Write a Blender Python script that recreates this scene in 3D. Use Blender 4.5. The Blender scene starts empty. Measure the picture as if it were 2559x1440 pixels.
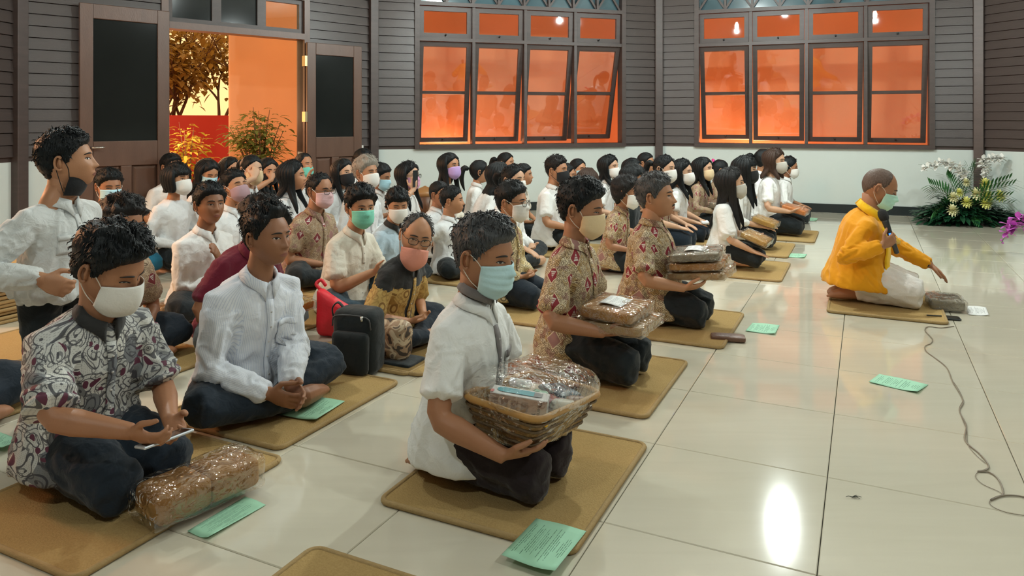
import bpy, bmesh, math, random
import numpy as np
from mathutils import Vector, Matrix, noise
from mathutils.bvhtree import BVHTree

random.seed(7)
rng = np.random.default_rng(7)
scene = bpy.context.scene
COL = scene.collection
PI = math.pi

# ------------------------------------------------------------------ camera
FPX, CX, HOR, CAMH = 1835.0, 1279.5, 300.0, 1.2226     # focal length in px, principal column, horizon row, camera height
cam_d = bpy.data.cameras.new('camera')
cam_d.sensor_width = 36.0
cam_d.lens = 36.0 * FPX / 2559.0
cam_d.shift_y = -(720.0 - HOR) / 2559.0
cam_d.clip_start = 0.05
cam_d.clip_end = 200
cam = bpy.data.objects.new('camera', cam_d)
COL.objects.link(cam)
cam.location = (0, 0, CAMH)
cam.rotation_euler = (PI / 2, 0, 0)
scene.camera = cam

# ------------------------------------------------------------------ view, world, exposure
scene.view_settings.view_transform = 'Standard'
scene.view_settings.look = 'None'
scene.view_settings.gamma = 1.0
scene.view_settings.use_curve_mapping = False
scene.view_settings.exposure = 0.14
try:
    scene.cycles.use_denoising = True
    scene.cycles.max_bounces = 8
    scene.cycles.transparent_max_bounces = 16
    scene.cycles.sample_clamp_indirect = 4.0
    scene.cycles.caustics_reflective = False
    scene.cycles.caustics_refractive = False
except Exception:
    pass

world = bpy.data.worlds.new('world')
scene.world = world
world.use_nodes = True
wn = world.node_tree
wn.nodes.clear()
w_out = wn.nodes.new('ShaderNodeOutputWorld')
w_bg = wn.nodes.new('ShaderNodeBackground')
w_tc = wn.nodes.new('ShaderNodeTexCoord')
w_sep = wn.nodes.new('ShaderNodeSeparateXYZ')
w_ramp = wn.nodes.new('ShaderNodeValToRGB')
w_ramp.color_ramp.elements[0].position = 0.0
w_ramp.color_ramp.elements[0].color = (0.95, 0.55, 0.22, 1)
w_ramp.color_ramp.elements[1].position = 0.9
w_ramp.color_ramp.elements[1].color = (0.95, 0.72, 0.48, 1)
wn.links.new(w_tc.outputs['Generated'], w_sep.inputs[0])
wn.links.new(w_sep.outputs['Z'], w_ramp.inputs[0])
wn.links.new(w_ramp.outputs[0], w_bg.inputs[0])
wn.links.new(w_bg.outputs[0], w_out.inputs[0])
w_bg.inputs[1].default_value = 1.6

def lamp(name, loc, power, color, radius, kind='POINT', **kw):
    d = bpy.data.lights.new(name, kind)
    d.energy = power
    d.color = color
    if kind in ('POINT', 'SPOT'):
        d.shadow_soft_size = radius
    for k, v in kw.items():
        setattr(d, k, v)
    o = bpy.data.objects.new(name, d)
    COL.objects.link(o)
    o.location = loc
    return o

COOL = (0.90, 1.0, 0.97)
BULBS_AND_FILL = [  # hanging lamps (x, y, z, power); the last two are added front fill
    (2.72, 7.4, 2.85, 150), (0.0, 7.7, 3.05, 80), (1.3, 5.2, 3.3, 165),
    (4.9, 5.2, 3.05, 120), (-2.6, 4.2, 3.05, 100), (2.4, 1.0, 3.05, 85), (-1.4, 0.2, 3.05, 65)]
for i, (x, y, z, p) in enumerate(BULBS_AND_FILL):
    lamp('bulb_and_fill_light', (x, y, z), p, COOL, 0.045)
# added warm fill lights outdoors, standing in for sunset glow on sheets and garden
WARM = (1.0, 0.46, 0.24)
WARM_FILLS = [(-0.9, 10.75, 0.5, 80), (3.6, 11.3, 0.5, 80), (-3.9, 8.55, 1.1, 55), (-6.0, 4.3, 2.4, 430)]  # last one: added orange rim light through the west opening
for i, (x, y, z, p) in enumerate(WARM_FILLS):
    lamp('warm_fill_light', (x, y, z), p, WARM, 0.35)

# ------------------------------------------------------------------ photo pixel helpers (a pixel gives a direction only)
def ray(px, py):
    return np.array([(px - CX) / FPX, 1.0, -(py - HOR) / FPX])
def ground(px, py, z=0.0):
    r = ray(px, py)
    t = (z - CAMH) / r[2]
    return np.array([r[0] * t, t, z])
def at(px, py, Y):
    r = ray(px, py)
    return np.array([r[0] * Y, Y, CAMH + r[2] * Y])

# ------------------------------------------------------------------ node materials
def new_mat(name):
    m = bpy.data.materials.new(name)
    m.use_nodes = True
    nt = m.node_tree
    nt.nodes.clear()
    out = nt.nodes.new('ShaderNodeOutputMaterial')
    b = nt.nodes.new('ShaderNodeBsdfPrincipled')
    nt.links.new(b.outputs[0], out.inputs[0])
    return m, nt, b, out
def N(nt, typ, **kw):
    n = nt.nodes.new('ShaderNode' + typ)
    for k, v in kw.items():
        if isinstance(k, str) and hasattr(n, k):
            setattr(n, k, v)
    return n
def L(nt, a, b):
    nt.links.new(a, b)
def rgba(c):
    return (c[0], c[1], c[2], 1.0)
def math_node(nt, op, a, b=None, c=None, clamp=False):
    n = nt.nodes.new('ShaderNodeMath')
    n.operation = op
    n.use_clamp = clamp
    for i, v in enumerate((a, b, c)):
        if v is None:
            continue
        if isinstance(v, (int, float)):
            n.inputs[i].default_value = v
        else:
            L(nt, v, n.inputs[i])
    return n.outputs[0]
def mixc(nt, fac, a, b):
    n = nt.nodes.new('ShaderNodeMix')
    n.data_type = 'RGBA'
    for sock, v in ((n.inputs['Factor'], fac), (n.inputs['A'], a), (n.inputs['B'], b)):
        pass
    fs = [s for s in n.inputs if s.type == 'VALUE'][0]
    cs = [s for s in n.inputs if s.type == 'RGBA']
    if isinstance(fac, (int, float)):
        fs.default_value = fac
    else:
        L(nt, fac, fs)
    for s, v in ((cs[0], a), (cs[1], b)):
        if isinstance(v, tuple):
            s.default_value = rgba(v)
        else:
            L(nt, v, s)
    return [o for o in n.outputs if o.type == 'RGBA'][0]
MATS = {}
def pm(name, col, rough=0.6, var=0.12, scale=8.0, bump=0.0, bscale=60.0, metal=0.0, coat=0.0, sheen=0.0, spec=0.5, stretch=None):
    """a plain procedural surface: colour varied by noise, fine relief by bump"""
    if name in MATS:
        return MATS[name]
    m, nt, b, out = new_mat(name)
    tc = N(nt, 'TexCoord')
    mp = N(nt, 'Mapping')
    if stretch:
        mp.inputs['Scale'].default_value = stretch
    L(nt, tc.outputs['Object'], mp.inputs[0])
    nz = N(nt, 'TexNoise')
    nz.inputs['Scale'].default_value = scale
    nz.inputs['Detail'].default_value = 4
    L(nt, mp.outputs[0], nz.inputs['Vector'])
    lo = tuple(max(0, c * (1 - var)) for c in col)
    hi = tuple(min(1, c * (1 + var)) for c in col)
    L(nt, mixc(nt, nz.outputs['Fac'], lo, hi), b.inputs['Base Color'])
    b.inputs['Roughness'].default_value = rough
    b.inputs['Metallic'].default_value = metal
    b.inputs['Specular IOR Level'].default_value = spec
    if coat:
        b.inputs['Coat Weight'].default_value = coat
        b.inputs['Coat Roughness'].default_value = 0.08
    if sheen:
        b.inputs['Sheen Weight'].default_value = sheen
    if bump:
        n2 = N(nt, 'TexNoise')
        n2.inputs['Scale'].default_value = bscale
        n2.inputs['Detail'].default_value = 3
        L(nt, mp.outputs[0], n2.inputs['Vector'])
        bp = N(nt, 'Bump')
        bp.inputs['Strength'].default_value = bump
        bp.inputs['Distance'].default_value = 0.01
        L(nt, n2.outputs['Fac'], bp.inputs['Height'])
        L(nt, bp.outputs[0], b.inputs['Normal'])
    MATS[name] = m
    return m

def film_mat(name, tint=(1, 1, 1), gloss=0.25, rough=0.08, bump=0.6, bscale=30.0, edge=0.55):
    """thin clear sheet: mostly see-through with a glossy skin"""
    if name in MATS:
        return MATS[name]
    m, nt, b, out = new_mat(name)
    nt.nodes.remove(b)
    tr = N(nt, 'BsdfTransparent')
    tr.inputs[0].default_value = rgba(tint)
    gl = N(nt, 'BsdfGlossy')
    gl.inputs['Roughness'].default_value = rough
    gl.inputs[0].default_value = (1, 1, 1, 1)
    fr = N(nt, 'LayerWeight')
    fr.inputs[0].default_value = 0.35
    fac = math_node(nt, 'MULTIPLY_ADD', fr.outputs['Facing'], edge, gloss, clamp=True)
    mx = N(nt, 'MixShader')
    L(nt, fac, mx.inputs[0])
    L(nt, tr.outputs[0], mx.inputs[1])
    L(nt, gl.outputs[0], mx.inputs[2])
    L(nt, mx.outputs[0], out.inputs[0])
    if bump:
        tc = N(nt, 'TexCoord')
        nz = N(nt, 'TexNoise')
        nz.inputs['Scale'].default_value = bscale
        nz.inputs['Detail'].default_value = 2
        nz.inputs['Distortion'].default_value = 0.8
        L(nt, tc.outputs['Object'], nz.inputs['Vector'])
        bp = N(nt, 'Bump')
        bp.inputs['Strength'].default_value = bump
        bp.inputs['Distance'].default_value = 0.02
        L(nt, nz.outputs['Fac'], bp.inputs['Height'])
        L(nt, bp.outputs[0], gl.inputs['Normal'])
    MATS[name] = m
    return m

# ------------------------------------------------------------------ mesh helpers
def tag(o, label=None, cat=None, group=None, kind=None):
    if label:
        o['label'] = label
    if cat:
        o['category'] = cat
    if group:
        o['group'] = group
    if kind:
        o['kind'] = kind
    return o
def empty(name, loc=(0, 0, 0), rz=0.0):
    o = bpy.data.objects.new(name, None)
    COL.objects.link(o)
    o.location = loc
    o.rotation_euler = (0, 0, rz)
    o.empty_display_size = 0.1
    return o
def raw_mesh(name, V, F, mats, mi=None, smooth=True):
    me = bpy.data.meshes.new(name)
    me.from_pydata([tuple(map(float, v)) for v in V], [], [tuple(int(i) for i in f) for f in F])
    for m in (mats if isinstance(mats, (list, tuple)) else [mats]):
        me.materials.append(m)
    if mi is not None and len(me.polygons) == len(mi):
        me.polygons.foreach_set('material_index', np.array(mi, dtype=np.int32))
    if smooth:
        me.polygons.foreach_set('use_smooth', np.ones(len(me.polygons), dtype=bool))
    me.update()
    return me
def link(name, me, parent=None, loc=None):
    o = bpy.data.objects.new(name, me)
    COL.objects.link(o)
    if parent is not None:
        o.parent = parent
    if loc is not None:
        o.location = loc
    return o
class MB:
    """collects shapes into ONE mesh"""
    def __init__(s):
        s.V, s.F, s.M = [], [], []
        s.n = 0
    def add(s, V, F, m=0):
        s.V.append(np.asarray(V, float).reshape(-1, 3))
        for f in F:
            s.F.append(tuple(int(i) + s.n for i in f))
            s.M.append(m)
        s.n += len(s.V[-1])
        return s
    def hexa(s, P, m=0):
        """8 corners: bottom ring 0-3, top ring 4-7"""
        return s.add(P, [(3, 2, 1, 0), (4, 5, 6, 7), (0, 1, 5, 4), (1, 2, 6, 5), (2, 3, 7, 6), (3, 0, 4, 7)], m)
    def box(s, a, b, m=0):
        x0, y0, z0 = a
        x1, y1, z1 = b
        return s.hexa([(x0, y0, z0), (x1, y0, z0), (x1, y1, z0), (x0, y1, z0), (x0, y0, z1), (x1, y0, z1), (x1, y1, z1), (x0, y1, z1)], m)
    def tube(s, pts, rad, seg=8, up=None, m=0, cap=True):
        if isinstance(up, int):
            up, m = None, up
        V, F = tube(pts, rad, seg, up, cap)
        return s.add(V, F, m)
    def build(s, name, mats, parent=None, smooth=False, loc=None, bevel=0):
        V = np.concatenate(s.V) if s.V else np.zeros((0, 3))
        me = raw_mesh(name, V, s.F, mats, s.M, smooth)
        o = link(name, me, parent, loc)
        if bevel:
            b = o.modifiers.new('bevel', 'BEVEL')
            b.width = bevel
            b.segments = 2
            b.limit_method = 'ANGLE'
        return o
def unit(v):
    v = np.asarray(v, float)
    return v / (np.linalg.norm(v) + 1e-12)
def tube(pts, rad, seg=8, up=None, cap=True):
    """closed tube through pts; rad = number, list of numbers, or list of (r_side, r_up)"""
    P = np.asarray(pts, float)
    n = len(P)
    if np.isscalar(rad):
        rad = [rad] * n
    R = np.array([(r, r) if np.isscalar(r) else r for r in rad], float)
    T = np.zeros_like(P)
    T[1:-1] = P[2:] - P[:-2]
    T[0] = P[1] - P[0]
    T[-1] = P[-1] - P[-2]
    T /= np.linalg.norm(T, axis=1)[:, None] + 1e-12
    u = np.asarray(up if up is not None else ((0, 0, 1) if abs(T[0][2]) < 0.9 else (0, 1, 0)), float)
    V = []
    a = np.arange(seg) * 2 * PI / seg
    for i in range(n):
        s = np.cross(T[i], u)
        s = s / (np.linalg.norm(s) + 1e-12)
        w = np.cross(s, T[i])
        if up is None:
            u = w
        V.append(P[i] + np.outer(np.cos(a) * R[i][0], s) + np.outer(np.sin(a) * R[i][1], w))
    F = []
    for i in range(n - 1):
        for k in range(seg):
            k2 = (k + 1) % seg
            F.append((i * seg + k, i * seg + k2, (i + 1) * seg + k2, (i + 1) * seg + k))
    V = np.concatenate(V)
    if cap:
        c0 = P[0] - T[0] * min(R[0]) * 0.45
        c1 = P[-1] + T[-1] * min(R[-1]) * 0.45
        V = np.concatenate([V, [c0, c1]])
        b = n * seg
        for k in range(seg):
            k2 = (k + 1) % seg
            F.append((b, k2, k))
            F.append((b + 1, (n - 1) * seg + k, (n - 1) * seg + k2))
    return V, F
def smooth_path(pts, k=4):
    """Catmull-Rom through points"""
    P = [np.asarray(p, float) for p in pts]
    P = [2 * P[0] - P[1]] + P + [2 * P[-1] - P[-2]]
    out = []
    for i in range(1, len(P) - 2):
        for j in range(k):
            t = j / k
            a, b, c, d = P[i - 1], P[i], P[i + 1], P[i + 2]
            out.append(0.5 * ((2 * b) + (c - a) * t + (2 * a - 5 * b + 4 * c - d) * t * t + (3 * b - a - 3 * c + d) * t ** 3))
    out.append(P[-2])
    return np.array(out)
def grid_faces(nu, nv, wrap_u=False):
    F = []
    for j in range(nv - 1):
        for i in range(nu if wrap_u else nu - 1):
            i2 = (i + 1) % nu
            F.append((j * nu + i, j * nu + i2, (j + 1) * nu + i2, (j + 1) * nu + i))
    return F
def copy_tree(o, parent=None):
    c = o.copy()
    COL.objects.link(c)
    c.parent = parent
    for ch in list(o.children):
        copy_tree(ch, c)
    return c
# ================================================================== THE SETTING
TILE, TYAW = 0.6, -0.4488
FDIR = np.array([math.cos(TYAW), math.sin(TYAW)])          # the way the congregation faces
LDIR = np.array([-math.sin(TYAW), math.cos(TYAW)])         # along a row, away from the camera
C_D, C_L, C_C, C_R = (np.array(p) for p in ((-4.44, 6.57), (-1.775, 9.30), (2.096, 10.49), (5.80, 9.09)))
C_W, C_SW, C_S1, C_S2, C_E = (np.array(p) for p in ((-4.75, 2.6), (-3.6, -0.9), (-1.2, -2.4), (4.2, -2.4), (7.6, 4.2)))
ZW, ZTOP = 0.848, 3.75

wood = pm('dark_stained_wood', (0.058, 0.040, 0.035), 0.42, 0.35, 3.0, 0.15, 40, stretch=(1, 1, 8), spec=0.5)
plank_m = pm('plank_wood', (0.056, 0.042, 0.038), 0.36, 0.3, 2.0, 0.12, 30, stretch=(1, 1, 10), spec=0.5)
door_wood = pm('door_wood', (0.115, 0.062, 0.042), 0.38, 0.25, 3.0, 0.1, 40, stretch=(4, 4, 1))
paint = pm('white_wall_paint', (0.57, 0.63, 0.605), 0.75, 0.03, 3, 0.05, 80)
black_trim = pm('black_skirting', (0.016, 0.022, 0.024), 0.3, 0.2, 6)
brass = pm('dull_brass', (0.45, 0.36, 0.2), 0.35, 0.1, 5, metal=0.9)
glass = film_mat('window_glass', (0.94, 0.96, 0.95), 0.05, 0.02, 0.0)
dark_glass = pm('dark_door_glass', (0.012, 0.014, 0.013), 0.12, 0.3, 2, spec=0.25)
lattice_glass = pm('blue_lattice_glass', (0.05, 0.10, 0.12), 0.12, 0.6, 3.0, coat=0.3)

def floor_mat():
    m, nt, b, out = new_mat('polished_cream_tile')
    tc = N(nt, 'TexCoord')
    geo = N(nt, 'NewGeometry')
    oi = N(nt, 'ObjectInfo')
    mp = N(nt, 'Mapping')
    mp.inputs['Scale'].default_value = (1.0, 9.0, 1.0)
    mp.inputs['Rotation'].default_value = (0, 0, 0.5)
    L(nt, geo.outputs['Position'], mp.inputs[0])
    nz = N(nt, 'TexNoise')
    nz.inputs['Scale'].default_value = 2.2
    nz.inputs['Detail'].default_value = 6
    nz.inputs['Distortion'].default_value = 0.6
    L(nt, mp.outputs[0], nz.inputs['Vector'])
    c = mixc(nt, nz.outputs['Fac'], (0.585, 0.54, 0.425), (0.66, 0.615, 0.495))
    v = math_node(nt, 'MULTIPLY_ADD', oi.outputs['Random'], 0.05, 0.0)
    c = mixc(nt, v, c, (0.5, 0.46, 0.36))
    L(nt, c, b.inputs['Base Color'])
    b.inputs['Roughness'].default_value = 0.09
    b.inputs['Specular IOR Level'].default_value = 0.75
    b.inputs['Coat Weight'].default_value = 0.35
    b.inputs['Coat Roughness'].default_value = 0.03
    return m
tile_m = floor_mat()
grout = pm('grey_grout', (0.16, 0.16, 0.15), 0.8, 0.15, 20)

ROOM = [C_W, C_D, C_L, C_C, C_R, C_E, C_S2, C_S1, C_SW]
def inside_room(p, grow=0.0):
    ins = False
    n = len(ROOM)
    for i in range(n):
        a, b = ROOM[i], ROOM[(i + 1) % n]
        if (a[1] > p[1]) != (b[1] > p[1]) and p[0] < (b[0] - a[0]) * (p[1] - a[1]) / (b[1] - a[1]) + a[0]:
            ins = not ins
    if not ins and grow > 0:
        for i in range(n):
            a, b = ROOM[i], ROOM[(i + 1) % n]
            t = np.clip(((p - a) @ (b - a)) / ((b - a) @ (b - a)), 0, 1)
            if np.linalg.norm(p - a - t * (b - a)) < grow:
                return True
    return ins
# floor: slab of grout with every tile standing on it
fl = MB()
V = [(p[0], p[1], -0.012) for p in ROOM] + [(p[0], p[1], -0.2) for p in ROOM]
nR = len(ROOM)
fl.add(V, [tuple(range(nR))[::-1], tuple(range(nR, 2 * nR))] + [(i, (i + 1) % nR, nR + (i + 1) % nR, nR + i) for i in range(nR)])
floor = tag(fl.build('floor', grout), 'polished cream tiled floor of the hall', 'floor', kind='structure')
bv = 0.0025
hs = TILE / 2 - 0.0014
tb = MB()
ring = lambda h, z: [(-h, -h, z), (h, -h, z), (h, h, z), (-h, h, z)]
tb.add(ring(hs, -0.012) + ring(hs, -bv) + ring(hs - bv, 0), [(8, 9, 10, 11)] + [(k * 4 + i, k * 4 + (i + 1) % 4, k * 4 + 4 + (i + 1) % 4, k * 4 + 4 + i) for k in range(2) for i in range(4)])
tile_me = raw_mesh('floor_tile', np.concatenate(tb.V), tb.F, tile_m, smooth=False)
cand = []
O0 = np.array([0.2779, 2.2318])
for i in range(-16, 16):
    for j in range(-12, 22):
        c = O0 + FDIR * TILE * (i + 0.5) + LDIR * TILE * (j + 0.5)
        if not inside_room(c, 0.4) or c[1] < -2.3:
            continue
        vis = c[1] > 1.3 and abs(c[0]) < 0.72 * c[1] + 0.7
        cand.append((0 if vis else 1, c[1], c))
cand.sort(key=lambda t: (t[0], t[1]))
rest = MB()
for k, (v, d, c) in enumerate(cand):
    if k < 300 and v == 0:
        o = link('tile', tile_me, floor, (c[0], c[1], 0))
        o.rotation_euler = (0, 0, TYAW)
    else:
        Pq = np.concatenate(tb.V)
        R = np.column_stack([Pq[:, 0] * FDIR[0] + Pq[:, 1] * LDIR[0] + c[0], Pq[:, 0] * FDIR[1] + Pq[:, 1] * LDIR[1] + c[1], Pq[:, 2]])
        rest.add(R, tb.F)
if rest.n:
    tag(rest.build('far_tiles', tile_m, floor), kind='stuff')

class Wall:
    def __init__(s, P0, P1):
        s.P0, s.P1 = P0, P1
        s.len = float(np.linalg.norm(P1 - P0))
        s.u = (P1 - P0) / s.len
        s.n = np.array([s.u[1], -s.u[0]])          # into the room
    def pt(s, a, z, d=0.0):
        q = s.P0 + s.u * a + s.n * d
        return (q[0], q[1], z)
    def px(s, x, y, d=0.0):
        r = ray(x, y)
        P = s.P0 + s.n * d
        t = (s.n @ P) / (s.n @ r[:2])
        q = r[:2] * t
        return float((q - s.P0) @ s.u), CAMH + r[2] * t
    def box(s, mb, a0, a1, z0, z1, d0, d1, m=0):
        mb.hexa([s.pt(a0, z0, d0), s.pt(a1, z0, d0), s.pt(a1, z0, d1), s.pt(a0, z0, d1), s.pt(a0, z1, d0), s.pt(a1, z1, d0), s.pt(a1, z1, d1), s.pt(a0, z1, d1)], m)
        return mb
    def rz(s):
        return math.atan2(s.u[1], s.u[0])
WA, WB, WD, WE, WW = Wall(C_L, C_C), Wall(C_C, C_R), Wall(C_D, C_L), Wall(C_R, C_E), Wall(C_W, C_D)
PITCH = 0.108

def plank_rows(wall, root, segs, z0=ZW + 0.05, z1=ZTOP, name='plank'):
    """lap boards: every board an object under its wall; segs = list of (a0, a1, zlo, zhi)"""
    for a0, a1, lo, hi in segs:
        ln = a1 - a0
        if ln < 0.04:
            continue
        b = MB()
        h = PITCH - 0.007
        b.add([(0, 0, 0), (ln, 0, 0), (ln, -0.026, 0), (0, -0.026, 0), (0, 0, h), (ln, 0, h), (ln, -0.014, h), (0, -0.014, h)],
              [(3, 2, 1, 0), (4, 5, 6, 7), (0, 1, 5, 4), (1, 2, 6, 5), (2, 3, 7, 6), (3, 0, 4, 7)])
        me = raw_mesh('plank', np.concatenate(b.V), b.F, plank_m, smooth=False)
        z = lo
        while z < hi - 0.03:
            o = link(name, me, root, wall.pt(a0, z, 0.002))
            o.rotation_euler = (0, 0, wall.rz())
            z += PITCH

def wall_shell(name, wall, holes, label):
    """white dado and dark backing, with rectangular holes (a0, a1, z0, z1)"""
    mb = MB()
    As = sorted(set([0, wall.len] + [h[0] for h in holes] + [h[1] for h in holes]))
    Zs = sorted(set([0, ZW, ZTOP] + [h[2] for h in holes] + [h[3] for h in holes]))
    for i in range(len(As) - 1):
        for j in range(len(Zs) - 1):
            am, zm = (As[i] + As[i + 1]) / 2, (Zs[j] + Zs[j + 1]) / 2
            if any(h[0] < am < h[1] and h[2] < zm < h[3] for h in holes):
                continue
            wall.box(mb, As[i], As[i + 1], Zs[j], Zs[j + 1], -0.12, 0.0, 0 if zm < ZW else 1)
    return tag(mb.build(name, [paint, wood]), label, 'wall', kind='structure')

def window_wall(wall, name, label, wx, mull, ytop, num, openings):
    """wx: px columns of the frame's sides; mull: px columns of the mullions"""
    aL, _ = wall.px(wx[0], 200)
    aR, _ = wall.px(wx[1], 200)
    am = [wall.px(m, 200)[0] for m in mull]
    z_sill = ZW + 0.055
    z_tr, z_top, z_lat = 2.245, 2.705, 3.30
    root = wall_shell(name, wall, [(aL, aR, z_sill, z_lat)], label)
    plank_rows(wall, root, [(0.06, aL - 0.05, ZW + 0.045, ZTOP), (aR + 0.05, wall.len - 0.06, ZW + 0.045, ZTOP), (aL - 0.05, aR + 0.05, z_lat + 0.06, ZTOP)])
    win = empty('window_%d' % num, wall.pt((aL + aR) / 2, z_sill, 0))
    tag(win, ('long four-bay wooden window beside the open door, orange sheet behind' if num == 1 else 'long four-bay wooden window behind the kneeling man in yellow'), 'window', kind='structure')
    def add(nm, mb, mats, par=win, **kw):
        o = mb.build(nm, mats, None, **kw)
        o.parent = par
        if par is win:
            o.matrix_parent_inverse = Matrix.Translation(win.location).inverted()
        return o
    f = MB()
    wall.box(f, aL - 0.05, aL + 0.012, z_sill - 0.055, z_lat + 0.05, -0.10, 0.045)
    wall.box(f, aR - 0.012, aR + 0.05, z_sill - 0.055, z_lat + 0.05, -0.10, 0.045)
    wall.box(f, aL + 0.012, aR - 0.012, z_sill - 0.055, z_sill, -0.10, 0.05)
    wall.box(f, aL + 0.012, aR - 0.012, z_tr, z_tr + 0.045, -0.10, 0.035)
    wall.box(f, aL + 0.012, aR - 0.012, z_top, z_top + 0.05, -0.10, 0.045)
    wall.box(f, aL + 0.012, aR - 0.012, z_lat, z_lat + 0.05, -0.10, 0.045)
    add('window_frame', f, wood)
    cols = [aL + 0.012] + am + [aR - 0.012]
    for a in am:
        m = MB()
        wall.box(m, a - 0.02, a + 0.02, z_sill, z_tr, -0.09, 0.03)
        wall.box(m, a - 0.02, a + 0.02, z_tr + 0.045, z_top, -0.09, 0.03)
        add('mullion', m, wood)
    def sash(a0, a1, z0, z1, ang, bars, st, dd):
        """hinged at its top edge, swung outwards by ang"""
        def tr(a, z, d):
            dz = z1 - z
            return wall.pt(a, z1 - dz * math.cos(ang) + d * math.sin(ang), dd - dz * math.sin(ang) + d * math.cos(ang))
        def bx(mb, p0, p1, q0, q1, d0, d1):
            mb.hexa([tr(p0, q0, d0), tr(p1, q0, d0), tr(p1, q0, d1), tr(p0, q0, d1), tr(p0, q1, d0), tr(p1, q1, d0), tr(p1, q1, d1), tr(p0, q1, d1)])
        s = MB()
        bx(s, a0, a0 + st, z0, z1, -0.02, 0.02)
        bx(s, a1 - st, a1, z0, z1, -0.02, 0.02)
        bx(s, a0 + st, a1 - st, z0, z0 + st, -0.02, 0.02)
        bx(s, a0 + st, a1 - st, z1 - st, z1, -0.02, 0.02)
        zs = [z0 + st, z1 - st]
        if bars:
            zm = (z0 + z1) / 2
            bx(s, a0 + st, a1 - st, zm - 0.02, zm + 0.02, -0.018, 0.018)
            zs = [z0 + st, zm - 0.02, zm + 0.02, z1 - st]
        so = add('sash', s, wood)
        for k in range(0, len(zs), 2):
            p = MB()
            bx(p, a0 + st, a1 - st, zs[k], zs[k + 1], -0.003, 0.003)
            add('pane', p, glass, so)
        kn = MB()
        c = np.array(tr((a0 + a1) / 2, z0 + st * 0.5, 0.02))
        nn = np.array([wall.n[0], wall.n[1], 0])
        kn.tube([c, c + nn * 0.022, c + nn * 0.03 + np.array([0, 0, 0.014])], [0.009, 0.007, 0.012], 8)
        add('latch', kn, black_trim, so, smooth=True)
    for i in range(4):
        a0 = cols[i] + (0.02 if i else 0)
        a1 = cols[i + 1] - (0.02 if i < 3 else 0)
        sash(a0 + 0.004, a1 - 0.004, z_sill + 0.008, z_tr - 0.006, openings[i], True, 0.06, -0.03)
        sash(a0 + 0.004, a1 - 0.004, z_tr + 0.05, z_top - 0.006, 0.03, False, 0.06, -0.02)
    # crossed lattice over the window: glass behind, every strip its own part
    g = MB()
    wall.box(g, aL + 0.012, aR - 0.012, z_top + 0.05, z_lat, -0.06, -0.05)
    add('lattice_pane', g, lattice_glass)
    nb = 8
    wdt = (aR - aL - 0.024) / nb
    for i in range(nb + 1):
        a = aL + 0.012 + i * wdt
        if 0 < i < nb:
            m = MB()
            wall.box(m, a - 0.014, a + 0.014, z_top + 0.05, z_lat, -0.045, 0.02)
            add('lattice_bar', m, wood)
        if i == nb:
            break
        for sgn in (0, 1):
            p0, p1 = (a, a + wdt) if sgn == 0 else (a + wdt, a)
            zz0, zz1 = z_top + 0.05, z_lat
            dv = np.array([p1 - p0, zz1 - zz0])
            nv = np.array([-dv[1], dv[0]]) / np.linalg.norm(dv) * 0.013
            q = [(p0 - nv[0], zz0 - nv[1]), (p0 + nv[0], zz0 + nv[1]), (p1 + nv[0], zz1 + nv[1]), (p1 - nv[0], zz1 - nv[1])]
            m = MB()
            d0, d1 = (-0.04, -0.012) if sgn else (-0.014, 0.014)
            m.hexa([wall.pt(a_, z_, d0) for a_, z_ in q] + [wall.pt(a_, z_, d1) for a_, z_ in q])
            add('lattice_strip', m, wood)
    return root, win

wall_n, window_1 = window_wall(WA, 'wall_north', 'timber-boarded wall with white dado behind the seated crowd', (1045, 1553), (1183, 1312, 1436.5), 10, 1, (0.16, 0.17, 0.18, 0.26))
wall_ne, window_2 = window_wall(WB, 'wall_northeast', 'timber-boarded wall with white dado behind the flower arrangement', (1745, 2324), (1876, 2015, 2163), 8, 2, (0.24, 0.20, 0.17, 0.15))

# ---- wall with the open double door
dx0, dx1 = WD.px(418, 200)[0], WD.px(757, 200)[0]
Z_LINT = 2.16
Z_TRANS = 2.62
wall_nw = wall_shell('wall_northwest', WD, [(dx0, dx1, 0, Z_TRANS)], 'timber-boarded wall holding the open double door')
plank_rows(WD, wall_nw, [(0.06, dx0 - 0.07, ZW + 0.045, ZTOP), (dx1 + 0.07, WD.len - 0.06, ZW + 0.045, ZTOP), (dx0 - 0.07, dx1 + 0.07, Z_TRANS + 0.07, ZTOP)])
door = tag(empty('door_1', WD.pt((dx0 + dx1) / 2, 0, 0)), 'open double door with glazed leaves folded back against the wall', 'door', kind='structure')
def dadd(nm, mb, mats, par=None, **kw):
    o = mb.build(nm, mats, None, **kw)
    o.parent = par or door
    if par is None:
        o.matrix_parent_inverse = Matrix.Translation(door.location).inverted()
    return o
f = MB()
WD.box(f, dx0 - 0.07, dx0, 0, Z_TRANS + 0.07, -0.14, 0.04)
WD.box(f, dx1, dx1 + 0.07, 0, Z_TRANS + 0.07, -0.14, 0.04)
WD.box(f, dx0, dx1, Z_LINT, Z_LINT + 0.07, -0.14, 0.05)
WD.box(f, dx0, dx1, Z_TRANS, Z_TRANS + 0.07, -0.14, 0.04)
dadd('door_frame', f, door_wood)
nt_ = 3
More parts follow.
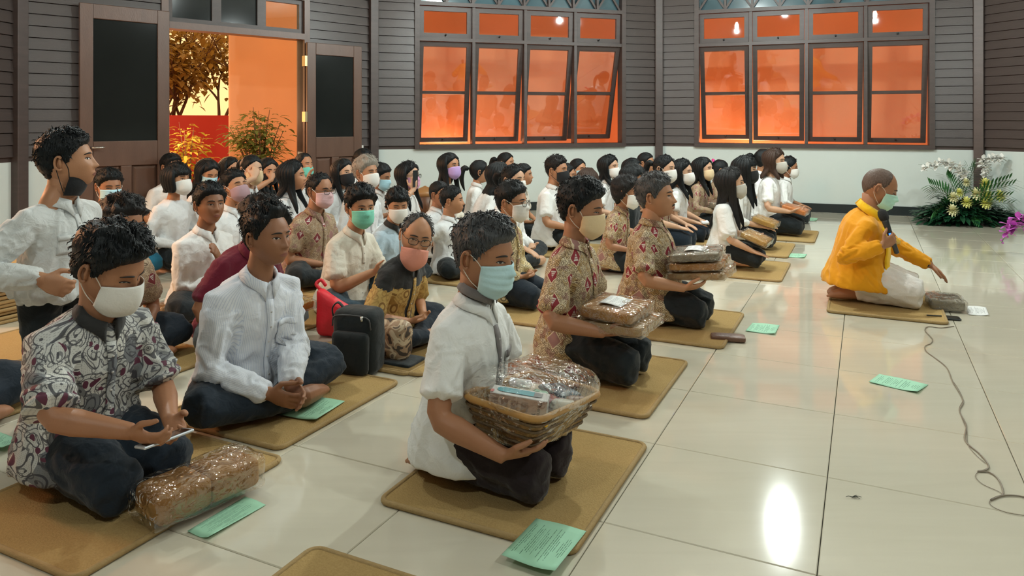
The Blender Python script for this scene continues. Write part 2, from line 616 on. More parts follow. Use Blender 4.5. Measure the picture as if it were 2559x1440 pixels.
for i in range(nt_):
    a0 = dx0 + (dx1 - dx0) * i / nt_
    a1 = dx0 + (dx1 - dx0) * (i + 1) / nt_
    t = MB()
    st = 0.05
    for (p0, p1, q0, q1) in ((a0, a0 + st, Z_LINT + 0.07, Z_TRANS), (a1 - st, a1, Z_LINT + 0.07, Z_TRANS), (a0 + st, a1 - st, Z_LINT + 0.07, Z_LINT + 0.12), (a0 + st, a1 - st, Z_TRANS - 0.05, Z_TRANS)):
        WD.box(t, p0, p1, q0, q1, -0.05, 0.0)
    to = dadd('transom_sash', t, wood)
    t = MB()
    WD.box(t, a0 + st, a1 - st, Z_LINT + 0.12, Z_TRANS - 0.05, -0.03, -0.024)
    dadd('pane', t, glass if i == 2 else dark_glass, to)
def leaf(a0, a1, ztop, d, name='door_leaf'):
    """a glazed leaf lying against the wall between a0 and a1"""
    s = MB()
    st, d1 = 0.115, d + 0.04
    zb, zm, zg0, zg1 = 0.02, 0.78, 1.02, ztop - 0.14
    mid = (a0 + a1) / 2
    for (p0, p1, q0, q1) in ((a0, a0 + st, zb, ztop), (a1 - st, a1, zb, ztop), (a0 + st, a1 - st, zg1, ztop), (a0 + st, a1 - st, zm, zg0), (a0 + st, a1 - st, zb, zb + 0.2), (mid - 0.05, mid + 0.05, zb + 0.2, zm)):
        WD.box(s, p0, p1, q0, q1, d, d1)
    lo = dadd(name, s, door_wood, bevel=0.006)
    g = MB()
    WD.box(g, a0 + st, a1 - st, zg0, zg1, d + 0.015, d + 0.021)
    dadd('pane', g, dark_glass, lo)
    for (p0, p1) in ((a0 + st, mid - 0.05), (mid + 0.05, a1 - st)):
        g = MB()
        q0, q1 = zb + 0.2, zm
        e = 0.035
        V = [WD.pt(*t) for t in ((p0, q0, d + 0.01), (p1, q0, d + 0.01), (p1, q1, d + 0.01), (p0, q1, d + 0.01), (p0 + e, q0 + e, d + 0.034), (p1 - e, q0 + e, d + 0.034), (p1 - e, q1 - e, d + 0.034), (p0 + e, q1 - e, d + 0.034))]
        g.hexa(V)
        dadd('raised_panel', g, door_wood, lo)
    return lo
aL0, aL1 = WD.px(190, 200)[0], WD.px(413, 200)[0]
lf = leaf(aL0, aL1, 2.32, 0.075)
h = MB()
ha, hz = WD.px(228, 369, 0.12)
c = np.array(WD.pt(ha, hz, 0.115)); nn3 = np.array([WD.n[0], WD.n[1], 0]); uu3 = np.array([WD.u[0], WD.u[1], 0])
h.tube([c, c + nn3 * 0.05, c + nn3 * 0.055 + uu3 * 0.10], [0.011, 0.010, 0.009], 10)
dadd('handle', h, pm('chrome', (0.7, 0.7, 0.68), 0.2, 0.05, 5, metal=1.0), lf, smooth=True)
aR0, aR1 = WD.px(757, 200)[0], WD.px(893, 200)[0]
rf = leaf(aR0, aR1, 2.13, 0.06)
for z in (0.55, 1.2, 1.85):
    g = MB()
    WD.box(g, aR0 - 0.03, aR0 + 0.0, z, z + 0.12, 0.03, 0.1)
    dadd('hinge', g, brass, rf)
sw = MB()
sa, sz = WD.px(901, 377, 0.02)
WD.box(sw, sa - 0.04, sa + 0.04, sz - 0.05, sz + 0.07, 0.0, 0.028)
tag(sw.build('light_switch', pm('white_plastic', (0.8, 0.8, 0.76), 0.35, 0.04), bevel=0.004), 'small white switch plate between the door and corner post', 'switch')

wall_e = wall_shell('wall_east', WE, [], 'timber-boarded wall at the edge past the flowers')
plank_rows(WE, wall_e, [(0.06, WE.len, ZW + 0.045, ZTOP)])
wall_w = wall_shell('wall_west', WW, [(0.5, 3.3, 0, 2.6)], 'timber-boarded wall with white dado beside the standing boy')
plank_rows(WW, wall_w, [(3.36, WW.len - 0.06, ZW + 0.045, ZTOP)])
for nm, a, b in (('wall_southwest', C_SW, C_W), ('wall_south', C_S1, C_SW), ('wall_rear', C_S2, C_S1), ('wall_southeast', C_E, C_S2)):
    w_ = Wall(a, b)
    wall_shell(nm, w_, [], 'plain boarded wall of the hall outside the view')
# rail on top of the dado, black skirting, corner posts
for i, (w_, a, b, nm) in enumerate(((WA, 0.05, WA.len - 0.05, 'north'), (WB, 0.05, WB.len - 0.05, 'northeast'), (WE, 0.05, WE.len, 'east'), (WW, 3.35, WW.len - 0.05, 'west'))):
    m = MB()
    w_.box(m, a, b, 0, 0.115, 0, 0.014)
    tag(m.build('baseboard_' + nm, black_trim), 'black skirting board along the %s wall' % nm, 'baseboard', kind='structure')
for i, (p, sz) in enumerate(((C_D, 0.055), (C_L, 0.055), (C_C, 0.052), (C_R, 0.055))):
    m = MB()
    dirn = unit(np.array([0.0, 5.0]) - p * 1.0) if False else unit(np.array([1.4, 5.1]) - p)
    q = p + dirn * 0.03
    sd = np.array([-dirn[1], dirn[0]])
    P = [q + sd * sx * sz + dirn * sy * sz for sx, sy in ((-1, -1), (1, -1), (1, 1), (-1, 1))]
    m.hexa([(a[0], a[1], 0) for a in P] + [(a[0], a[1], ZTOP) for a in P])
    tag(m.build('trim_%d' % (i + 1), wood, bevel=0.006), ['dark corner post left of the glazed door leaf', 'dark corner post between door wall and first window', 'dark corner post between the two long windows', 'dark corner post above the flower arrangement'][i], 'post', kind='structure')
# ceiling
ce = MB()
V = [(p[0], p[1], ZTOP) for p in ROOM] + [(p[0], p[1], ZTOP + 0.1) for p in ROOM]
ce.add(V, [tuple(range(nR)), tuple(range(nR, 2 * nR))[::-1]] + [(i, (i + 1) % nR, nR + (i + 1) % nR, nR + i) for i in range(nR)])
tag(ce.build('ceiling', pm('ceiling_board', (0.42, 0.40, 0.35), 0.6, 0.08, 2)), 'boarded ceiling of the hall', 'ceiling', kind='structure')

# hanging lamps (above the frame): cord, cap, glass bulb, also for the added front fill
bulb_m, bnt, bb, bo = new_mat('lit_bulb_glass')
bb.inputs['Emission Color'].default_value = (0.95, 1, 0.97, 1)
bb.inputs['Emission Strength'].default_value = 25
for i, (x, y, z, p) in enumerate(BULBS_AND_FILL):
    z = z + 0.115                                   # the glass hangs just above its point of light
    r_ = tag(empty('pendant_lamp', (x, y, ZTOP)), 'bare bulb hanging lamp under the ceiling ' + ['mirrored in the empty floor', 'in front of the first long window', 'over the middle of the hall', 'over the saffron jacket', 'over the striped shirt', 'behind the photographer on the right', 'behind the photographer on the left'][i], 'lamp', 'hanging lamps under the ceiling')
    m = MB(); m.tube([(0, 0, 0), (0, 0, z - ZTOP + 0.22)], 0.006, 6); m.build('cord', black_trim, r_)
    m = MB(); m.tube([(0, 0, z - ZTOP + 0.24), (0, 0, z - ZTOP + 0.14)], [0.02, 0.035], 12); m.build('socket', black_trim, r_)
    m = MB()
    zz = z - ZTOP
    m.tube([(0, 0, zz + 0.14), (0, 0, zz + 0.1), (0, 0, zz + 0.04), (0, 0, zz - 0.02), (0, 0, zz - 0.055)], [0.02, 0.03, 0.05, 0.045, 0.02], 14)
    m.build('bulb', bulb_m, r_, smooth=True)

# ------------------------------------------------------------------ outside
def tarp_mat(name, col, trans):
    m, nt, b, out = new_mat(name)
    tl = N(nt, 'BsdfTranslucent')
    tc = N(nt, 'TexCoord')
    nz = N(nt, 'TexNoise'); nz.inputs['Scale'].default_value = 1.2; nz.inputs['Detail'].default_value = 3
    L(nt, tc.outputs['Object'], nz.inputs['Vector'])
    c = mixc(nt, nz.outputs['Fac'], tuple(v * 0.85 for v in col), tuple(min(1, v * 1.1) for v in col))
    L(nt, c, b.inputs['Base Color']); L(nt, c, tl.inputs[0])
    b.inputs['Roughness'].default_value = 0.7
    mx = N(nt, 'MixShader'); mx.inputs[0].default_value = trans
    L(nt, b.outputs[0], mx.inputs[1]); L(nt, tl.outputs[0], mx.inputs[2]); L(nt, mx.outputs[0], out.inputs[0])
    return m
tarp_o = tarp_mat('orange_tarpaulin', (0.90, 0.40, 0.19), 0.45)
tarp_p = tarp_mat('peach_tarpaulin', (0.96, 0.62, 0.36), 0.5)
def sheet(name, P0, P1, z0, z1, mat_, label, fold=0.03, nu=60, nv=30, diag=0.4, seed=0):
    P0, P1 = np.array(P0, float), np.array(P1, float)
    u = P1 - P0; ln = np.linalg.norm(u); u /= ln
    n = np.array([u[1], -u[0]])
    V = []
    for j in range(nv):
        for i in range(nu):
            s, t = i / (nu - 1), j / (nv - 1)
            w = math.sin((s * ln * 2.2 + t * diag * 3 + seed) * 2.2) * 0.5 + noise.noise(Vector((s * ln * 1.5, t * 2, seed))) * 1.2
            q = P0 + u * (s * ln) + n * w * fold
            V.append((q[0], q[1], z0 + (z1 - z0) * t))
    me = raw_mesh(name, V, grid_faces(nu, nv), mat_)
    o = link(name, me)
    sd = o.modifiers.new('thickness', 'SOLIDIFY'); sd.thickness = 0.004
    return tag(o, label, 'tarpaulin')
sheet('tarpaulin', (-2.4, 10.62), (2.35, 12.0), 0.0, 3.9, tarp_o, 'orange tarpaulin stretched outside the first long window', 0.05, diag=1.6, seed=2)
sheet('tarpaulin', (2.7, 12.05), (7.2, 10.2), 0.0, 3.9, tarp_o, 'orange tarpaulin stretched outside the second long window', 0.05, diag=-2.0, seed=5)
# pale sheet in the doorway: left edge at pixel column 571
pA, pB = at(571, 200, 9.5), at(800, 200, 10.6)
sheet('tarpaulin', (pA[0], pA[1]), (pB[0], pB[1]), 0.0, 3.6, tarp_p, 'pale peach cloth sheet hanging outside the open door', 0.02, diag=0.5, seed=9)
# red garden wall
rA, rB = at(330, 300, 10.4), at(600, 300, 11.4)
m = MB()
z_r = at(437, 288, 10.8)[2]
m.hexa([(rA[0], rA[1], 0), (rB[0], rB[1], 0), (rB[0] - 0.1, rB[1] + 0.15, 0), (rA[0] - 0.1, rA[1] + 0.15, 0)] + [(rA[0], rA[1], z_r), (rB[0], rB[1], z_r), (rB[0] - 0.1, rB[1] + 0.15, z_r), (rA[0] - 0.1, rA[1] + 0.15, z_r)])
tag(m.build('garden_wall', pm('red_paint', (0.42, 0.03, 0.02), 0.6, 0.1, 3)), 'low red garden wall outside the open door', 'garden wall')
g = MB()
g.box((-14, -6, -0.25), (14, 30, -0.21))
tag(g.build('ground', pm('brown_earth', (0.16, 0.09, 0.05), 0.9, 0.3, 2)), 'earth ground outside the hall', 'ground', kind='structure')
# plants: each has stems and single leaves
leaf_y = tarp_mat('leaf_yellow_green', (0.52, 0.44, 0.05), 0.5)
leaf_g = tarp_mat('leaf_deep_green', (0.17, 0.20, 0.035), 0.4)
leaf_d = tarp_mat('leaf_golden_brown', (0.34, 0.20, 0.04), 0.5)
bark = pm('bark', (0.11, 0.055, 0.03), 0.8, 0.3, 8)
def leaf_shape(mb, base, d, ln, w, m=0, droop=0.4):
    d = unit(d)
    s = unit(np.cross(d, (0, 0, 1)) + 1e-6)
    nrm = np.cross(s, d)
    pts = []
    for t, ww in ((0, 0.12), (0.3, 0.9), (0.6, 1.0), (0.85, 0.5), (1.0, 0.04)):
        c = np.asarray(base) + d * ln * t - np.array([0, 0, 1]) * droop * ln * t * t
        pts += [c - s * w * ww * 0.5 + nrm * 0.12 * w * ww, c, c + s * w * ww * 0.5 + nrm * 0.12 * w * ww]
    mb.add(pts, [(i * 3 + k, i * 3 + k + 1, (i + 1) * 3 + k + 1, (i + 1) * 3 + k) for i in range(4) for k in range(2)], m)
def bush(name, base, height, spread, nstem, nleaf, lsz, mat_l, label, cat, seed, group=None, up=0.75):
    r = random.Random(seed)
    root = tag(empty(name, base), label, cat, group)
    st, lv = MB(), MB()
    for i in range(nstem):
        a = r.uniform(0, 2 * PI)
        e = np.array([math.cos(a) * spread * r.uniform(0.2, 1), math.sin(a) * spread * r.uniform(0.2, 1), height * r.uniform(up, 1)])
        p = [np.array([0, 0, 0]), e * np.array([0.25, 0.25, 0.4]), e * np.array([0.6, 0.6, 0.75]), e]
        p = smooth_path(p, 4)
        st.tube(p, np.linspace(0.012, 0.003, len(p)) * (height / 1.4), 5)
        for k in range(nleaf):
            t = r.uniform(0.3, 1.0)
            b = p[min(len(p) - 1, int(t * (len(p) - 1)))]
            aa = r.uniform(0, 2 * PI)
            off = np.array([math.cos(aa), math.sin(aa), r.uniform(-0.2, 0.6)])
            sub = b + off * lsz * r.uniform(0.2, 1.6)
            leaf_shape(lv, sub, off + np.array([0, 0, 0.1]), lsz * r.uniform(0.7, 1.3), lsz * 0.36, 0, 0.45)
    st.build('stems', bark, root, smooth=True)
    tag(lv.build('foliage', mat_l, root, smooth=True), kind='stuff')
    return root
b1 = at(650, 300, 8.9)
bush('potted_shrub', (b1[0], b1[1], 0.0), 1.40, 0.42, 18, 44, 0.125, leaf_g, 'green leafy shrub before the pale sheet outside the door', 'shrub', 3)
b2 = at(470, 300, 8.95)
bush('potted_shrub', (b2[0], b2[1], 0.0), 1.22, 0.24, 10, 34, 0.12, leaf_y, 'yellow-green leafy shrub before the red garden wall', 'shrub', 8)
def tree(base, seed, label):
    r = random.Random(seed)
    root = tag(empty('tree', base), label, 'tree', 'trees beyond the red garden wall')
    tk, lv = MB(), MB()
    def branch(p, d, ln, rad, lev):
        q = [p]
        dd = np.array(d)
        for k in range(4):
            dd = unit(dd + np.array([r.uniform(-.25, .25), r.uniform(-.25, .25), r.uniform(-.05, .25)]))
            q.append(q[-1] + dd * ln / 4)
        tk.tube(q, np.linspace(rad, rad * 0.55, 5), 6)
        if lev == 0:
            for k in range(13):
                b = q[r.randint(1, 4)] + np.array([r.uniform(-.22, .22) for _ in range(3)])
                leaf_shape(lv, b, [r.uniform(-1, 1), r.uniform(-1, 1), r.uniform(-.6, .4)], r.uniform(0.10, 0.17), 0.08, 0, 0.3)
            return
        for k in range(r.randint(3, 4)):
            a = r.uniform(0, 2 * PI)
            nd = unit(dd + np.array([math.cos(a), math.sin(a), r.uniform(-0.1, 0.5)]) * 0.85)
            branch(q[r.randint(2, 4)], nd, ln * r.uniform(0.6, 0.85), rad * 0.6, lev - 1)
    branch(np.array([0, 0, 0.0]), (0.05, 0, 1), 1.3, 0.07, 4)
    tk.build('trunk', bark, root, smooth=True)
    tag(lv.build('foliage', leaf_d, root, smooth=True), kind='stuff')
for k, (px_, Y_, sd, lb) in enumerate(((455, 13.0, 4, 'dark leafy tree against the glowing sky, nearest the red wall end'), (560, 15.6, 12, 'dark leafy tree against the glowing sky beside the pale sheet'))):
    q = at(px_, 300, Y_)
    tree((q[0], q[1], 0.0), sd, lb)
# ================================================================== PEOPLE
def sstep(a, b, x):
    t = np.clip((np.asarray(x, float) - a) / (b - a), 0, 1)
    return t * t * (3 - 2 * t)
def rot(yaw=0, pitch=0, roll=0):
    """yaw about z (+ = to the person's left), pitch (+ = looks down), roll (+ = tilts to the right)"""
    cy, sy, cp, sp, cr, sr = math.cos(yaw), math.sin(yaw), math.cos(pitch), math.sin(pitch), math.cos(roll), math.sin(roll)
    Rz = np.array([[cy, -sy, 0], [sy, cy, 0], [0, 0, 1]])
    Rx = np.array([[1, 0, 0], [0, cp, sp], [0, -sp, cp]])
    Ry = np.array([[cr, 0, sr], [0, 1, 0], [-sr, 0, cr]])
    return Rz @ Rx @ Ry
# ---- skin, hair, cloth
SKIN = {k: pm('skin_' + k, c, 0.48, 0.10, 14, 0.05, 220, spec=0.4) for k, c in dict(
    tan=(0.46, 0.225, 0.120), brown=(0.36, 0.165, 0.085), dark=(0.29, 0.13, 0.066), fair=(0.58, 0.34, 0.215), olive=(0.40, 0.20, 0.11)).items()}
eye_white = pm('eye_white', (0.62, 0.58, 0.52), 0.3, 0.02)
eye_dark = pm('eye_iris', (0.018, 0.011, 0.008), 0.15, 0.1)
lip_m = pm('lip', (0.25, 0.09, 0.065), 0.45, 0.1)
brow_m = pm('brow', (0.022, 0.016, 0.013), 0.7, 0.2)
def hair_mat(name, col, grey=0.0):
    m, nt, b, out = new_mat(name)
    tc = N(nt, 'TexCoord')
    mp = N(nt, 'Mapping'); mp.inputs['Scale'].default_value = (1, 1, 0.25)
    L(nt, tc.outputs['Object'], mp.inputs[0])
    nz = N(nt, 'TexNoise'); nz.inputs['Scale'].default_value = 160; nz.inputs['Detail'].default_value = 3
    L(nt, mp.outputs[0], nz.inputs['Vector'])
    hi = tuple(c * 1.7 + grey * 0.25 for c in col)
    L(nt, mixc(nt, nz.outputs['Fac'], col, hi), b.inputs['Base Color'])
    b.inputs['Roughness'].default_value = 0.45
    b.inputs['Specular IOR Level'].default_value = 0.22
    bp = N(nt, 'Bump'); bp.inputs['Strength'].default_value = 0.7; bp.inputs['Distance'].default_value = 0.006
    L(nt, nz.outputs['Fac'], bp.inputs['Height']); L(nt, bp.outputs[0], b.inputs['Normal'])
    MATS[name] = m
    return m
HAIR = dict(black=hair_mat('hair_black', (0.005, 0.0065, 0.0072)), soft=hair_mat('hair_soft_black', (0.009, 0.0085, 0.0085)), brown=hair_mat('hair_brown', (0.035, 0.02, 0.014)),
            salt=hair_mat('hair_salt', (0.014, 0.016, 0.018), 0.35), grey=hair_mat('hair_grey', (0.17, 0.15, 0.12), 0.5), stub=hair_mat('hair_stubble', (0.075, 0.048, 0.036), 0.05), steel=hair_mat('hair_steel', (0.03, 0.03, 0.03), 0.25))
def cloth(name, col, var=0.06, bump=0.35, bscale=20, rough=0.85, sheen=0.15, weave=True):
    if name in MATS:
        return MATS[name]
    m, nt, b, out = new_mat(name)
    tc = N(nt, 'TexCoord')
    nz = N(nt, 'TexNoise'); nz.inputs['Scale'].default_value = bscale; nz.inputs['Detail'].default_value = 3; nz.inputs['Distortion'].default_value = 0.7
    L(nt, tc.outputs['Object'], nz.inputs['Vector'])
    n2 = N(nt, 'TexNoise'); n2.inputs['Scale'].default_value = 420
    L(nt, tc.outputs['Object'], n2.inputs['Vector'])
    L(nt, mixc(nt, n2.outputs['Fac'], tuple(c * (1 - var) for c in col), tuple(min(1, c * (1 + var)) for c in col)), b.inputs['Base Color'])
    b.inputs['Roughness'].default_value = rough
    b.inputs['Specular IOR Level'].default_value = 0.25
    b.inputs['Sheen Weight'].default_value = sheen
    bp = N(nt, 'Bump'); bp.inputs['Strength'].default_value = bump; bp.inputs['Distance'].default_value = 0.02
    L(nt, nz.outputs['Fac'], bp.inputs['Height']); L(nt, bp.outputs[0], b.inputs['Normal'])
    MATS[name] = m
    return m
def uv_sock(nt):
    u = N(nt, 'UVMap'); sp = N(nt, 'SeparateXYZ'); L(nt, u.outputs[0], sp.inputs[0])
    return u.outputs[0], sp.outputs[0], sp.outputs[1]
def stripes(name, col, line, per=0.0075):
    m = cloth(name, col)
    nt = m.node_tree
    b = [n for n in nt.nodes if n.type == 'BSDF_PRINCIPLED'][0]
    _, u, v = uv_sock(nt)
    f = math_node(nt, 'FRACT', math_node(nt, 'MULTIPLY', u, 1 / per))
    f = math_node(nt, 'LESS_THAN', f, 0.28)
    old = b.inputs['Base Color'].links[0].from_socket
    L(nt, mixc(nt, math_node(nt, 'MULTIPLY', f, 0.55), old, line), b.inputs['Base Color'])
    return m
def lattice(nt, u, v, su, sv):
    """staggered lattice: offset from the nearest node, in metres, and the row parity"""
    rv = math_node(nt, 'MULTIPLY', v, 1 / sv)
    row = math_node(nt, 'FLOOR', rv)
    dv = math_node(nt, 'MULTIPLY', math_node(nt, 'SUBTRACT', math_node(nt, 'FRACT', rv), 0.5), sv)
    ru = math_node(nt, 'MULTIPLY_ADD', row, 0.5, math_node(nt, 'MULTIPLY', u, 1 / su))
    col = math_node(nt, 'FLOOR', ru)
    du = math_node(nt, 'MULTIPLY', math_node(nt, 'SUBTRACT', math_node(nt, 'FRACT', ru), 0.5), su)
    return du, dv, col, row
def batik(name, ground=(0.47, 0.31, 0.125), line=(0.13, 0.065, 0.03), pale=(0.70, 0.60, 0.42), motif=(0.25, 0.025, 0.035), msize=0.032, dens=1.0, mauve=(0.34, 0.18, 0.16), lw=0.9):
    """waxed cotton print: rings and leaves in brown on gold, deep red lozenges with a pale stepped tower"""
    m, nt, b, out = new_mat(name)
    UV, u, v = uv_sock(nt)
    def vor(scale, dist='EUCLIDEAN'):
        q = N(nt, 'TexVoronoi', distance=dist, voronoi_dimensions='2D')
        q.inputs['Scale'].default_value = scale; q.inputs['Randomness'].default_value = 0.7
        L(nt, UV, q.inputs['Vector'])
        return q
    ab = lambda x: math_node(nt, 'ABSOLUTE', x)
    lt = lambda a, c: math_node(nt, 'LESS_THAN', a, c)
    gt = lambda a, c: math_node(nt, 'GREATER_THAN', a, c)
    mul = lambda a, c: math_node(nt, 'MULTIPLY', a, c)
    big = vor(30 * dens, 'MANHATTAN'); small = vor(78 * dens)
    sepc = N(nt, 'SeparateColor'); L(nt, big.outputs['Color'], sepc.inputs[0])
    c = mixc(nt, sepc.outputs[0], ground, pale)
    c = mixc(nt, mul(gt(sepc.outputs[1], 0.80), 0.75), c, mauve)
    fr = math_node(nt, 'FRACT', mul(big.outputs['Distance'], 3.1))
    c = mixc(nt, mul(lt(fr, 0.30), lw * 0.8), c, line)
    c = mixc(nt, mul(lt(ab(math_node(nt, 'SUBTRACT', small.outputs['Distance'], 0.30)), 0.075), lw), c, line)
    # ring beads on a lattice
    du, dv, col, row = lattice(nt, u, v, 0.037 / dens, 0.032 / dens)
    rr = math_node(nt, 'SQRT', math_node(nt, 'ADD', mul(du, du), mul(dv, dv)))
    c = mixc(nt, lt(rr, 0.0082 / dens), c, pale)
    c = mixc(nt, mul(lt(ab(math_node(nt, 'SUBTRACT', rr, 0.0052 / dens)), 0.0016 / dens), 0.9), c, line)
    if motif:
        du, dv, col, row = lattice(nt, u, v, msize * 5.0, msize * 4.0)
        loz = math_node(nt, 'ADD', ab(du), mul(ab(dv), 0.82))
        wn_ = N(nt, 'TexWhiteNoise', noise_dimensions='2D')
        cb = N(nt, 'CombineXYZ'); L(nt, col, cb.inputs[0]); L(nt, row, cb.inputs[1]); L(nt, cb.outputs[0], wn_.inputs['Vector'])
        red = gt(wn_.outputs['Value'], 0.42)
        c = mixc(nt, lt(loz, msize * 1.12), c, pale)
        c = mixc(nt, lt(loz, msize), c, mauve)
        c = mixc(nt, mul(lt(loz, msize), red), c, motif)
        wv = math_node(nt, 'MULTIPLY_ADD', dv, -0.42, msize * 0.22)
        tow = mul(lt(ab(du), wv), gt(dv, -msize * 0.62))
        bars = gt(math_node(nt, 'FRACT', mul(dv, 3.2 / msize)), 0.28)
        c = mixc(nt, mul(mul(tow, bars), red), c, (0.60, 0.52, 0.47))
    L(nt, c, b.inputs['Base Color'])
    b.inputs['Roughness'].default_value = 0.7
    b.inputs['Specular IOR Level'].default_value = 0.3
    MATS[name] = m
    return m
def paisley(name):
    """grey and white swirls with plum flowers"""
    m, nt, b, out = new_mat(name)
    UV, u, v = uv_sock(nt)
    wz = N(nt, 'TexNoise', noise_dimensions='2D'); wz.inputs['Scale'].default_value = 11; wz.inputs['Detail'].default_value = 1
    L(nt, UV, wz.inputs['Vector'])
    wm = N(nt, 'VectorMath', operation='MULTIPLY_ADD')
    L(nt, wz.outputs['Color'], wm.inputs[0]); wm.inputs[1].default_value = (0.07, 0.07, 0.0); L(nt, UV, wm.inputs[2])
    def vor(sc):
        q = N(nt, 'TexVoronoi', voronoi_dimensions='2D'); q.inputs['Scale'].default_value = sc; L(nt, wm.outputs[0], q.inputs['Vector']); return q
    v1, v2 = vor(15), vor(34)
    mul = lambda a, c: math_node(nt, 'MULTIPLY', a, c)
    r1 = math_node(nt, 'FRACT', mul(v1.outputs['Distance'], 3.6))
    ln = math_node(nt, 'LESS_THAN', r1, 0.24)
    r2 = math_node(nt, 'LESS_THAN', math_node(nt, 'ABSOLUTE', math_node(nt, 'SUBTRACT', v2.outputs['Distance'], 0.30)), 0.065)
    dt = N(nt, 'TexVoronoi', voronoi_dimensions='2D'); dt.inputs['Scale'].default_value = 190; dt.inputs['Randomness'].default_value = 0.2; L(nt, UV, dt.inputs['Vector'])
    sp = N(nt, 'SeparateColor'); L(nt, v1.outputs['Color'], sp.inputs[0])
    s2 = N(nt, 'SeparateColor'); L(nt, v2.outputs['Color'], s2.inputs[0])
    c = mixc(nt, sp.outputs[0], (0.42, 0.43, 0.42), (0.66, 0.65, 0.60))
    c = mixc(nt, mul(math_node(nt, 'LESS_THAN', dt.outputs['Distance'], 0.22), 0.5), c, (0.12, 0.12, 0.12))
    c = mixc(nt, mul(math_node(nt, 'GREATER_THAN', sp.outputs[1], 0.66), 0.85), c, (0.10, 0.11, 0.125))
    c = mixc(nt, mul(ln, 0.9), c, (0.035, 0.035, 0.045))
    c = mixc(nt, mul(r2, 0.75), c, (0.05, 0.05, 0.06))
    fl_ = mul(math_node(nt, 'GREATER_THAN', s2.outputs[0], 0.84), math_node(nt, 'LESS_THAN', v2.outputs['Distance'], 0.40))
    c = mixc(nt, fl_, c, (0.10, 0.02, 0.045))
    L(nt, c, b.inputs['Base Color'])
    b.inputs['Roughness'].default_value = 0.7
    MATS[name] = m
    return m
CL = dict(white=cloth('cloth_white', (0.80, 0.80, 0.78)), white2=cloth('cloth_cool_white', (0.76, 0.79, 0.80)), cream=cloth('cloth_cream', (0.72, 0.68, 0.58)), pale=cloth('cloth_pale_blue', (0.46, 0.60, 0.70)),
          boy=cloth('cloth_crumpled_white', (0.66, 0.68, 0.67), bump=0.6, bscale=22), black=cloth('cloth_black', (0.012, 0.017, 0.020)), navy=cloth('cloth_navy', (0.011, 0.019, 0.030)), plum=cloth('cloth_plum_black', (0.020, 0.012, 0.014)),
          jean=cloth('cloth_blue_jean', (0.03, 0.06, 0.085)), teal=cloth('cloth_teal_jean', (0.01, 0.12, 0.20)), greyj=cloth('cloth_grey_jean', (0.12, 0.13, 0.13)), maroon=cloth('cloth_maroon', (0.15, 0.012, 0.03)),
          yellow=cloth('cloth_saffron', (0.72, 0.30, 0.006), bump=0.15), sash=cloth('cloth_bright_yellow', (0.86, 0.50, 0.012)), cwhite=cloth('cloth_ivory', (0.70, 0.66, 0.62)),
          stripe=stripes('cloth_striped_white', (0.72, 0.75, 0.80), (0.42, 0.48, 0.62)), grey=cloth('cloth_grey_trim', (0.19, 0.17, 0.165)), dcol=cloth('cloth_dark_collar', (0.03, 0.03, 0.03)),
          batik=batik('batik_gold'), batik2=batik('batik_brown', (0.34, 0.22, 0.12), (0.12, 0.065, 0.04), (0.50, 0.39, 0.26), (0.20, 0.035, 0.04), lw=0.6), batik3=batik('batik_olive_gold', (0.56, 0.42, 0.18), (0.14, 0.10, 0.05), (0.72, 0.62, 0.40), None, dens=0.45, lw=0.6),
          brocade=batik('brocade_gold', (0.44, 0.27, 0.07), (0.22, 0.11, 0.03), (0.56, 0.38, 0.13), None, dens=0.3, mauve=(0.36, 0.20, 0.05), lw=0.45), paisley=paisley('paisley_grey'))
MASKM = {k: cloth('mask_' + k, c, 0.03, 0.1, 60, 0.8, 0.1) for k, c in dict(white=(0.78, 0.77, 0.73), blue=(0.50, 0.72, 0.76), lblue=(0.42, 0.68, 0.78), green=(0.22, 0.66, 0.50), mint=(0.48, 0.78, 0.66), pink=(0.72, 0.48, 0.50), hot=(0.70, 0.36, 0.52), violet=(0.50, 0.34, 0.66),
         black=(0.014, 0.015, 0.017), beige=(0.72, 0.55, 0.33), mauve=(0.38, 0.25, 0.28), grey=(0.50, 0.48, 0.43), salmon=(0.72, 0.30, 0.22), aqua=(0.16, 0.62, 0.52), navy=(0.02, 0.035, 0.09)).items()}
strap_m = cloth('mask_loop', (0.72, 0.66, 0.58))

# ---- head
def head_point(d):
    d = np.asarray(d, float)
    p = 2.25
    r = (np.abs(d) ** p).sum(1) ** (-1 / p)
    d2 = d * r[:, None]
    x, y, z = d2[:, 0] * 0.077, d2[:, 1] * 0.098, d2[:, 2] * 0.12
    low = sstep(0.0, -0.12, z)
    x = x * (1 - 0.30 * low ** 1.2) * (1 - 0.05 * sstep(0.03, 0.11, z))
    y = np.where(y < 0, y * (1 + 0.09 * sstep(-0.03, 0.06, z) - 0.46 * sstep(0.0, -0.11, z)), y)
    fy = np.clip(d[:, 1], 0, 1)
    y = y + 0.034 * low * fy - 0.010 * fy * sstep(0.05, 0.12, z)
    f = sstep(0.15, 0.45, d[:, 1])
    ax = np.abs(x)
    g = lambda cx, sx, cz, sz: np.exp(-((ax - cx) / sx) ** 2 - ((z - cz) / sz) ** 2)
    t = np.clip((0.026 - z) / 0.053, 0, 1)
    h = 0.023 * t ** 1.15 * sstep(-0.043, -0.030, z) * np.exp(-(x / 0.0115) ** 2)
    h = h + 0.008 * g(0.013, 0.008, -0.030, 0.010) - 0.0085 * g(0.031, 0.017, 0.008, 0.012) + 0.0045 * g(0.027, 0.024, 0.030, 0.009)
    h = h + 0.005 * g(0.045, 0.02, -0.022, 0.02) + 0.006 * g(0, 0.022, -0.062, 0.011) - 0.004 * g(0, 0.022, -0.0635, 0.0027) + 0.008 * g(0, 0.02, -0.101, 0.014)
    return np.column_stack([x, y + f * h, z])
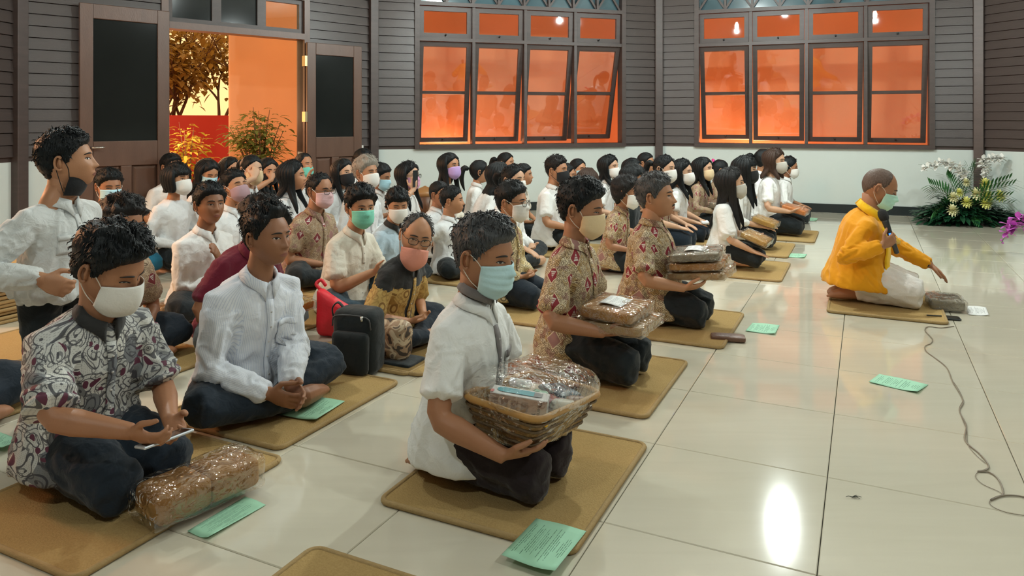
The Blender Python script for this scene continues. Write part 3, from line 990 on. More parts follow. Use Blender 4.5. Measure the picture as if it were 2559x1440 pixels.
def head_dirs(nu, nv):
    u = np.linspace(-1, 1, nu, endpoint=False)
    th = PI * (0.52 * u + 0.48 * u ** 3)
    ph = np.linspace(-PI / 2, PI / 2, nv)
    T, Pp = np.meshgrid(th, ph)
    T, Pp = T.ravel(), Pp.ravel()
    return T, Pp, np.column_stack([np.sin(T) * np.cos(Pp), np.cos(T) * np.cos(Pp), np.sin(Pp)])
_hc = {}
def head_mesh(nu, nv):
    if (nu, nv) not in _hc:
        T, Pp, d = head_dirs(nu, nv)
        V = head_point(d)
        F = [f for f in grid_faces(nu, nv, True)]
        bvh = BVHTree.FromPolygons([tuple(v) for v in V], F)
        _hc[(nu, nv)] = (V, F, bvh, T, Pp, d)
    return _hc[(nu, nv)]
_hiV, _hiF, HBVH, _, _, _ = head_mesh(96, 72)
def face_y(x, z):
    h = HBVH.ray_cast(Vector((x, 0.5, z)), Vector((0, -1, 0)))
    return h[0].y if h[0] else 0.05
def scalp(th, ph, off=0.0):
    d = np.array([[math.sin(th) * math.cos(ph), math.cos(th) * math.cos(ph), math.sin(ph)]])
    p = head_point(d)[0]
    return p + d[0] * off
def add_face(mb, style, hs, Rm, c):
    """eyes, brows, lips and ears as pieces of the same body mesh"""
    tr = lambda P: (np.asarray(P) * hs) @ Rm.T + c
    opn = style.get('eyes', 0.8)
    for s in (-1, 1):
        # almond of the eye
        nu, V = 9, []
        for j in range(3):
            for i in range(nu):
                u = -1 + 2 * i / (nu - 1)
                v = (j - 1)
                x = s * 0.031 + u * 0.0150
                z = 0.0075 + s * u * 0.0012 + v * 0.0056 * opn * (1 - u * u) - (1 - opn) * 0.003
                V.append((x, face_y(x, z) + 0.0012 - abs(v) * 0.0006, z))
        mb.add(tr(V), grid_faces(nu, 3), 1)
        gz = style.get('gaze', 0.0)
        V = [(s * 0.031 + gz, 0, 0.0068)] + [(s * 0.031 + gz + 0.0058 * math.cos(a), 0, 0.0068 + 0.0055 * min(1, opn) * math.sin(a)) for a in np.arange(10) * 2 * PI / 10]
        V = [(x, face_y(x, z) + 0.0022, z) for x, y, z in V]
        mb.add(tr(V), [(0, 1 + i, 1 + (i + 1) % 10) for i in range(10)], 2)
        lid, brow = [], []
        for i in range(7):
            u = -1 + i / 3
            x = s * 0.031 + u * 0.0158
            z = 0.0075 + s * u * 0.0012 + 0.0062 * opn * (1 - u * u) - (1 - opn) * 0.003
            lid.append((x, face_y(x, z) + 0.0012, z))
            x = s * 0.031 + u * 0.0200
            z = 0.0255 + 0.0045 * (1 - u * u) + s * u * -0.001
            brow.append((x, face_y(x, z) + 0.0012, z))
        mb.add(*[q if k else tr(q) for k, q in enumerate(tube(lid, 0.0011 * 1.3, 5, (0, 1, 0)))], 3)
        V, F = tube(brow, [(0.0016, 0.0012), (0.0030, 0.0015), (0.0034, 0.0015), (0.0034, 0.0015), (0.0032, 0.0015), (0.0026, 0.0012), (0.0014, 0.001)], 6, (0, 1, 0))
        mb.add(tr(V), F, 3)
        # ear: rim and shell
        e = []
        for a in np.linspace(-2.2, 2.3, 12):
            rr = 1.0 if a > -0.8 else 0.9
            e.append((s * (0.079 + 0.010 * math.sin(0.5 * (a + 2.2) * 0.65)), -0.012 - 0.0155 * math.cos(a) * rr, -0.004 + 0.029 * math.sin(a)))
        V, F = tube(e, [0.005] * 10 + [0.0065, 0.0065], 6)
        mb.add(tr(V), F, 0)
        V, F = tube([(s * 0.070, -0.008, -0.028), (s * 0.0745, -0.008, -0.004), (s * 0.073, -0.008, 0.022)], [(0.006, 0.010), (0.008, 0.016), (0.006, 0.011)], 8, (1, 0, 0))
        mb.add(tr(V), F, 0)
    nu, V = 9, []
    if not style.get('mask') or style.get('chin'):
        for j, z0 in enumerate((-0.0545, -0.060, -0.0635, -0.066, -0.0715)):
            for i in range(nu):
                u = -1 + 2 * i / (nu - 1)
                x = u * 0.0235
                z = -0.0635 + (z0 + 0.0635) * (1 - u * u) - 0.0015 * u * u
                V.append((x, face_y(x, z) + (0.0010, 0.0018, 0.0002, 0.0020, 0.0010)[j], z))
        mb.add(tr(V), grid_faces(nu, 5), 4)
    if style.get('moustache'):
        for s in (-1, 1):
            q = [(s * t * 0.022, 0, -0.046 - 0.006 * t * t) for t in np.linspace(0.05, 1.1, 5)]
            q = [(x, face_y(x, z) + 0.002, z) for x, y, z in q]
            V, F = tube(q, [(0.003, 0.002), (0.005, 0.003), (0.005, 0.003), (0.004, 0.002), (0.002, 0.001)], 6, (0, 1, 0))
            mb.add(tr(V), F, 3)
# ---- hair
HLINE = {  # azimuth in degrees (0 = front) -> height of the hair's edge
    'short': ([0, 25, 45, 58, 68, 76, 84, 92, 100, 115, 140, 180], [0.070, 0.070, 0.062, 0.045, 0.030, 0.0, -0.005, 0.030, 0.028, -0.03, -0.065, -0.078]),
    'bald': ([0, 20, 40, 58, 68, 76, 84, 92, 100, 115, 140, 180], [0.119, 0.117, 0.108, 0.075, 0.035, 0.015, 0.01, 0.033, 0.028, -0.02, -0.055, -0.068]),
    'recede': ([0, 20, 40, 55, 68, 76, 84, 92, 100, 115, 140, 180], [0.092, 0.092, 0.090, 0.06, 0.032, 0.0, 0.0, 0.030, 0.028, -0.03, -0.065, -0.078]),
    'long': ([0, 10, 25, 45, 60, 75, 90, 110, 140, 180], [0.082, 0.078, 0.070, 0.052, 0.030, 0.0, -0.04, -0.07, -0.09, -0.10]),
    'fringe': ([0, 25, 45, 60, 75, 90, 110, 140, 180], [0.035, 0.038, 0.036, 0.02, -0.01, -0.045, -0.07, -0.09, -0.10])}
def hair_cap(st, nu=64, nv=44):
    kind = st.get('line', 'short')
    V, F, bv, T, Pp, d = head_mesh(nu, nv)
    hx, hy = HLINE[kind]
    hl = np.interp(np.abs(np.degrees(T)), hx, hy) + st.get('edge', 0.0)
    m = sstep(-0.009, 0.009, V[:, 2] - hl)
    top, side = st.get('top', 0.026), st.get('sides', 0.009)
    w = sstep(-0.01, 0.085, V[:, 2])
    th = side + (top - side) * w
    th = th + st.get('quiff', 0.0) * np.exp(-(T / 0.8) ** 2) * sstep(0.05, 0.1, V[:, 2])
    nz = np.array([noise.noise(Vector((v[0] * 85, v[1] * 40, v[2] * 22))) for v in V])
    n2 = np.array([noise.noise(Vector((v[0] * 28 + 5, v[1] * 28, v[2] * 28))) for v in V])
    th = th * (1 + 0.45 * nz + st.get('curl', 0.25) * n2)
    W = V + d * (-0.010 + m * (th + 0.010))[:, None]
    keep = [f for f in F if max(m[i] for i in f) > 0.001]
    return W, keep, m * sstep(0.0, 0.014, V[:, 2] - hl - 0.006)
def person_hair(p, S):
    st = p.get('hair', {})
    mb = MB()
    hs, Rm, c, k = S['hs'], S['Rh'], S['head'], S['k']
    tr = lambda P: (np.asarray(P) * hs) @ Rm.T + c
    W, F, hm = hair_cap(st, *((72, 50) if p.get('near') else (44, 32)))
    mb.add(tr(W), F)
    if (p.get('near') or p.get('mid')) and st.get('top', 0.03) > 0.006:
        rq = np.random.default_rng(int(p['h'][0]) + 3)
        use = np.array(sorted({i for f in F for i in f}))
        use = use[(W[use, 2] > (-0.06 if not st.get('long') else 0.0)) & (hm[use] > 0.85)]
        pick = rq.choice(use, 1000 if p.get('near') else 360)
        cc = np.array([0, -0.035, 0.10])
        for i in pick:
            b = W[i] + rq.normal(0, 0.004, 3)
            nrm = unit(W[i] - np.array([0, -0.01, 0.0]))
            fl = b - cc - nrm * ((b - cc) @ nrm)
            fl = unit(fl + rq.normal(0, 0.25 + st.get('curl', 0.25) * 0.6, 3) * 0.05 + np.array([0.012 * st.get('part', 1), 0.010, 0]))
            ln_ = rq.uniform(0.012, 0.024) * (0.45 if b[2] < 0.02 and not st.get('long') else 1.0)
            b = b - nrm * 0.004
            lf_ = 0.5 + st.get('curl', 0.25)
            q = [b, b + fl * ln_ * 0.5 + nrm * 0.0050, b + fl * ln_ + nrm * rq.uniform(-0.003, 0.0035) * lf_]
            V_, F_ = tube(q, [0.0024, 0.0020, 0.0006], 3, None, False)
            mb.add(tr(V_), F_)
    ln = st.get('long', 0)
    rr = random.Random(st.get('seed', 1) + int(p['h'][0]))
    if ln:
        a0 = st.get('open', 78)
        nst = 17
        for i in range(nst):
            th = math.radians(a0 + (360 - 2 * a0) * i / (nst - 1))
            if st.get('tail') and 100 < math.degrees(th) < 260:
                pass
            sx = math.sin(th)
            q = [scalp(th, 0.95, 0.010), scalp(th, 0.45, 0.020), scalp(th, 0.0, 0.022), scalp(th, -0.5, 0.028)]
            q = [tr([x])[0] for x in q]
            fr = math.degrees(min(th, 2 * PI - th)) < st.get('frontpart', 95)
            base = q[-1]
            sd = 1 if sx > 0 else -1
            for t in (0.35, 0.7, 1.0):
                z = base[2] - (ln * t) * k
                if fr:
                    tgt = S['neck'] + np.array([sd * (0.075 + 0.035 * t) * k, (0.075 + 0.06 * t) * k, 0])
                else:
                    tgt = S['neck'] + np.array([sx * (0.085 + 0.02 * t) * k, (-0.085 - 0.055 * t) * k, 0])
                a = min(1.0, t * 1.3) * min(1.0, ln / 0.2)
                q.append(np.array([base[0] * (1 - a) + tgt[0] * a + rr.uniform(-.006, .006), base[1] * (1 - a) + tgt[1] * a, z]))
            q = smooth_path(q, 3)
            n = len(q)
            wd = np.interp(np.linspace(0, 1, n), [0, 0.2, 0.6, 0.9, 1], [0.016, 0.025, 0.025, 0.018, 0.005]) * hs
            V, Fq = tube(q, [(a, a * 0.55) for a in wd], 7, unit([sx, math.cos(th), 0.15]))
            mb.add(V, Fq)
    if st.get('tail'):
        b = scalp(PI, 0.25, 0.02)
        q = [tr([b])[0]]
        tl = st['tail'] * k
        dr = Rm @ np.array([0, -1, 0])
        q += [q[0] + dr * 0.05 + np.array([0, 0, 0.005]), q[0] + dr * 0.075 - np.array([0, 0, tl * 0.35]), q[0] + dr * 0.06 - np.array([0, 0, tl * 0.75]), q[0] + dr * 0.04 - np.array([0, 0, tl])]
        q = smooth_path(q, 4)
        V, Fq = tube(q, np.interp(np.linspace(0, 1, len(q)), [0, 0.15, 0.5, 1], [0.02, 0.032, 0.03, 0.006]), 9)
        mb.add(V, Fq)
    o = mb.build('hair', HAIR[st.get('col', 'black')], p['root'], smooth=True)
    return o
# ---- face masks
def person_mask(p, S):
    st = p['face']
    if not st.get('mask'):
        return
    kind = st.get('mtype', 'surgical')
    hs, Rm, c = S['hs'], S['Rh'], S['head']
    tr = lambda P: (np.asarray(P) * hs) @ Rm.T + c
    dz = st.get('drop', 0.0)
    nu, nv = (31, 19) if p.get('near') else (19, 13)
    V = []
    for j in range(nv):
        v = j / (nv - 1)
        for i in range(nu):
            u = -1 + 2 * i / (nu - 1)
            if kind == 'kn95':
                A = math.radians(56)
                zt = 0.004 - 0.022 * abs(u) ** 1.5
                zb = -0.128 + 0.030 * abs(u) ** 1.6
                z = zt + (zb - zt) * v
                bul = 0.036 * (1 - abs(u)) ** 1.2 * math.sin(PI * min(1, 0.12 + v * 0.8))
            elif kind == 'cup':
                A = math.radians(62)
                zt = 0.002 - 0.020 * abs(u) ** 1.4
                zb = -0.130 + 0.040 * abs(u) ** 1.6
                z = zt + (zb - zt) * v
                bul = 0.020 * (1 - u * u) * math.sin(PI * min(1, 0.1 + v * 0.85))
            else:
                A = math.radians(60)
                zt = 0.0 - 0.010 * abs(u) ** 1.6
                zb = -0.126 + 0.026 * abs(u) ** 1.4
                z = zt + (zb - zt) * v
                bul = 0.011 * (1 - u * u) * math.sin(PI * v) + 0.0022 * math.sin(v * 5 * 2 * PI) * (1 - abs(u)) ** 0.5
            a = u * A
            dirx = np.array([math.sin(a), math.cos(a), 0])
            rf = 0.066 + 0.040 * math.cos(a) ** 1.5
            h = HBVH.ray_cast(Vector((dirx[0] * 0.4, dirx[1] * 0.4, max(z, -0.112))), Vector((-dirx[0], -dirx[1], 0)))
            rs = math.hypot(h[0].x, h[0].y) if h[0] else 0.05
            rr = max(rs + 0.003, (rf + bul) * (1 - 0.28 * max(0, (v - 0.62) / 0.38) ** 2)) if kind != 'kn95' else max(rs + 0.003, (rf + bul) * (1 - 0.22 * max(0, (v - 0.6) / 0.4) ** 2))
            rr += 0.006 * math.exp(-(u / 0.16) ** 2) * math.exp(-((v - 0.22) / 0.16) ** 2) if kind == 'surgical' else 0
            if st.get('chin') and p.get('near'):
                rr, z = 0.058 + 0.012 * math.sin(PI * v), -0.078 - 0.075 * v + 0.012 * abs(u)
                dirx = np.array([math.sin(a * 1.35), math.cos(a * 1.35), 0])
                V.append((dirx[0] * rr * 0.95, dirx[1] * rr + 0.012 - 0.03 * v, z))
                continue
            V.append((dirx[0] * rr, dirx[1] * rr + st.get('fwd', 0.0), z + dz))
    me = raw_mesh('face_mask', tr(V), grid_faces(nu, nv), MASKM[st['mask']])
    o = link('face_mask', me, p['root'])
    sd = o.modifiers.new('thickness', 'SOLIDIFY'); sd.thickness = 0.0025; sd.offset = 1
    for s, col in ((-1, 0), (1, nu - 1)):
        mb = MB()
        Vn = np.array(V)
        top, bot = Vn[int(nv * 0.06) * nu + col], Vn[int(nv * 0.86) * nu + col]
        r = 0.0016 if p.get('near') else 0.0022
        pts = [top, (top + np.array([s * 0.072, 0.02, 0.012])) / 2 + np.array([s * 0.010, 0, 0.004]), np.array([s * 0.084, -0.004, 0.020]), np.array([s * 0.083, -0.028, 0.008])]
        mb.tube(tr(smooth_path(pts, 4)), r, 5)
        pts = [bot, (bot + np.array([s * 0.076, -0.02, -0.035])) / 2 + np.array([s * 0.006, 0, -0.004]), np.array([s * 0.080, -0.024, -0.030]), np.array([s * 0.083, -0.028, 0.008])]
        mb.tube(tr(smooth_path(pts, 4)), r, 5)
        mb.build('ear_loop', MASKM['black'] if st['mask'] in ('black', 'navy') else strap_m, o, smooth=True)
def person_glasses(p, S):
    g = p['face'].get('glasses')
    if not g:
        return
    hs, Rm, c = S['hs'], S['Rh'], S['head']
    tr = lambda P: (np.asarray(P) * hs) @ Rm.T + c
    mb = MB()
    dz = p['face'].get('gdz', 0.0)
    lens = MB()
    for s in (-1, 1):
        q = []
        for a in np.linspace(0, 2 * PI, 17):
            x = s * 0.033 + 0.025 * math.copysign(abs(math.cos(a)) ** 0.7, math.cos(a))
            z = 0.003 + 0.018 * math.copysign(abs(math.sin(a)) ** 0.7, math.sin(a))
            q.append((x, 0.115 - 0.35 * abs(x) ** 1.3, z + dz))
        mb.tube(tr(q), 0.0018, 5)
        lens.add(tr(q[:-1]), [tuple(range(16))])
        mb.tube(tr([(s * 0.058, 0.102, 0.008 + dz), (s * 0.074, 0.085, 0.010 + dz), (s * 0.083, 0.0, 0.012 + dz), (s * 0.082, -0.025, 0.002 + dz)]), 0.0018, 5)
    mb.tube(tr([(-0.008, 0.116, 0.008 + dz), (0, 0.118, 0.011 + dz), (0.008, 0.116, 0.008 + dz)]), 0.0018, 5)
    o = mb.build('glasses', pm('dark_frame', (0.03, 0.02, 0.015), 0.3, 0.1), p['root'], smooth=True)
    lens.build('lens', glass, o)
# ---- skeleton
POSE = dict(kneel=dict(hz=0.185, legs='kneel'), cross=dict(hz=0.115, legs='cross'), stand=dict(hz=0.64, legs='stand'), side=dict(hz=0.125, legs='side'))
def spine(p, k=1.0):
    hz = POSE[p['pose']]['hz']
    lean, hunch, side = math.radians(p.get('lean', 4)), math.radians(p.get('hunch', 8)), math.radians(p.get('side', 0))
    pts = [np.array([0, 0, hz])]
    n = 10
    tl = p.get('torso', 0.435)
    for i in range(n):
        a = lean + hunch * (i / (n - 1)) ** 1.5
        pts.append(pts[-1] + np.array([math.sin(side) * math.cos(a), math.sin(a), math.cos(a) * math.cos(side)]) * tl / n)
    nk = pts[-1]
    up = unit(pts[-1] - pts[-2])
    hd = nk + up * 0.055 + np.array([0, 0.024 + p.get('hfwd', 0.0), 0.113])
    return np.array(pts) * k, nk * k, hd * k
def spine_frame(pts, s):
    """position and axes at arc length s (may run past the ends)"""
    seg = np.linalg.norm(np.diff(pts, axis=0), axis=1)
    cs = np.concatenate([[0], np.cumsum(seg)])
    if s <= 0:
        t = unit(pts[1] - pts[0]); c = pts[0] + t * s
    elif s >= cs[-1]:
        t = unit(pts[-1] - pts[-2]); c = pts[-1] + t * (s - cs[-1])
    else:
        i = int(np.searchsorted(cs, s) - 1)
        f = (s - cs[i]) / seg[i]
        c = pts[i] * (1 - f) + pts[i + 1] * f
        t = unit(pts[i + 1] - pts[i])
    rt = unit(np.array([1, 0, 0]) - t * t[0])
    return c, rt, np.cross(t, rt), t
def ik(S, W, l1, l2, pole):
    d = W - S
    n = np.linalg.norm(d)
    mx = (l1 + l2) * 0.985
    if n > mx:
        W = S + d / n * mx; d = W - S; n = mx
    n = max(n, abs(l1 - l2) + 0.02)
    a = (l1 * l1 - l2 * l2 + n * n) / (2 * n)
    h = math.sqrt(max(l1 * l1 - a * a, 0))
    u = unit(d)
    pv = unit(pole - u * (u @ pole))
    return S + u * a + pv * h, W
HANDS = dict(  # wrist (x outwards), fingers' direction, palm normal, curl; for the right hand, mirrored for the left
    thigh=((0.13, 0.26, 0.235), (-0.25, 0.95, -0.22), (0, -0.2, -1), 0.22),
    lap=((0.10, 0.21, 0.235), (-0.85, 0.45, -0.15), (-0.1, -0.4, 0.9), 0.35),
    clasp=((0.085, 0.24, 0.22), (-0.55, 0.75, -0.45), (-0.8, -0.2, 0.4), 0.55),
    hold=((0.15, 0.25, 0.26), (-0.35, 0.9, 0.05), (-0.3, 0.05, 1), 0.35),
    rest=((0.17, 0.20, 0.215), (-0.1, 0.95, -0.3), (0, -0.3, -1), 0.3),
    phone=((0.08, 0.27, 0.36), (-0.35, 0.85, 0.3), (-0.5, -0.3, 0.8), 0.7),
    side_=((0.30, -0.02, 0.22), (0.1, 0.3, -1), (-1, 0, 0), 0.3))
def add_hand(mb, W, d, n, right, k, curl, thumb=0.6):
    d = unit(d); n = unit(np.asarray(n, float) - d * (np.asarray(n, float) @ d))
    t = np.cross(d, n) * (1 if right else -1)              # thumb side
    mb.tube([W - d * 0.015 * k, W + d * 0.012 * k, W + d * 0.045 * k, W + d * 0.086 * k], [(0.027 * k, 0.020 * k), (0.030 * k, 0.018 * k), (0.040 * k, 0.0165 * k), (0.039 * k, 0.0125 * k)], 12, n)
    for i, (off, ln, r) in enumerate(((0.029, 0.070, 0.0090), (0.0095, 0.078, 0.0093), (-0.0105, 0.072, 0.0088), (-0.0295, 0.056, 0.0078))):
        c = W + d * (0.080 - abs(off) * 0.14) * k + t * off * k
        pts, a = [c], curl * 0.45
        for sg in (0.46, 0.30, 0.24):
            dd = d * math.cos(a) + n * math.sin(a) + t * off * 0.9
            pts.append(pts[-1] + unit(dd) * ln * sg * k)
            a += curl * (0.95 + 0.06 * i)
        mb.tube(pts, [r * k, r * 0.98 * k, r * 0.9 * k, r * 0.72 * k], 8)
    b = W + d * 0.022 * k + t * 0.024 * k
    dd = unit(d * 0.62 + t * 0.72 + n * 0.30)
    m1 = b + dd * 0.042 * k
    d2 = unit(d * 0.95 + t * (0.55 - thumb * 0.5) + n * (0.15 + 0.5 * curl * thumb))
    m2 = m1 + d2 * 0.030 * k
    mb.tube([b - t * 0.008 * k, m1, m2, m2 + unit(d2 + n * 0.2 * curl) * 0.024 * k], [0.0145 * k, 0.0115 * k, 0.0105 * k, 0.0080 * k], 8)
def loft(rings, seg=20, pw=2.4):
    V, F = [], []
    a = np.arange(seg) * 2 * PI / seg
    ca, sa = np.cos(a), np.sin(a)
    q = 2 / pw
    ca = np.sign(ca) * np.abs(ca) ** q; sa = np.sign(sa) * np.abs(sa) ** q
    for c, rt, fw, rx, ry in rings:
        V.append(c + np.outer(ca * rx, rt) + np.outer(sa * ry, fw))
    n = len(rings)
    for i in range(n - 1):
        for k in range(seg):
            k2 = (k + 1) % seg
            F.append((i * seg + k, i * seg + k2, (i + 1) * seg + k2, (i + 1) * seg + k))
    V = np.concatenate(V + [[rings[0][0]], [rings[-1][0]]])
    b = n * seg
    for k in range(seg):
        k2 = (k + 1) % seg
        F.append((b, k2, k)); F.append((b + 1, (n - 1) * seg + k, (n - 1) * seg + k2))
    return V, F

PEOPLE = []
BAKE = []          # (object, voxel, smoothing steps)
def remesh_later(o, vox, it):
    r = o.modifiers.new('remesh', 'REMESH'); r.mode = 'VOXEL'; r.voxel_size = vox; r.use_smooth_shade = True
    s = o.modifiers.new('smooth', 'SMOOTH'); s.iterations = it; s.factor = 0.5
    BAKE.append(o)

def build_person(p):
    hx, hy, Y = p['h']
    F = math.radians(p.get('F', -26))
    hw = at(hx, hy, Y)
    z0 = p.get('z0', 0.0)
    pts, nk, hd = spine(p)
    k = p.get('k') or float(np.clip((hw[2] - z0) / hd[2], 0.55, 1.22))
    if p.get('k'):                                  # height fixed by leg length instead (standing)
        pass
    pts, nk, hd = spine(p, k)
    fw = np.array([math.cos(F), math.sin(F)]); rt = np.array([math.sin(F), -math.cos(F)])
    base = hw[:2] - fw * hd[1] - rt * hd[0]
    root = empty('person', (base[0], base[1], z0), F - PI / 2)
    tag(root, p['label'], 'person', 'people seated in rows')
    p['root'] = root; p['base'] = base; p['fw'] = fw; p['rt'] = rt
    near = p.get('near', 0)
    hs = p.get('hs', 1.0) * (1.0 if p.get('adult', 1) else 0.9)
    hyaw, hpit, hrol = (math.radians(a) for a in p.get('head', (0, 0, 0)))
    Rh = rot(hyaw, hpit, hrol)
    S = dict(hs=hs, Rh=Rh, head=hd, neck=nk, k=k, spine=pts)
    p['S'] = S
    fat, fem = p.get('fat', 1.0), p.get('fem', 0)
    face = p.setdefault('face', {})
    # limbs (skin) as tubes, merged by remeshing; head grid joined afterwards
    lim = MB()
    c, r_, f_, t_ = spine_frame(pts, 0.378 * k * p.get('torso', 0.435) / 0.46)
    sw = (0.142 if fem else 0.160) * k * (0.5 + 0.5 * fat)
    l1, l2 = 0.262 * k, 0.235 * k
    arms = {}
    for s, side in ((1, 'R'), (-1, 'L')):
        sh = c + r_ * s * sw - t_ * 0.012 * k + f_ * 0.004
        spec = p.get(side, p.get('hands', 'thigh'))
        if isinstance(spec, str):
            spec = HANDS[spec]
            wx, d, n, cu = np.array(spec[0]) * k * np.array([s, 1, 1]), np.array(spec[1]) * np.array([s, 1, 1]), np.array(spec[2]) * np.array([s, 1, 1]), spec[3]
            if p['pose'] == 'cross':
                wx[2] -= 0.07 * k
        else:
            if spec[0][2] > 1.4:                      # (pixel column, row, distance)
                q = at(*spec[0])
                wl = np.array([(q[:2] - base) @ rt, (q[:2] - base) @ fw, q[2] - z0])
                spec = (tuple(wl / k),) + tuple(spec[1:])
            wx, d, n, cu = np.array(spec[0]) * k, np.array(spec[1], float), np.array(spec[2], float), spec[3]
        pole = np.array(p.get('pole' + side, (s * 0.65, -0.45, -0.6)), float)
        el, wr = ik(sh, wx, l1, l2, pole)
        arms[side] = (sh, el, wr)
        up_r, fo = (0.040, 0.034) if fem else (0.046, 0.039)
        up_r *= k * p.get('arm', 1.0); fo *= k * p.get('arm', 1.0)
        ax = unit(wr - el)
        fe = fo
        if p.get('sleeve', 'short') == 'long':           # keep the arm well inside its sleeve
            up_r *= 0.72; fe = fo * 0.74
        lim.tube([sh, sh * 0.5 + el * 0.5, el - unit(el - sh) * 0.02 * k, el + ax * 0.015 * k, el + ax * 0.07 * k, el * 0.35 + wr * 0.65, wr, wr + ax * 0.01], [up_r * 1.05, up_r, fe * 1.02, fe * 1.0, fe * 1.06, fo * (0.80 if fe < fo and not p.get('rolled') else 0.86), fo * 0.68, fo * 0.66], 12)
        add_hand(lim, wr, d, n, s > 0, k * p.get('hand', 1.0), cu)
    S['arms'] = arms
    # torso core and neck keep the body one figure under the clothes
    core = MB()
    core.add(*loft([(*spine_frame(pts, a * k)[:3], rx * k, ry * k) for a, rx, ry in ((-0.05, 0.10, 0.08), (0.0, 0.11, 0.085), (0.14, 0.10, 0.07), (0.27, 0.105, 0.065), (0.35, 0.085, 0.05), (0.42, 0.048, 0.045))], 14))
    hb = hd + Rh @ np.array([0, -0.022, -0.05]) * hs
    nr = (0.045 if fem else 0.053) * (0.4 * k + 0.6 * hs) * (0.6 + 0.4 * fat)
    core.tube([pts[-2], nk + np.array([0, -0.006, 0.0]), nk * 0.5 + hb * 0.5, hb], [nr * 1.25, nr * 1.12, nr, nr * 0.98], 14)
    p['core'] = core
    # legs
    lg = MB(); ft = lim
    hz = POSE[p['pose']]['hz'] * k
    legs = POSE[p['pose']]['legs']
    tr_ = p.get('thigh', 1.0) * (0.9 if fem else 1.0) * (0.6 + 0.4 * fat)
    bare = p.get('bare_shin')
    pel = [np.array([-0.095 * k, 0, hz]), np.array([0.095 * k, 0, hz])]
    lg.tube([pel[0], (pel[0] + pel[1]) / 2, pel[1]], [0.105 * k * tr_, 0.118 * k * tr_, 0.105 * k * tr_], 14)
    for s in (1, -1):
        if legs == 'kneel':
            kw = p.get('kw', 0.102)
            hip, kn, an, toe = np.array([s * 0.088, 0.0, 0.172]), np.array([s * kw, 0.358, 0.088]), np.array([s * 0.080, -0.050, 0.060]), np.array([s * 0.055, -0.165, 0.032])
        elif legs == 'cross':
            hip, kn = np.array([s * 0.09, 0.02, 0.10]), np.array([s * 0.33, 0.20, 0.105])
            an, toe = (np.array([-s * 0.06, 0.31 if s > 0 else 0.24, 0.055]), np.array([-s * 0.20, 0.26 if s > 0 else 0.20, 0.035]))
        elif legs == 'side':
            hip, kn, an, toe = np.array([s * 0.085, 0, 0.11]), np.array([0.02 + s * 0.12, 0.38, 0.085]), np.array([-0.26 + s * 0.05, 0.06, 0.05]), np.array([-0.36 + s * 0.05, -0.04, 0.03])
        else:
            hip, kn, an, toe = np.array([s * 0.075, 0, 0.61]), np.array([s * 0.085, 0.012, 0.33]), np.array([s * 0.085, -0.01, 0.055]), np.array([s * 0.10, 0.11, 0.022])
        hip, kn, an, toe = hip * k, kn * k, an * k, toe * k
        core.tube([hip + np.array([0, 0, 0.01]), kn, an], [0.035 * k, 0.024 * k, 0.024 * k], 8)
        rk = (0.084 if legs == 'kneel' else 0.072) * k * tr_
        th = smooth_path([hip, hip * 0.5 + kn * 0.5 + np.array([0, 0, 0.012 * k]), kn], 3)
        if legs == 'stand':
            lg.tube(th, np.linspace(0.085, 0.06, len(th)) * k, 14)
            lg.tube([kn, kn * 0.5 + an * 0.5, an], [0.06 * k, 0.058 * k, 0.052 * k], 14)
        else:
            lg.tube(th, np.interp(np.linspace(0, 1, len(th)), [0, 0.5, 1], [0.088 * k * tr_, 0.098 * k * tr_, rk]), 14)
            if bare:
                ft.tube([kn - np.array([0, 0.05 * k, 0.012 * k]), kn * 0.55 + an * 0.45, an], [0.045 * k, 0.046 * k, 0.03 * k], 12)
            else:
                lg.tube([kn, kn * 0.5 + an * 0.5 - np.array([0, 0, 0.004]), kn * 0.12 + an * 0.88], [rk * 0.98, 0.058 * k * tr_, 0.048 * k], 14)
        ft.tube([an + (kn - an) * 0.18, an, an * 0.55 + toe * 0.45, toe], [0.036 * k, 0.042 * k, (0.044 * k, 0.038 * k), (0.040 * k, 0.022 * k)], 10, (0, 0, 1))
        dt = unit(toe - an); sdv = unit(np.cross(dt, (0, 0, 1)))
        for i in range(5):
            b0 = toe + sdv * (-0.026 + 0.013 * i) * k
            ft.tube([b0, b0 + dt * (0.022 - 0.003 * abs(i - 1)) * k - np.array([0, 0, 0.006])], [0.0105 * k, 0.0080 * k], 6)
    vo = (0.0054, 0.0085, 0.0105) if near else ((0.0082, 0.0124, 0.0145) if p.get('mid') else (0.0104, 0.0165, 0.018))
    body = lim.build('body', [SKIN[p.get('skin', 'tan')], eye_white, eye_dark, brow_m, lip_m], root, smooth=True)
    remesh_later(body, vo[0], 2)
    p['body'] = body
    tro = lg.build('skirt' if p.get('skirt') else 'trousers', CL[p.get('pants', 'black')], root, smooth=True)
    remesh_later(tro, vo[2], 6)
    p['trousers'] = tro
    # shirt
    sh_ = MB()
    T = p.get('torso', 0.435) / 0.46
    W = (0.90 if fem else 1.0) * fat
    hem = p.get('hem', 0.09)
    D = W * p.get('belly', 1.0)
    rings = []
    for a, rx, ry, off in ((-hem, 0.204, 0.180, 0.016), (-hem * 0.5, 0.202, 0.174, 0.013), (0.02, 0.188, 0.154, 0.010), (0.11, 0.168, 0.134, 0.010), (0.20, 0.166, 0.130, 0.012), (0.29, 0.176, 0.129, 0.010), (0.35, 0.180, 0.118, 0.004), (0.40, 0.150, 0.098, 0.0), (0.430, 0.108, 0.082, 0.0), (0.450, 0.074, 0.070, 0.0), (0.458, 0.060, 0.060, 0.002)):
        c, r_, f_, t_ = spine_frame(pts, a * k * T)
        bl = p.get('belly', 1.0) if a < 0.25 else 1.0
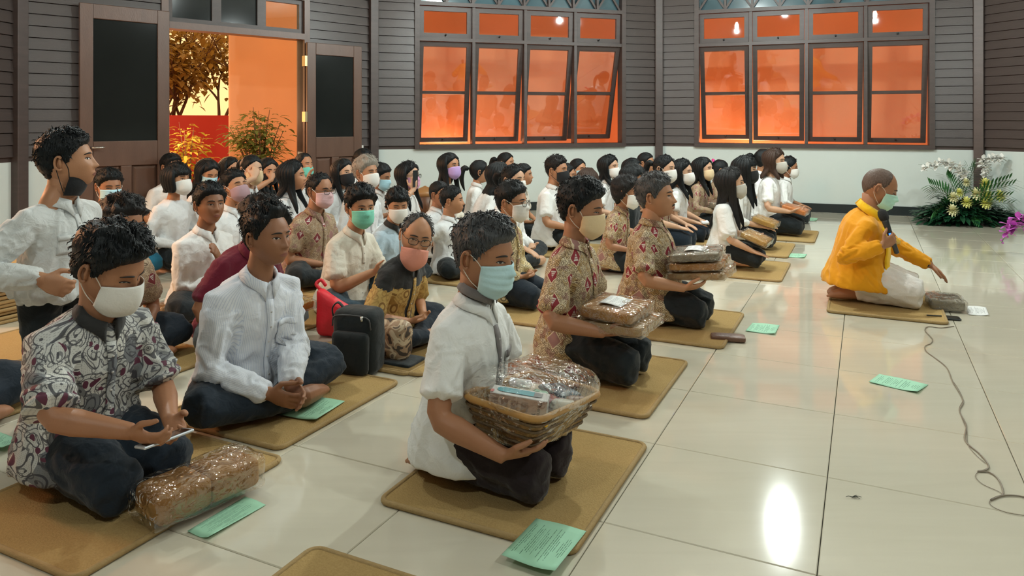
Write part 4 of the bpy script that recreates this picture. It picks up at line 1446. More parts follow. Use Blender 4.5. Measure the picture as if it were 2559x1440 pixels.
        rings.append((c + f_ * (off + 0.02 * (bl - 1)) * k, r_, f_, rx * k * (W if a < 0.4 else (W + 1) / 2), ry * k * W * bl))
    if fem:
        c, r_, f_, t_ = spine_frame(pts, 0.285 * k * T)
        for s in (-1, 1):
            sh_.tube([c + r_ * s * 0.07 * k + f_ * 0.02 * k, c + r_ * s * 0.068 * k + f_ * 0.085 * k], [0.055 * k, 0.048 * k], 12)
    sh_.add(*loft(rings, 24))
    long = p.get('sleeve', 'short') == 'long'
    sz = p.get('sleeve_w', 1.0)
    for side, s in (('R', 1), ('L', -1)):
        sh, el, wr = arms[side]
        ins = sh - spine_frame(pts, 0.40 * k * T)[1] * s * 0.07 * k + np.array([0, 0, 0.020 * k])
        if long:
            ax = unit(wr - el); e2 = wr - ax * 0.004
            if p.get('rolled'):
                e2 = el * 0.55 + wr * 0.45
            sh_.tube(np.array([ins, sh + np.array([0, 0, 0.004]), sh * 0.5 + el * 0.5, el, el * 0.5 + e2 * 0.5, e2]), np.array([0.054, 0.062, 0.060, 0.056, 0.050, 0.041]) * k * sz * (0.9 if fem else 1), 14)
        else:
            fr = p.get('sl', 0.72)
            e2 = sh * (1 - fr) + el * fr
            sh_.tube(np.array([ins, sh + np.array([0, 0, 0.004]), sh * 0.5 + e2 * 0.5, e2]), np.array([0.056, 0.064, 0.067, 0.073]) * k * sz * (0.88 if fem else 1), 14)
    shirt = sh_.build('jacket' if p.get('jacket') else 'shirt', [CL[p.get('shirt', 'white')]] + ([CL[p['yoke']]] if p.get('yoke') else []), root, smooth=True)
    remesh_later(shirt, vo[1], 5)
    p['shirt_o'] = shirt
    PEOPLE.append(p)

def bake_all():
    bpy.context.view_layer.update()
    dg = bpy.context.evaluated_depsgraph_get()
    done = []
    for o in BAKE:
        done.append((o, bpy.data.meshes.new_from_object(o.evaluated_get(dg))))
    for o, me in done:
        old = o.data
        mats = [m for m in old.materials]
        o.modifiers.clear()
        o.data = me
        me.name = o.name
        me.materials.clear()
        for m in mats:
            me.materials.append(m)
        bpy.data.meshes.remove(old)
    BAKE.clear()
def coords(me):
    V = np.zeros(len(me.vertices) * 3); me.vertices.foreach_get('co', V)
    return V.reshape(-1, 3)
def normals(me):
    V = np.zeros(len(me.vertices) * 3); me.vertices.foreach_get('normal', V)
    return V.reshape(-1, 3)
def crumple(o, amp, sc, seed, floor_z=None):
    me = o.data
    V, Nn = coords(me), normals(me)
    d = np.array([abs(noise.noise(Vector((v[0] * sc[0] + seed, v[1] * sc[1], v[2] * sc[2] + v[0] * 3)))) + 0.5 * abs(noise.noise(Vector((v[0] * sc[0] * 2.3, v[1] * sc[1] * 2.3 + seed, v[2] * sc[2] * 2.1 - v[1] * 6)))) for v in V])
    V = V + Nn * ((0.30 - d) * amp * 2)[:, None]
    if floor_z is not None:
        V[:, 2] = np.maximum(V[:, 2], floor_z)
    me.vertices.foreach_set('co', V.ravel()); me.update()
def cloth_coords(p, Q):
    """for points on the shirt: part (0 torso, 1 right sleeve, 2 left sleeve), angle round it, length along it"""
    S = p['S']; k = S['k']
    pts = S['spine']
    c0, r_, f_, t_ = spine_frame(pts, 0.2 * k)
    rel = Q - c0
    th = np.arctan2(rel @ r_, rel @ f_)
    v = rel @ t_
    cls = np.zeros(len(Q), int)
    best = np.full(len(Q), 9.0)
    for ci, side in ((1, 'R'), (2, 'L')):
        sh, el, wr = S['arms'][side]
        l1 = np.linalg.norm(el - sh)
        for A, B, o in ((sh, el, 0.0), (el, wr, l1)):
            ax = unit(B - A); ln = np.linalg.norm(B - A)
            d = Q - A
            s_ = d @ ax
            rr = np.linalg.norm(d - np.outer(np.clip(s_, 0, ln), ax), axis=1)
            m = (rr < 0.098 * k) & (s_ > (0.035 * k if o == 0 else -0.02)) & (s_ < ln + 0.03) & (rr < best)
            x1 = unit(np.cross(ax, (0.3, 0.2, 1))); x2 = np.cross(ax, x1)
            th = np.where(m, np.arctan2(d @ x1, d @ x2), th)
            v = np.where(m, s_ + o, v)
            cls = np.where(m, ci, cls)
            best = np.where(m, rr, best)
    return cls, th, v
RAD = np.array([0.16, 0.068, 0.068])
def cloth_uv(p):
    me = p['shirt_o'].data
    V = coords(me)
    nl = len(me.loops)
    vi = np.zeros(nl, np.int32); me.loops.foreach_get('vertex_index', vi)
    ctr = np.zeros(len(me.polygons) * 3); me.polygons.foreach_get('center', ctr); ctr = ctr.reshape(-1, 3)
    tot = np.zeros(len(me.polygons), np.int32); me.polygons.foreach_get('loop_total', tot)
    fc = np.repeat(np.arange(len(tot)), tot)
    k = p['S']['k']
    cls, th, v = cloth_coords(p, V)
    fcl, fth, fv = cloth_coords(p, ctr)
    # a loop whose vertex belongs to another part takes its face's values
    same = cls[vi] == fcl[fc]
    t = np.where(same, th[vi], fth[fc]); vv = np.where(same, v[vi], fv[fc])
    t = fth[fc] + (t - fth[fc] + PI) % (2 * PI) - PI
    uv = np.column_stack([t * RAD[fcl[fc]] * k + fcl[fc] * 0.37, vv])
    ul = me.uv_layers.new(name='UVMap')
    ul.data.foreach_set('uv', uv.astype(np.float32).ravel())
def folds(p, amp, seed):
    """creases: down the torso, round the sleeves, piled up at the waist and elbows"""
    me = p['shirt_o'].data
    V, Nn = coords(me), normals(me)
    k = p['S']['k']
    cls, th, v = cloth_coords(p, V)
    el = np.linalg.norm(p['S']['arms']['R'][1] - p['S']['arms']['R'][0])
    d = np.zeros(len(V))
    for i in range(len(V)):
        c, a, s_ = cls[i], th[i], v[i]
        if c == 0:
            x, y = math.cos(a) * 2.6, math.sin(a) * 2.6
            w = noise.noise(Vector((x * 0.7, y * 0.7, s_ * 5 + seed)))
            n = 1 - 2.2 * abs(noise.noise(Vector((x + w * 0.9, y, s_ * 4.2 + seed + w))))
            n2 = 1 - 2.2 * abs(noise.noise(Vector((x * 0.8, y * 0.8, s_ * 17 + seed + x))))
            wa = math.exp(-((s_ + 0.22 * k) / 0.10) ** 2)
            d[i] = n * (0.55 + 0.45 * wa) + n2 * (0.22 + 0.5 * wa)
        else:
            x, y = math.cos(a) * 0.8, math.sin(a) * 0.8
            w = noise.noise(Vector((x, y, s_ * 9 + seed)))
            n = 1 - 2.2 * abs(noise.noise(Vector((x * 1.1 + seed, y * 1.1, s_ * 19 + w * 1.6 + x * 0.9))))
            n2 = 1 - 2.2 * abs(noise.noise(Vector((x * 1.8, y * 1.8 + seed, s_ * 7))))
            we = math.exp(-((s_ - el) / 0.07) ** 2)
            d[i] = n * (0.5 + 0.7 * we) + n2 * 0.4
    d -= d.mean()
    V = V + Nn * (d * amp)[:, None]
    V[:, 2] = np.maximum(V[:, 2], 0.004)
    me.vertices.foreach_set('co', V.ravel()); me.update()
def patch_uv(me):
    ul = me.uv_layers.new(name='UVMap')
    ul.data.foreach_set('uv', np.array([(me.vertices[l.vertex_index].co.x, me.vertices[l.vertex_index].co.z) for l in me.loops], dtype=np.float32).ravel())
def finish_person(p, idx):
    S, root, face = p['S'], p['root'], p['face']
    near = p.get('near', 0)
    k = S['k']
    # keep feet and knees on the ground
    for o in (p['trousers'], p['body']):
        V = coords(o.data)
        V[:, 2] = np.maximum(V[:, 2], 0.003)
        o.data.vertices.foreach_set('co', V.ravel()); o.data.update()
    crumple(p['trousers'], 0.007 if near else 0.006, (11, 11, 16), idx * 3.1, 0.003)
    cloth_uv(p)
    folds(p, p.get('folds', 0.0105), idx * 1.7)
    if p.get('yoke'):
        me = p['shirt_o'].data
        c, r_, f_, t_ = spine_frame(S['spine'], 0.315 * k)
        ctr = np.zeros(len(me.polygons) * 3); me.polygons.foreach_get('center', ctr); ctr = ctr.reshape(-1, 3) - c
        m = ((ctr @ t_ > 0.0) & (np.abs(ctr @ r_) < 0.24)) | ((np.abs(ctr @ r_) < 0.035) & (ctr @ f_ > 0))
        m &= np.abs(ctr @ r_) < 0.235
        me.polygons.foreach_set('material_index', m.astype(np.int32))
    # head joined into the body mesh
    mb = MB()
    nu, nv = (96, 72) if near else ((64, 48) if p.get('mid') else (48, 36))
    V, F = head_mesh(nu, nv)[:2]
    mb.add((V * S['hs']) @ S['Rh'].T + S['head'], F, 0)
    add_face(mb, face, S['hs'], S['Rh'], S['head'])
    me = p['body'].data
    BV = coords(me)
    BF = [tuple(pl.vertices) for pl in me.polygons]
    mb.add(BV, BF, 0)
    mb.add(np.concatenate(p['core'].V), p['core'].F, 0)
    mats = [m for m in me.materials]
    nm = raw_mesh('body', np.concatenate(mb.V), mb.F, mats, mb.M)
    p['body'].data = nm
    bpy.data.meshes.remove(me)
    if p.get('hair') is not None:
        person_hair(p, S)
    person_mask(p, S)
    person_glasses(p, S)
    # collar, placket, pocket, buttons on the shirt
    sm = CL[p.get('collar_m', p.get('shirt', 'white'))]
    kind = p.get('collar', 'shirt')
    nk = S['neck']
    c0, r0, f0, t0 = spine_frame(S['spine'], 0.452 * k * p.get('torso', 0.435) / 0.46)
    if kind in ('shirt', 'band'):
        nu = 29 if near else 17
        rows = []
        fatn = 0.6 + 0.4 * p.get('fat', 1.0)
        for i in range(nu):
            u = -1 + 2 * i / (nu - 1)
            a = u * math.radians(168)                 # 0 = nape
            e = np.array([math.sin(a), -math.cos(a)])
            pt = abs(u) ** 3
            R = lambda rr, z, f=0: c0 + r0 * e[0] * rr * k * fatn + f0 * (e[1] * rr * k * fatn + (0.006 + f) * k) + t0 * z * k
            if kind == 'shirt':
                rows.append([R(0.062, -0.004), R(0.060, 0.036 - 0.020 * pt), R(0.0645, 0.040 - 0.020 * pt), R(0.072, 0.020 - 0.024 * pt), R(0.082, -0.002 - 0.050 * abs(u) ** 9, 0.010 * pt)])
            else:
                rows.append([R(0.063, -0.005), R(0.062, 0.020), R(0.0615, 0.036), R(0.064, 0.037), R(0.068, 0.0)])
        sme = p['shirt_o'].data
        cb = BVHTree.FromPolygons([v.co for v in sme.vertices], [pl.vertices for pl in sme.polygons])
        for r in rows:
            for j in (3, 4):
                o_ = unit((r[j] - c0) - t0 * ((r[j] - c0) @ t0)) * 0.55 + t0 * 1.0
                h = cb.ray_cast(Vector(r[j] + o_ * 0.09), Vector(-unit(o_)), 0.22)
                if h[0] is not None:
                    q = np.array(h[0]) + unit(o_) * 0.004
                    if (q - r[j]) @ o_ > 0:
                        r[j] = q
        V = [rows[i][j] for j in range(5) for i in range(nu)]
        me = raw_mesh('collar', V, grid_faces(nu, 5), sm)
        ul = me.uv_layers.new(name='UVMap')
        ul.data.foreach_set('uv', np.array([(np.array(V[l.vertex_index])[0] * 1.3 + 0.7, np.array(V[l.vertex_index])[2] + np.array(V[l.vertex_index])[1]) for l in me.loops], dtype=np.float32).ravel())
        o = link('collar', me, root)
        o.parent = p['shirt_o']
        sd = o.modifiers.new('thickness', 'SOLIDIFY'); sd.thickness = 0.004; sd.offset = 0
    if near or p.get('mid'):
        me = p['shirt_o'].data
        bvh = BVHTree.FromPolygons([v.co for v in me.vertices], [pl.vertices for pl in me.polygons])
        T = p.get('torso', 0.435) / 0.46
        def on_front(s, x, lift=0.003):
            c, r_, f_, t_ = spine_frame(S['spine'], s * k * T)
            h = bvh.ray_cast(Vector(c + r_ * x * k + f_ * 0.19 * k), Vector(-f_))
            return (np.array(h[0]) + f_ * lift) if h[0] else c + f_ * 0.13 * k
        if p.get('placket', 1) and kind == 'shirt':
            n = 14
            s0, s1 = (0.0, 0.40) if p.get('placket', 1) == 1 else (0.28, 0.40)
            ss = np.linspace(s0, s1, n)
            V = [on_front(s, x, 0.0028) for x in (-0.015, 0.0, 0.015) for s in ss]
            o = link('placket', raw_mesh('placket', V, grid_faces(n, 3), CL[p.get('placket_m', p.get('shirt', 'white'))]), p['shirt_o'])
            sd = o.modifiers.new('thickness', 'SOLIDIFY'); sd.thickness = 0.003; sd.offset = 1
            patch_uv(o.data)
            for s in np.arange(0.05, 0.38, 0.075):
                q = on_front(s, 0.0, 0.006)
                f_ = spine_frame(S['spine'], s * k)[2]
                b = MB(); b.tube([q, q + f_ * 0.002], [0.0045, 0.004], 8)
                b.build('button', pm('button', (0.5, 0.48, 0.45), 0.4, 0.05), p['shirt_o'], smooth=True)
        for sd_ in ((-1,) if p.get('pocket', 0) == 1 else ((-1, 1) if p.get('pocket', 0) == 2 else ())):
            n = 7
            V = [on_front(s, sd_ * x, 0.0035) for s in np.linspace(0.185, 0.29, n) for x in np.linspace(0.04, 0.108, n)]
            o = link('pocket', raw_mesh('pocket', V, grid_faces(n, n), CL[p.get('shirt', 'white')]), p['shirt_o'])
            patch_uv(o.data)
            m_ = o.modifiers.new('thickness', 'SOLIDIFY'); m_.thickness = 0.004; m_.offset = 1
            V = [on_front(s, sd_ * x, 0.008) for s in np.linspace(0.268, 0.298, 3) for x in np.linspace(0.037, 0.111, n)]
            o2 = link('pocket_flap', raw_mesh('pocket_flap', V, grid_faces(n, 3), CL[p.get('trim', p.get('shirt', 'white'))]), o)
            patch_uv(o2.data)
            m_ = o2.modifiers.new('thickness', 'SOLIDIFY'); m_.thickness = 0.003; m_.offset = 1
# ================================================================== THE CAST  h = (pixel column, pixel row, distance) of the head's centre
MATH = 0.016                                                    # height of a floor mat
H_M = dict(line='short', top=0.024, sides=0.008)                # short
H_FULL = dict(line='short', top=0.034, sides=0.014)
H_L = dict(line='long', top=0.016, sides=0.014, long=0.28)      # long, loose
H_B = dict(line='fringe', top=0.022, sides=0.026, long=0.03, open=70, frontpart=0)   # bob
H_P = dict(line='long', top=0.012, sides=0.010, tail=0.30)      # pony tail
def hv(base, **kw):
    d = dict(base); d.update(kw); return d
def P(label, h, **kw):
    kw.update(label=label, h=h)
    kw.setdefault('pose', 'kneel')
    return kw
CAST = dict(
 front=P('person in white shirt with grey collar trim kneeling, holding a wrapped gift basket', (1207, 640, 2.50), near=1, z0=MATH, skin='brown', hs=1.02, lean=3, hunch=10, head=(-4, 10, 0),
    shirt='white', collar_m='white', placket_m='grey', pants='plum', pocket=1, trim='grey', hem=0.13, hair=dict(line='short', top=0.024, sides=0.004, quiff=0.008, curl=0.5, col='salt'), face=dict(mask='blue', eyes=0.65),
    R=((0.235, 0.285, 0.205), (-0.45, 0.85, 0.10), (-0.45, -0.05, 0.85), 0.30), L=((-0.20, 0.27, 0.235), (0.35, 0.85, 0.05), (0.5, 0, 0.85), 0.35), poleR=(0.6, -0.75, -0.5)),
 paisley=P('person in grey paisley shirt kneeling, looking down at a phone', (272, 668, 2.40), near=1, z0=MATH, skin='brown', hs=1.05, lean=4, hunch=26, head=(16, 28, 4), fat=1.04,
    shirt='paisley', collar_m='dcol', pants='navy', hem=0.11, sl=0.86, sleeve_w=1.08, hair=hv(H_FULL, col='black', quiff=0.006), face=dict(mask='white', mtype='kn95', eyes=0.35),
    R=((322, 1078, 2.16), (-0.25, 0.90, -0.25), (-0.80, -0.05, 0.60), 0.75), L=((425, 1048, 2.38), (0.35, 0.85, -0.25), (0.75, -0.1, 0.6), 0.75), poleR=(0.9, -0.5, -0.35)),
 striped=P('person in thin-striped white long-sleeved shirt sitting cross-legged, hands together', (668, 592, 3.08), near=1, z0=MATH, skin='dark', hs=0.98, pose='cross', F=-33, lean=7, hunch=20, head=(4, 2, 0),
    shirt='stripe', sleeve='long', sleeve_w=1.12, pants='navy', pocket=1, hem=0.10, folds=0.013, hair=hv(H_M, line='recede', top=0.030, quiff=0.010), face=dict(eyes=0.7),
    R=((0.125, 0.32, 0.13), (-0.35, 0.85, -0.25), (-0.9, 0, 0.2), 0.35), L=((0.035, 0.345, 0.135), (0.25, 0.85, -0.25), (0.9, 0, 0.2), 0.35)),
 boy=P('person in crumpled white shirt with pocket, standing with hand on hip, black mask under chin', (166, 412, 2.86), near=1, pose='stand', fat=0.88, F=-10, skin='tan', hs=0.90, torso=0.335, k=0.93, lean=2, hunch=6, head=(30, -4, 0),
    shirt='boy', sleeve='long', sleeve_w=1.08, pants='black', pocket=2, hem=0.075, folds=0.014, hair=dict(line='short', top=0.024, sides=0.012), face=dict(mask='black', mtype='cup', drop=-0.075, fwd=-0.035, chin=1, eyes=0.8),
    R=((100, 698, 2.62), (-0.35, 0.75, -0.4), (-0.9, -0.2, -0.2), 1.0), L=((-0.19, 0.05, 0.60), (0.3, 0.6, -0.6), (0.9, 0, 0), 0.8), poleR=(0.5, -0.9, -0.1), poleL=(-0.6, -0.8, 0)),
 batik_a=P('person in gold batik shirt with yellow mask kneeling, holding two wrapped parcels', (1452, 522, 3.52), near=1, z0=MATH, skin='brown', hs=1.02, lean=2, hunch=8, head=(0, 10, 0), fat=0.92,
    shirt='batik', pants='black', hem=0.15, sl=0.80, hair=dict(line='short', top=0.030, sides=0.014), face=dict(mask='beige', mtype='cup', eyes=0.4),
    R=((0.205, 0.25, 0.265), (-0.42, 0.88, 0.02), (-0.55, 0, 0.8), 0.22), L=((-0.18, 0.26, 0.27), (0.4, 0.88, 0.02), (0.5, 0, 0.8), 0.3), poleR=(0.7, -0.7, -0.4)),
 batik_b=P('person in gold batik shirt with moustache kneeling, holding a pile of wrapped parcels', (1638, 492, 4.45), near=1, z0=MATH, skin='tan', hs=1.05, lean=0, hunch=4, head=(0, -3, 0), fat=1.14, belly=1.1,
    shirt='batik', pants='black', hem=0.15, sl=0.80, hair=dict(line='short', top=0.022, sides=0.010, col='steel'), face=dict(eyes=0.6, moustache=1),
    R=((0.225, 0.27, 0.27), (-0.42, 0.88, 0.1), (-0.5, 0, 0.8), 0.4), L=((-0.19, 0.27, 0.29), (0.4, 0.88, 0.1), (0.5, 0, 0.8), 0.35)),
 leader=P('person in saffron jacket and yellow stole kneeling, speaking into a microphone', (2196, 470, 4.88), near=1, z0=MATH, skin='brown', hs=1.06, lean=4, hunch=20, head=(0, 24, 0), fat=1.24, belly=1.05, F=-22,
    shirt='yellow', jacket=1, sleeve='long', sleeve_w=1.10, pants='cwhite', collar='none', hem=0.075, thigh=1.10, hair=dict(line='bald', top=0.0025, sides=0.0035, col='stub', curl=0.1), face=dict(mask='mint', eyes=0.15),
    R=((2204, 614, 4.60), (-0.30, 0.75, 0.45), (-0.80, -0.1, 0.3), 1.2), L=((-0.17, 0.47, 0.24), (0.05, 0.75, -0.62), (0.1, -0.5, -0.8), 0.28), poleR=(0.5, -0.5, -0.8)),
 curly=P('person in brown batik shirt with curly hair and dark mask, sitting cross-legged', (305, 558, 3.6), mid=1, z0=MATH, skin='brown', pose='cross', lean=8, hunch=20, head=(-2, 14, 0), shirt='batik2', pants='navy',
    hair=hv(H_FULL, top=0.036, curl=0.8, col='soft'), face=dict(mask='navy', mtype='cup', glasses=1, eyes=0.7), hands='lap'),
 door_l=P('person in gold batik with light blue mask and teal jeans sitting against the door leaf', (272, 466, 5.55), mid=1, skin='brown', pose='cross', head=(-16, 10, 0), shirt='batik2', pants='teal', hair=hv(H_M), face=dict(mask='lblue', eyes=0.3), hands='lap'),
 folded=P('person in white collared shirt with one hand on chest, no mask, sitting cross-legged', (524, 512, 4.62), mid=1, skin='dark', pose='cross', lean=4, hunch=12, head=(-18, -2, 0), shirt='white', sleeve='long', sleeve_w=1.1, pants='black', hair=hv(H_FULL, top=0.028), face=dict(eyes=0.6),
    R=((0.02, 0.24, 0.22), (-0.85, 0.3, 0.2), (0, -0.8, 0.4), 0.4), L=((0.02, 0.22, 0.36), (0.55, 0.2, 0.75), (0.5, -0.7, 0), 0.3), folds=0.013),
 maroon=P('person in maroon shirt and grey jeans sitting behind the striped shirt', (652, 552, 3.98), mid=1, skin='brown', pose='cross', lean=12, hunch=26, head=(0, 10, 0), shirt='maroon', pants='greyj', hair=hv(H_FULL, curl=0.7, col='soft'), face=dict(eyes=0.6), hands='lap'),
 bob_w=P('person in white buttoned blouse with black bob and white cup mask', (442, 448, 6.0), mid=1, fem=1, skin='tan', head=(6, 0, 0), shirt='white2', sleeve='long', collar='none', pants='black', hair=hv(H_B), face=dict(mask='white', mtype='kn95', eyes=0.6), hands='lap'),
 bent=P('person with long hair and blue mask looking down before the red wall', (519, 432, 6.85), fem=1, skin='tan', head=(-10, 24, 0), shirt='white2', sleeve='long', hair=hv(H_L, long=0.2), face=dict(mask='lblue', eyes=0.2), hands='lap'),
 mauve=P('person in white shirt with mauve mask and closed eyes, head raised', (586, 468, 5.75), mid=1, skin='tan', pose='cross', head=(-8, -12, 4), shirt='white2', sleeve='short', hair=hv(H_M, sides=0.003), face=dict(mask='mauve', mtype='cup', eyes=0.12), hands='lap'),
 touch_a=P('person in pale blouse pressing a beige mask with raised hand', (628, 424, 6.4), fem=1, skin='fair', head=(-14, 4, 0), shirt='white2', sleeve='short', hair=hv(H_P, tail=0.1), face=dict(mask='beige', mtype='cup', eyes=0.5),
    R=((0.10, 0.22, 0.72), (-0.5, -0.2, 0.8), (-0.5, -0.8, 0), 1.0), L='lap'),
 touch_b=P('person with long dark hair pulling up a black mask', (668, 428, 7.2), fem=1, skin='tan', head=(-14, 4, 0), shirt='black', sleeve='short', hair=hv(H_L), face=dict(mask='black', mtype='cup', eyes=0.5),
    R=((0.08, 0.22, 0.70), (-0.5, -0.2, 0.8), (-0.5, -0.8, 0), 1.0), L='lap'),
 teal_m=P('person with thin hair and teal mask under the nose, hand raised by the door leaf', (759, 412, 7.95), skin='tan', head=(-6, 0, 0), shirt='white2', sleeve='short', hair=hv(H_M, line='recede', top=0.012), face=dict(mask='aqua', drop=-0.02, eyes=0.4),
    R=((0.13, 0.26, 0.62), (-0.2, 0.2, 0.9), (-0.3, 0.9, 0), 0.3), L='lap'),
 profile=P('person with long black hair in white shirt, no mask, seen from the side', (730, 440, 6.2), mid=1, fem=1, skin='tan', F=-8, head=(8, 0, 0), shirt='white2', sleeve='long', pants='black', hair=hv(H_L, long=0.24), face=dict(eyes=0.5), hands='lap'),
 elder=P('person in brown batik shirt with glasses and pink mask sitting cross-legged', (798, 476, 5.45), mid=1, z0=MATH, skin='brown', pose='cross', lean=5, hunch=14, head=(-4, 4, 0), fat=1.08, shirt='batik2', pants='black', hair=hv(H_M, line='recede', top=0.010), face=dict(mask='pink', glasses=1, eyes=0.5), hands='lap', hem=0.12),
 girl_k=P('person with long black hair and black mask before the glazed door leaf', (858, 432, 6.9), fem=1, skin='fair', head=(-12, 0, 0), shirt='white2', sleeve='long', hair=hv(H_L), face=dict(mask='black', mtype='cup', eyes=0.7), hands='lap'),
 silver=P('person with silver-blond hair and white mask in white shirt', (915, 432, 6.2), mid=1, skin='tan', head=(-8, 0, 0), shirt='white2', sleeve='long', hair=hv(H_FULL, col='grey', sides=0.012), face=dict(mask='white', mtype='cup', eyes=0.5), hands='lap'),
 crown=P('person with dark hair half hidden beneath the white switch plate', (908, 402, 8.4), skin='tan', shirt='white', hair=hv(H_M), face=dict(mask='white', eyes=0.5), hands='lap'),
 pale_m=P('person with cropped hair and pale blue mask looking at a raised phone', (950, 442, 7.3), skin='brown', head=(10, 14, 0), shirt='white', hair=hv(H_M), face=dict(mask='lblue', eyes=0.3), R='phone', L='lap'),
 polo=P('person in cream polo shirt with green mask sitting cross-legged, phone in hand', (900, 518, 4.62), mid=1, skin='tan', hs=0.98, pose='cross', lean=6, hunch=18, head=(-28, 6, 0), shirt='cream', pants='jean', placket=2, hair=hv(H_FULL, top=0.036), face=dict(mask='green', eyes=0.8, gaze=-0.002),
    R=((0.08, 0.30, 0.30), (-0.45, 0.85, 0.15), (-0.6, -0.2, 0.6), 0.8), L=((-0.05, 0.32, 0.28), (0.4, 0.85, 0.15), (0.5, -0.2, 0.7), 0.8)),
 sky_b=P('person in light blue shirt with straight fringe and white mask looking down', (992, 512, 5.3), mid=1, skin='tan', hs=0.90, adult=1, pose='cross', lean=5, hunch=14, head=(-40, 14, 0), shirt='pale', collar_m='dcol', pants='black', hair=hv(H_B, long=0, top=0.028, sides=0.014, edge=0.02), face=dict(mask='white', mtype='cup', eyes=0.3), hands='lap'),
 specs=P('person with black-rimmed glasses and pink mask holding up a phone', (1020, 440, 6.75), mid=1, fem=1, skin='fair', head=(-2, 0, 0), shirt='white', sleeve='short', collar='none', hair=hv(H_L, long=0.26), face=dict(mask='hot', glasses=1, eyes=0.6),
    R=((0.13, 0.24, 0.66), (-0.05, 0.1, 0.95), (-0.5, -0.8, 0), 0.75), L='lap'),
 elder_g=P('person in gold and black brocade shirt with glasses and slipped salmon mask', (1040, 592, 3.95), mid=1, z0=MATH, skin='tan', hs=1.0, pose='cross', lean=12, hunch=26, head=(-48, 8, -12), shirt='brocade', yoke='dcol', collar_m='dcol', pants='navy', sl=0.9, hair=hv(H_M, line='bald', top=0.008, sides=0.008, col='steel'), face=dict(mask='salmon', mtype='cup', drop=-0.034, fwd=0.004, glasses=1, eyes=0.6), hands='lap', poleR=(0.9, -0.3, -0.5)),
 kid_w=P('person in white polo leaning back on one arm, face turned from us', (1128, 502, 5.8), mid=1, skin='tan', hs=0.88, pose='cross', lean=-4, hunch=10, head=(22, 0, 0), shirt='white2', pants='black', hair=hv(H_M, sides=0.004, top=0.014), face=dict(eyes=0.6), R=((0.26, -0.16, 0.10), (0.3, -0.6, -0.7), (0, -0.5, -0.8), 0.2), L='lap', poleR=(0.5, -0.5, 0.4)),
 kid_b=P('person with close-cropped hair hidden behind the leaning white polo', (1098, 486, 6.25), skin='brown', hs=0.88, head=(-5, 0, 0), shirt='white2', hair=hv(H_M, sides=0.004, top=0.012), hands='lap'),
 violet=P('person with long black hair and violet mask in cream blouse by the wall', (1123, 415, 7.3), fem=1, skin='tan', head=(-10, 0, 0), shirt='cream', sleeve='long', collar='none', hair=hv(H_L, long=0.36), face=dict(mask='violet', mtype='cup', eyes=0.6), hands='lap'),
 pony=P('person with low ponytail in white shirt turned away towards the window wall', (1198, 430, 8.0), fem=1, skin='tan', F=-2, head=(14, 0, 0), shirt='white', sleeve='long', hair=hv(H_P, tail=0.28), face=dict(eyes=0.5), hands='lap'),
 stoop=P('person in white shirt and skirt bending forward, long hair seen from behind', (1246, 440, 6.85), fem=1, skin='tan', F=15, lean=22, hunch=10, head=(10, 6, 0), shirt='white', sleeve='long', pants='cwhite', hair=hv(H_L, long=0.12, frontpart=0), face=dict(eyes=0.5), hands='rest'),
 peek=P('person with black hair peeking over the bending white shirt', (1264, 408, 8.8), fem=1, skin='tan', shirt='white', hair=hv(H_P, tail=0.2), face=dict(eyes=0.5), hands='lap'),
 fair=P('person with hair pulled back and white mask, hand resting on knee', (1283, 450, 6.15), mid=1, fem=1, skin='fair', head=(-14, 0, 0), shirt='white', sleeve='long', pants='black', pose='cross', hair=hv(H_P, tail=0.1, line='long'), face=dict(mask='white', eyes=0.6), R=((0.24, 0.30, 0.20), (0.1, 0.9, -0.3), (0, -0.3, -1), 0.3), L='lap'),
 child=P('person, small, peeking from behind the pulled-back hair and white mask', (1308, 438, 7.5), fem=1, skin='tan', hs=0.85, head=(10, 0, 0), shirt='cream', hair=hv(H_M), face=dict(eyes=0.6), hands='lap'),
 gold=P('person in olive gold batik with glasses and white mask kneeling behind the gift basket', (1278, 506, 4.82), mid=1, z0=MATH, skin='tan', lean=4, hunch=10, head=(2, 2, 0), shirt='batik3', sleeve='long', pants='navy', hair=hv(H_M, top=0.026), face=dict(mask='white', glasses=1, eyes=0.5), hands='lap', hem=0.14),
 polo_k=P('person in white polo with black mask kneeling by the window wall', (1391, 426, 6.9), mid=1, z0=MATH, skin='tan', hs=1.02, lean=2, head=(-4, 0, 0), fat=1.08, shirt='white', pants='black', placket=2, hair=hv(H_M, sides=0.005, col='soft'), face=dict(mask='black', mtype='cup', eyes=0.5), hands='thigh', hem=0.15),
 tress=P('person with long black hair just behind the black mask and white polo', (1416, 440, 8.1), fem=1, skin='tan', shirt='white', hair=hv(H_L), face=dict(mask='white', eyes=0.5), hands='lap'),
 sky_m=P('person with light blue mask and tied-back hair against the white dado', (1444, 424, 8.6), fem=1, skin='tan', head=(-20, 0, 0), shirt='white', hair=hv(H_P, tail=0.15), face=dict(mask='lblue', eyes=0.6), hands='lap'),
 brownh=P('person with brown shoulder-length hair seen from behind', (1469, 452, 7.5), fem=1, skin='tan', F=30, head=(20, 5, 0), shirt='white', hair=hv(H_L, col='brown', long=0.1, frontpart=0), face=dict(eyes=0.5), hands='lap'),
 long_w=P('person with wavy black hair and white mask in white shirt, kneeling below the window end', (1522, 418, 7.9), mid=1, fem=1, skin='fair', head=(-12, 0, 0), shirt='white', sleeve='short', hair=hv(H_L, long=0.2), face=dict(mask='white', mtype='cup', eyes=0.6), hands='thigh'),
 dark_w=P('person with chin-length black hair between the two white masks', (1581, 424, 8.4), fem=1, skin='tan', head=(-8, 6, 0), shirt='white', hair=hv(H_L, long=0.08), face=dict(eyes=0.4), hands='lap'),
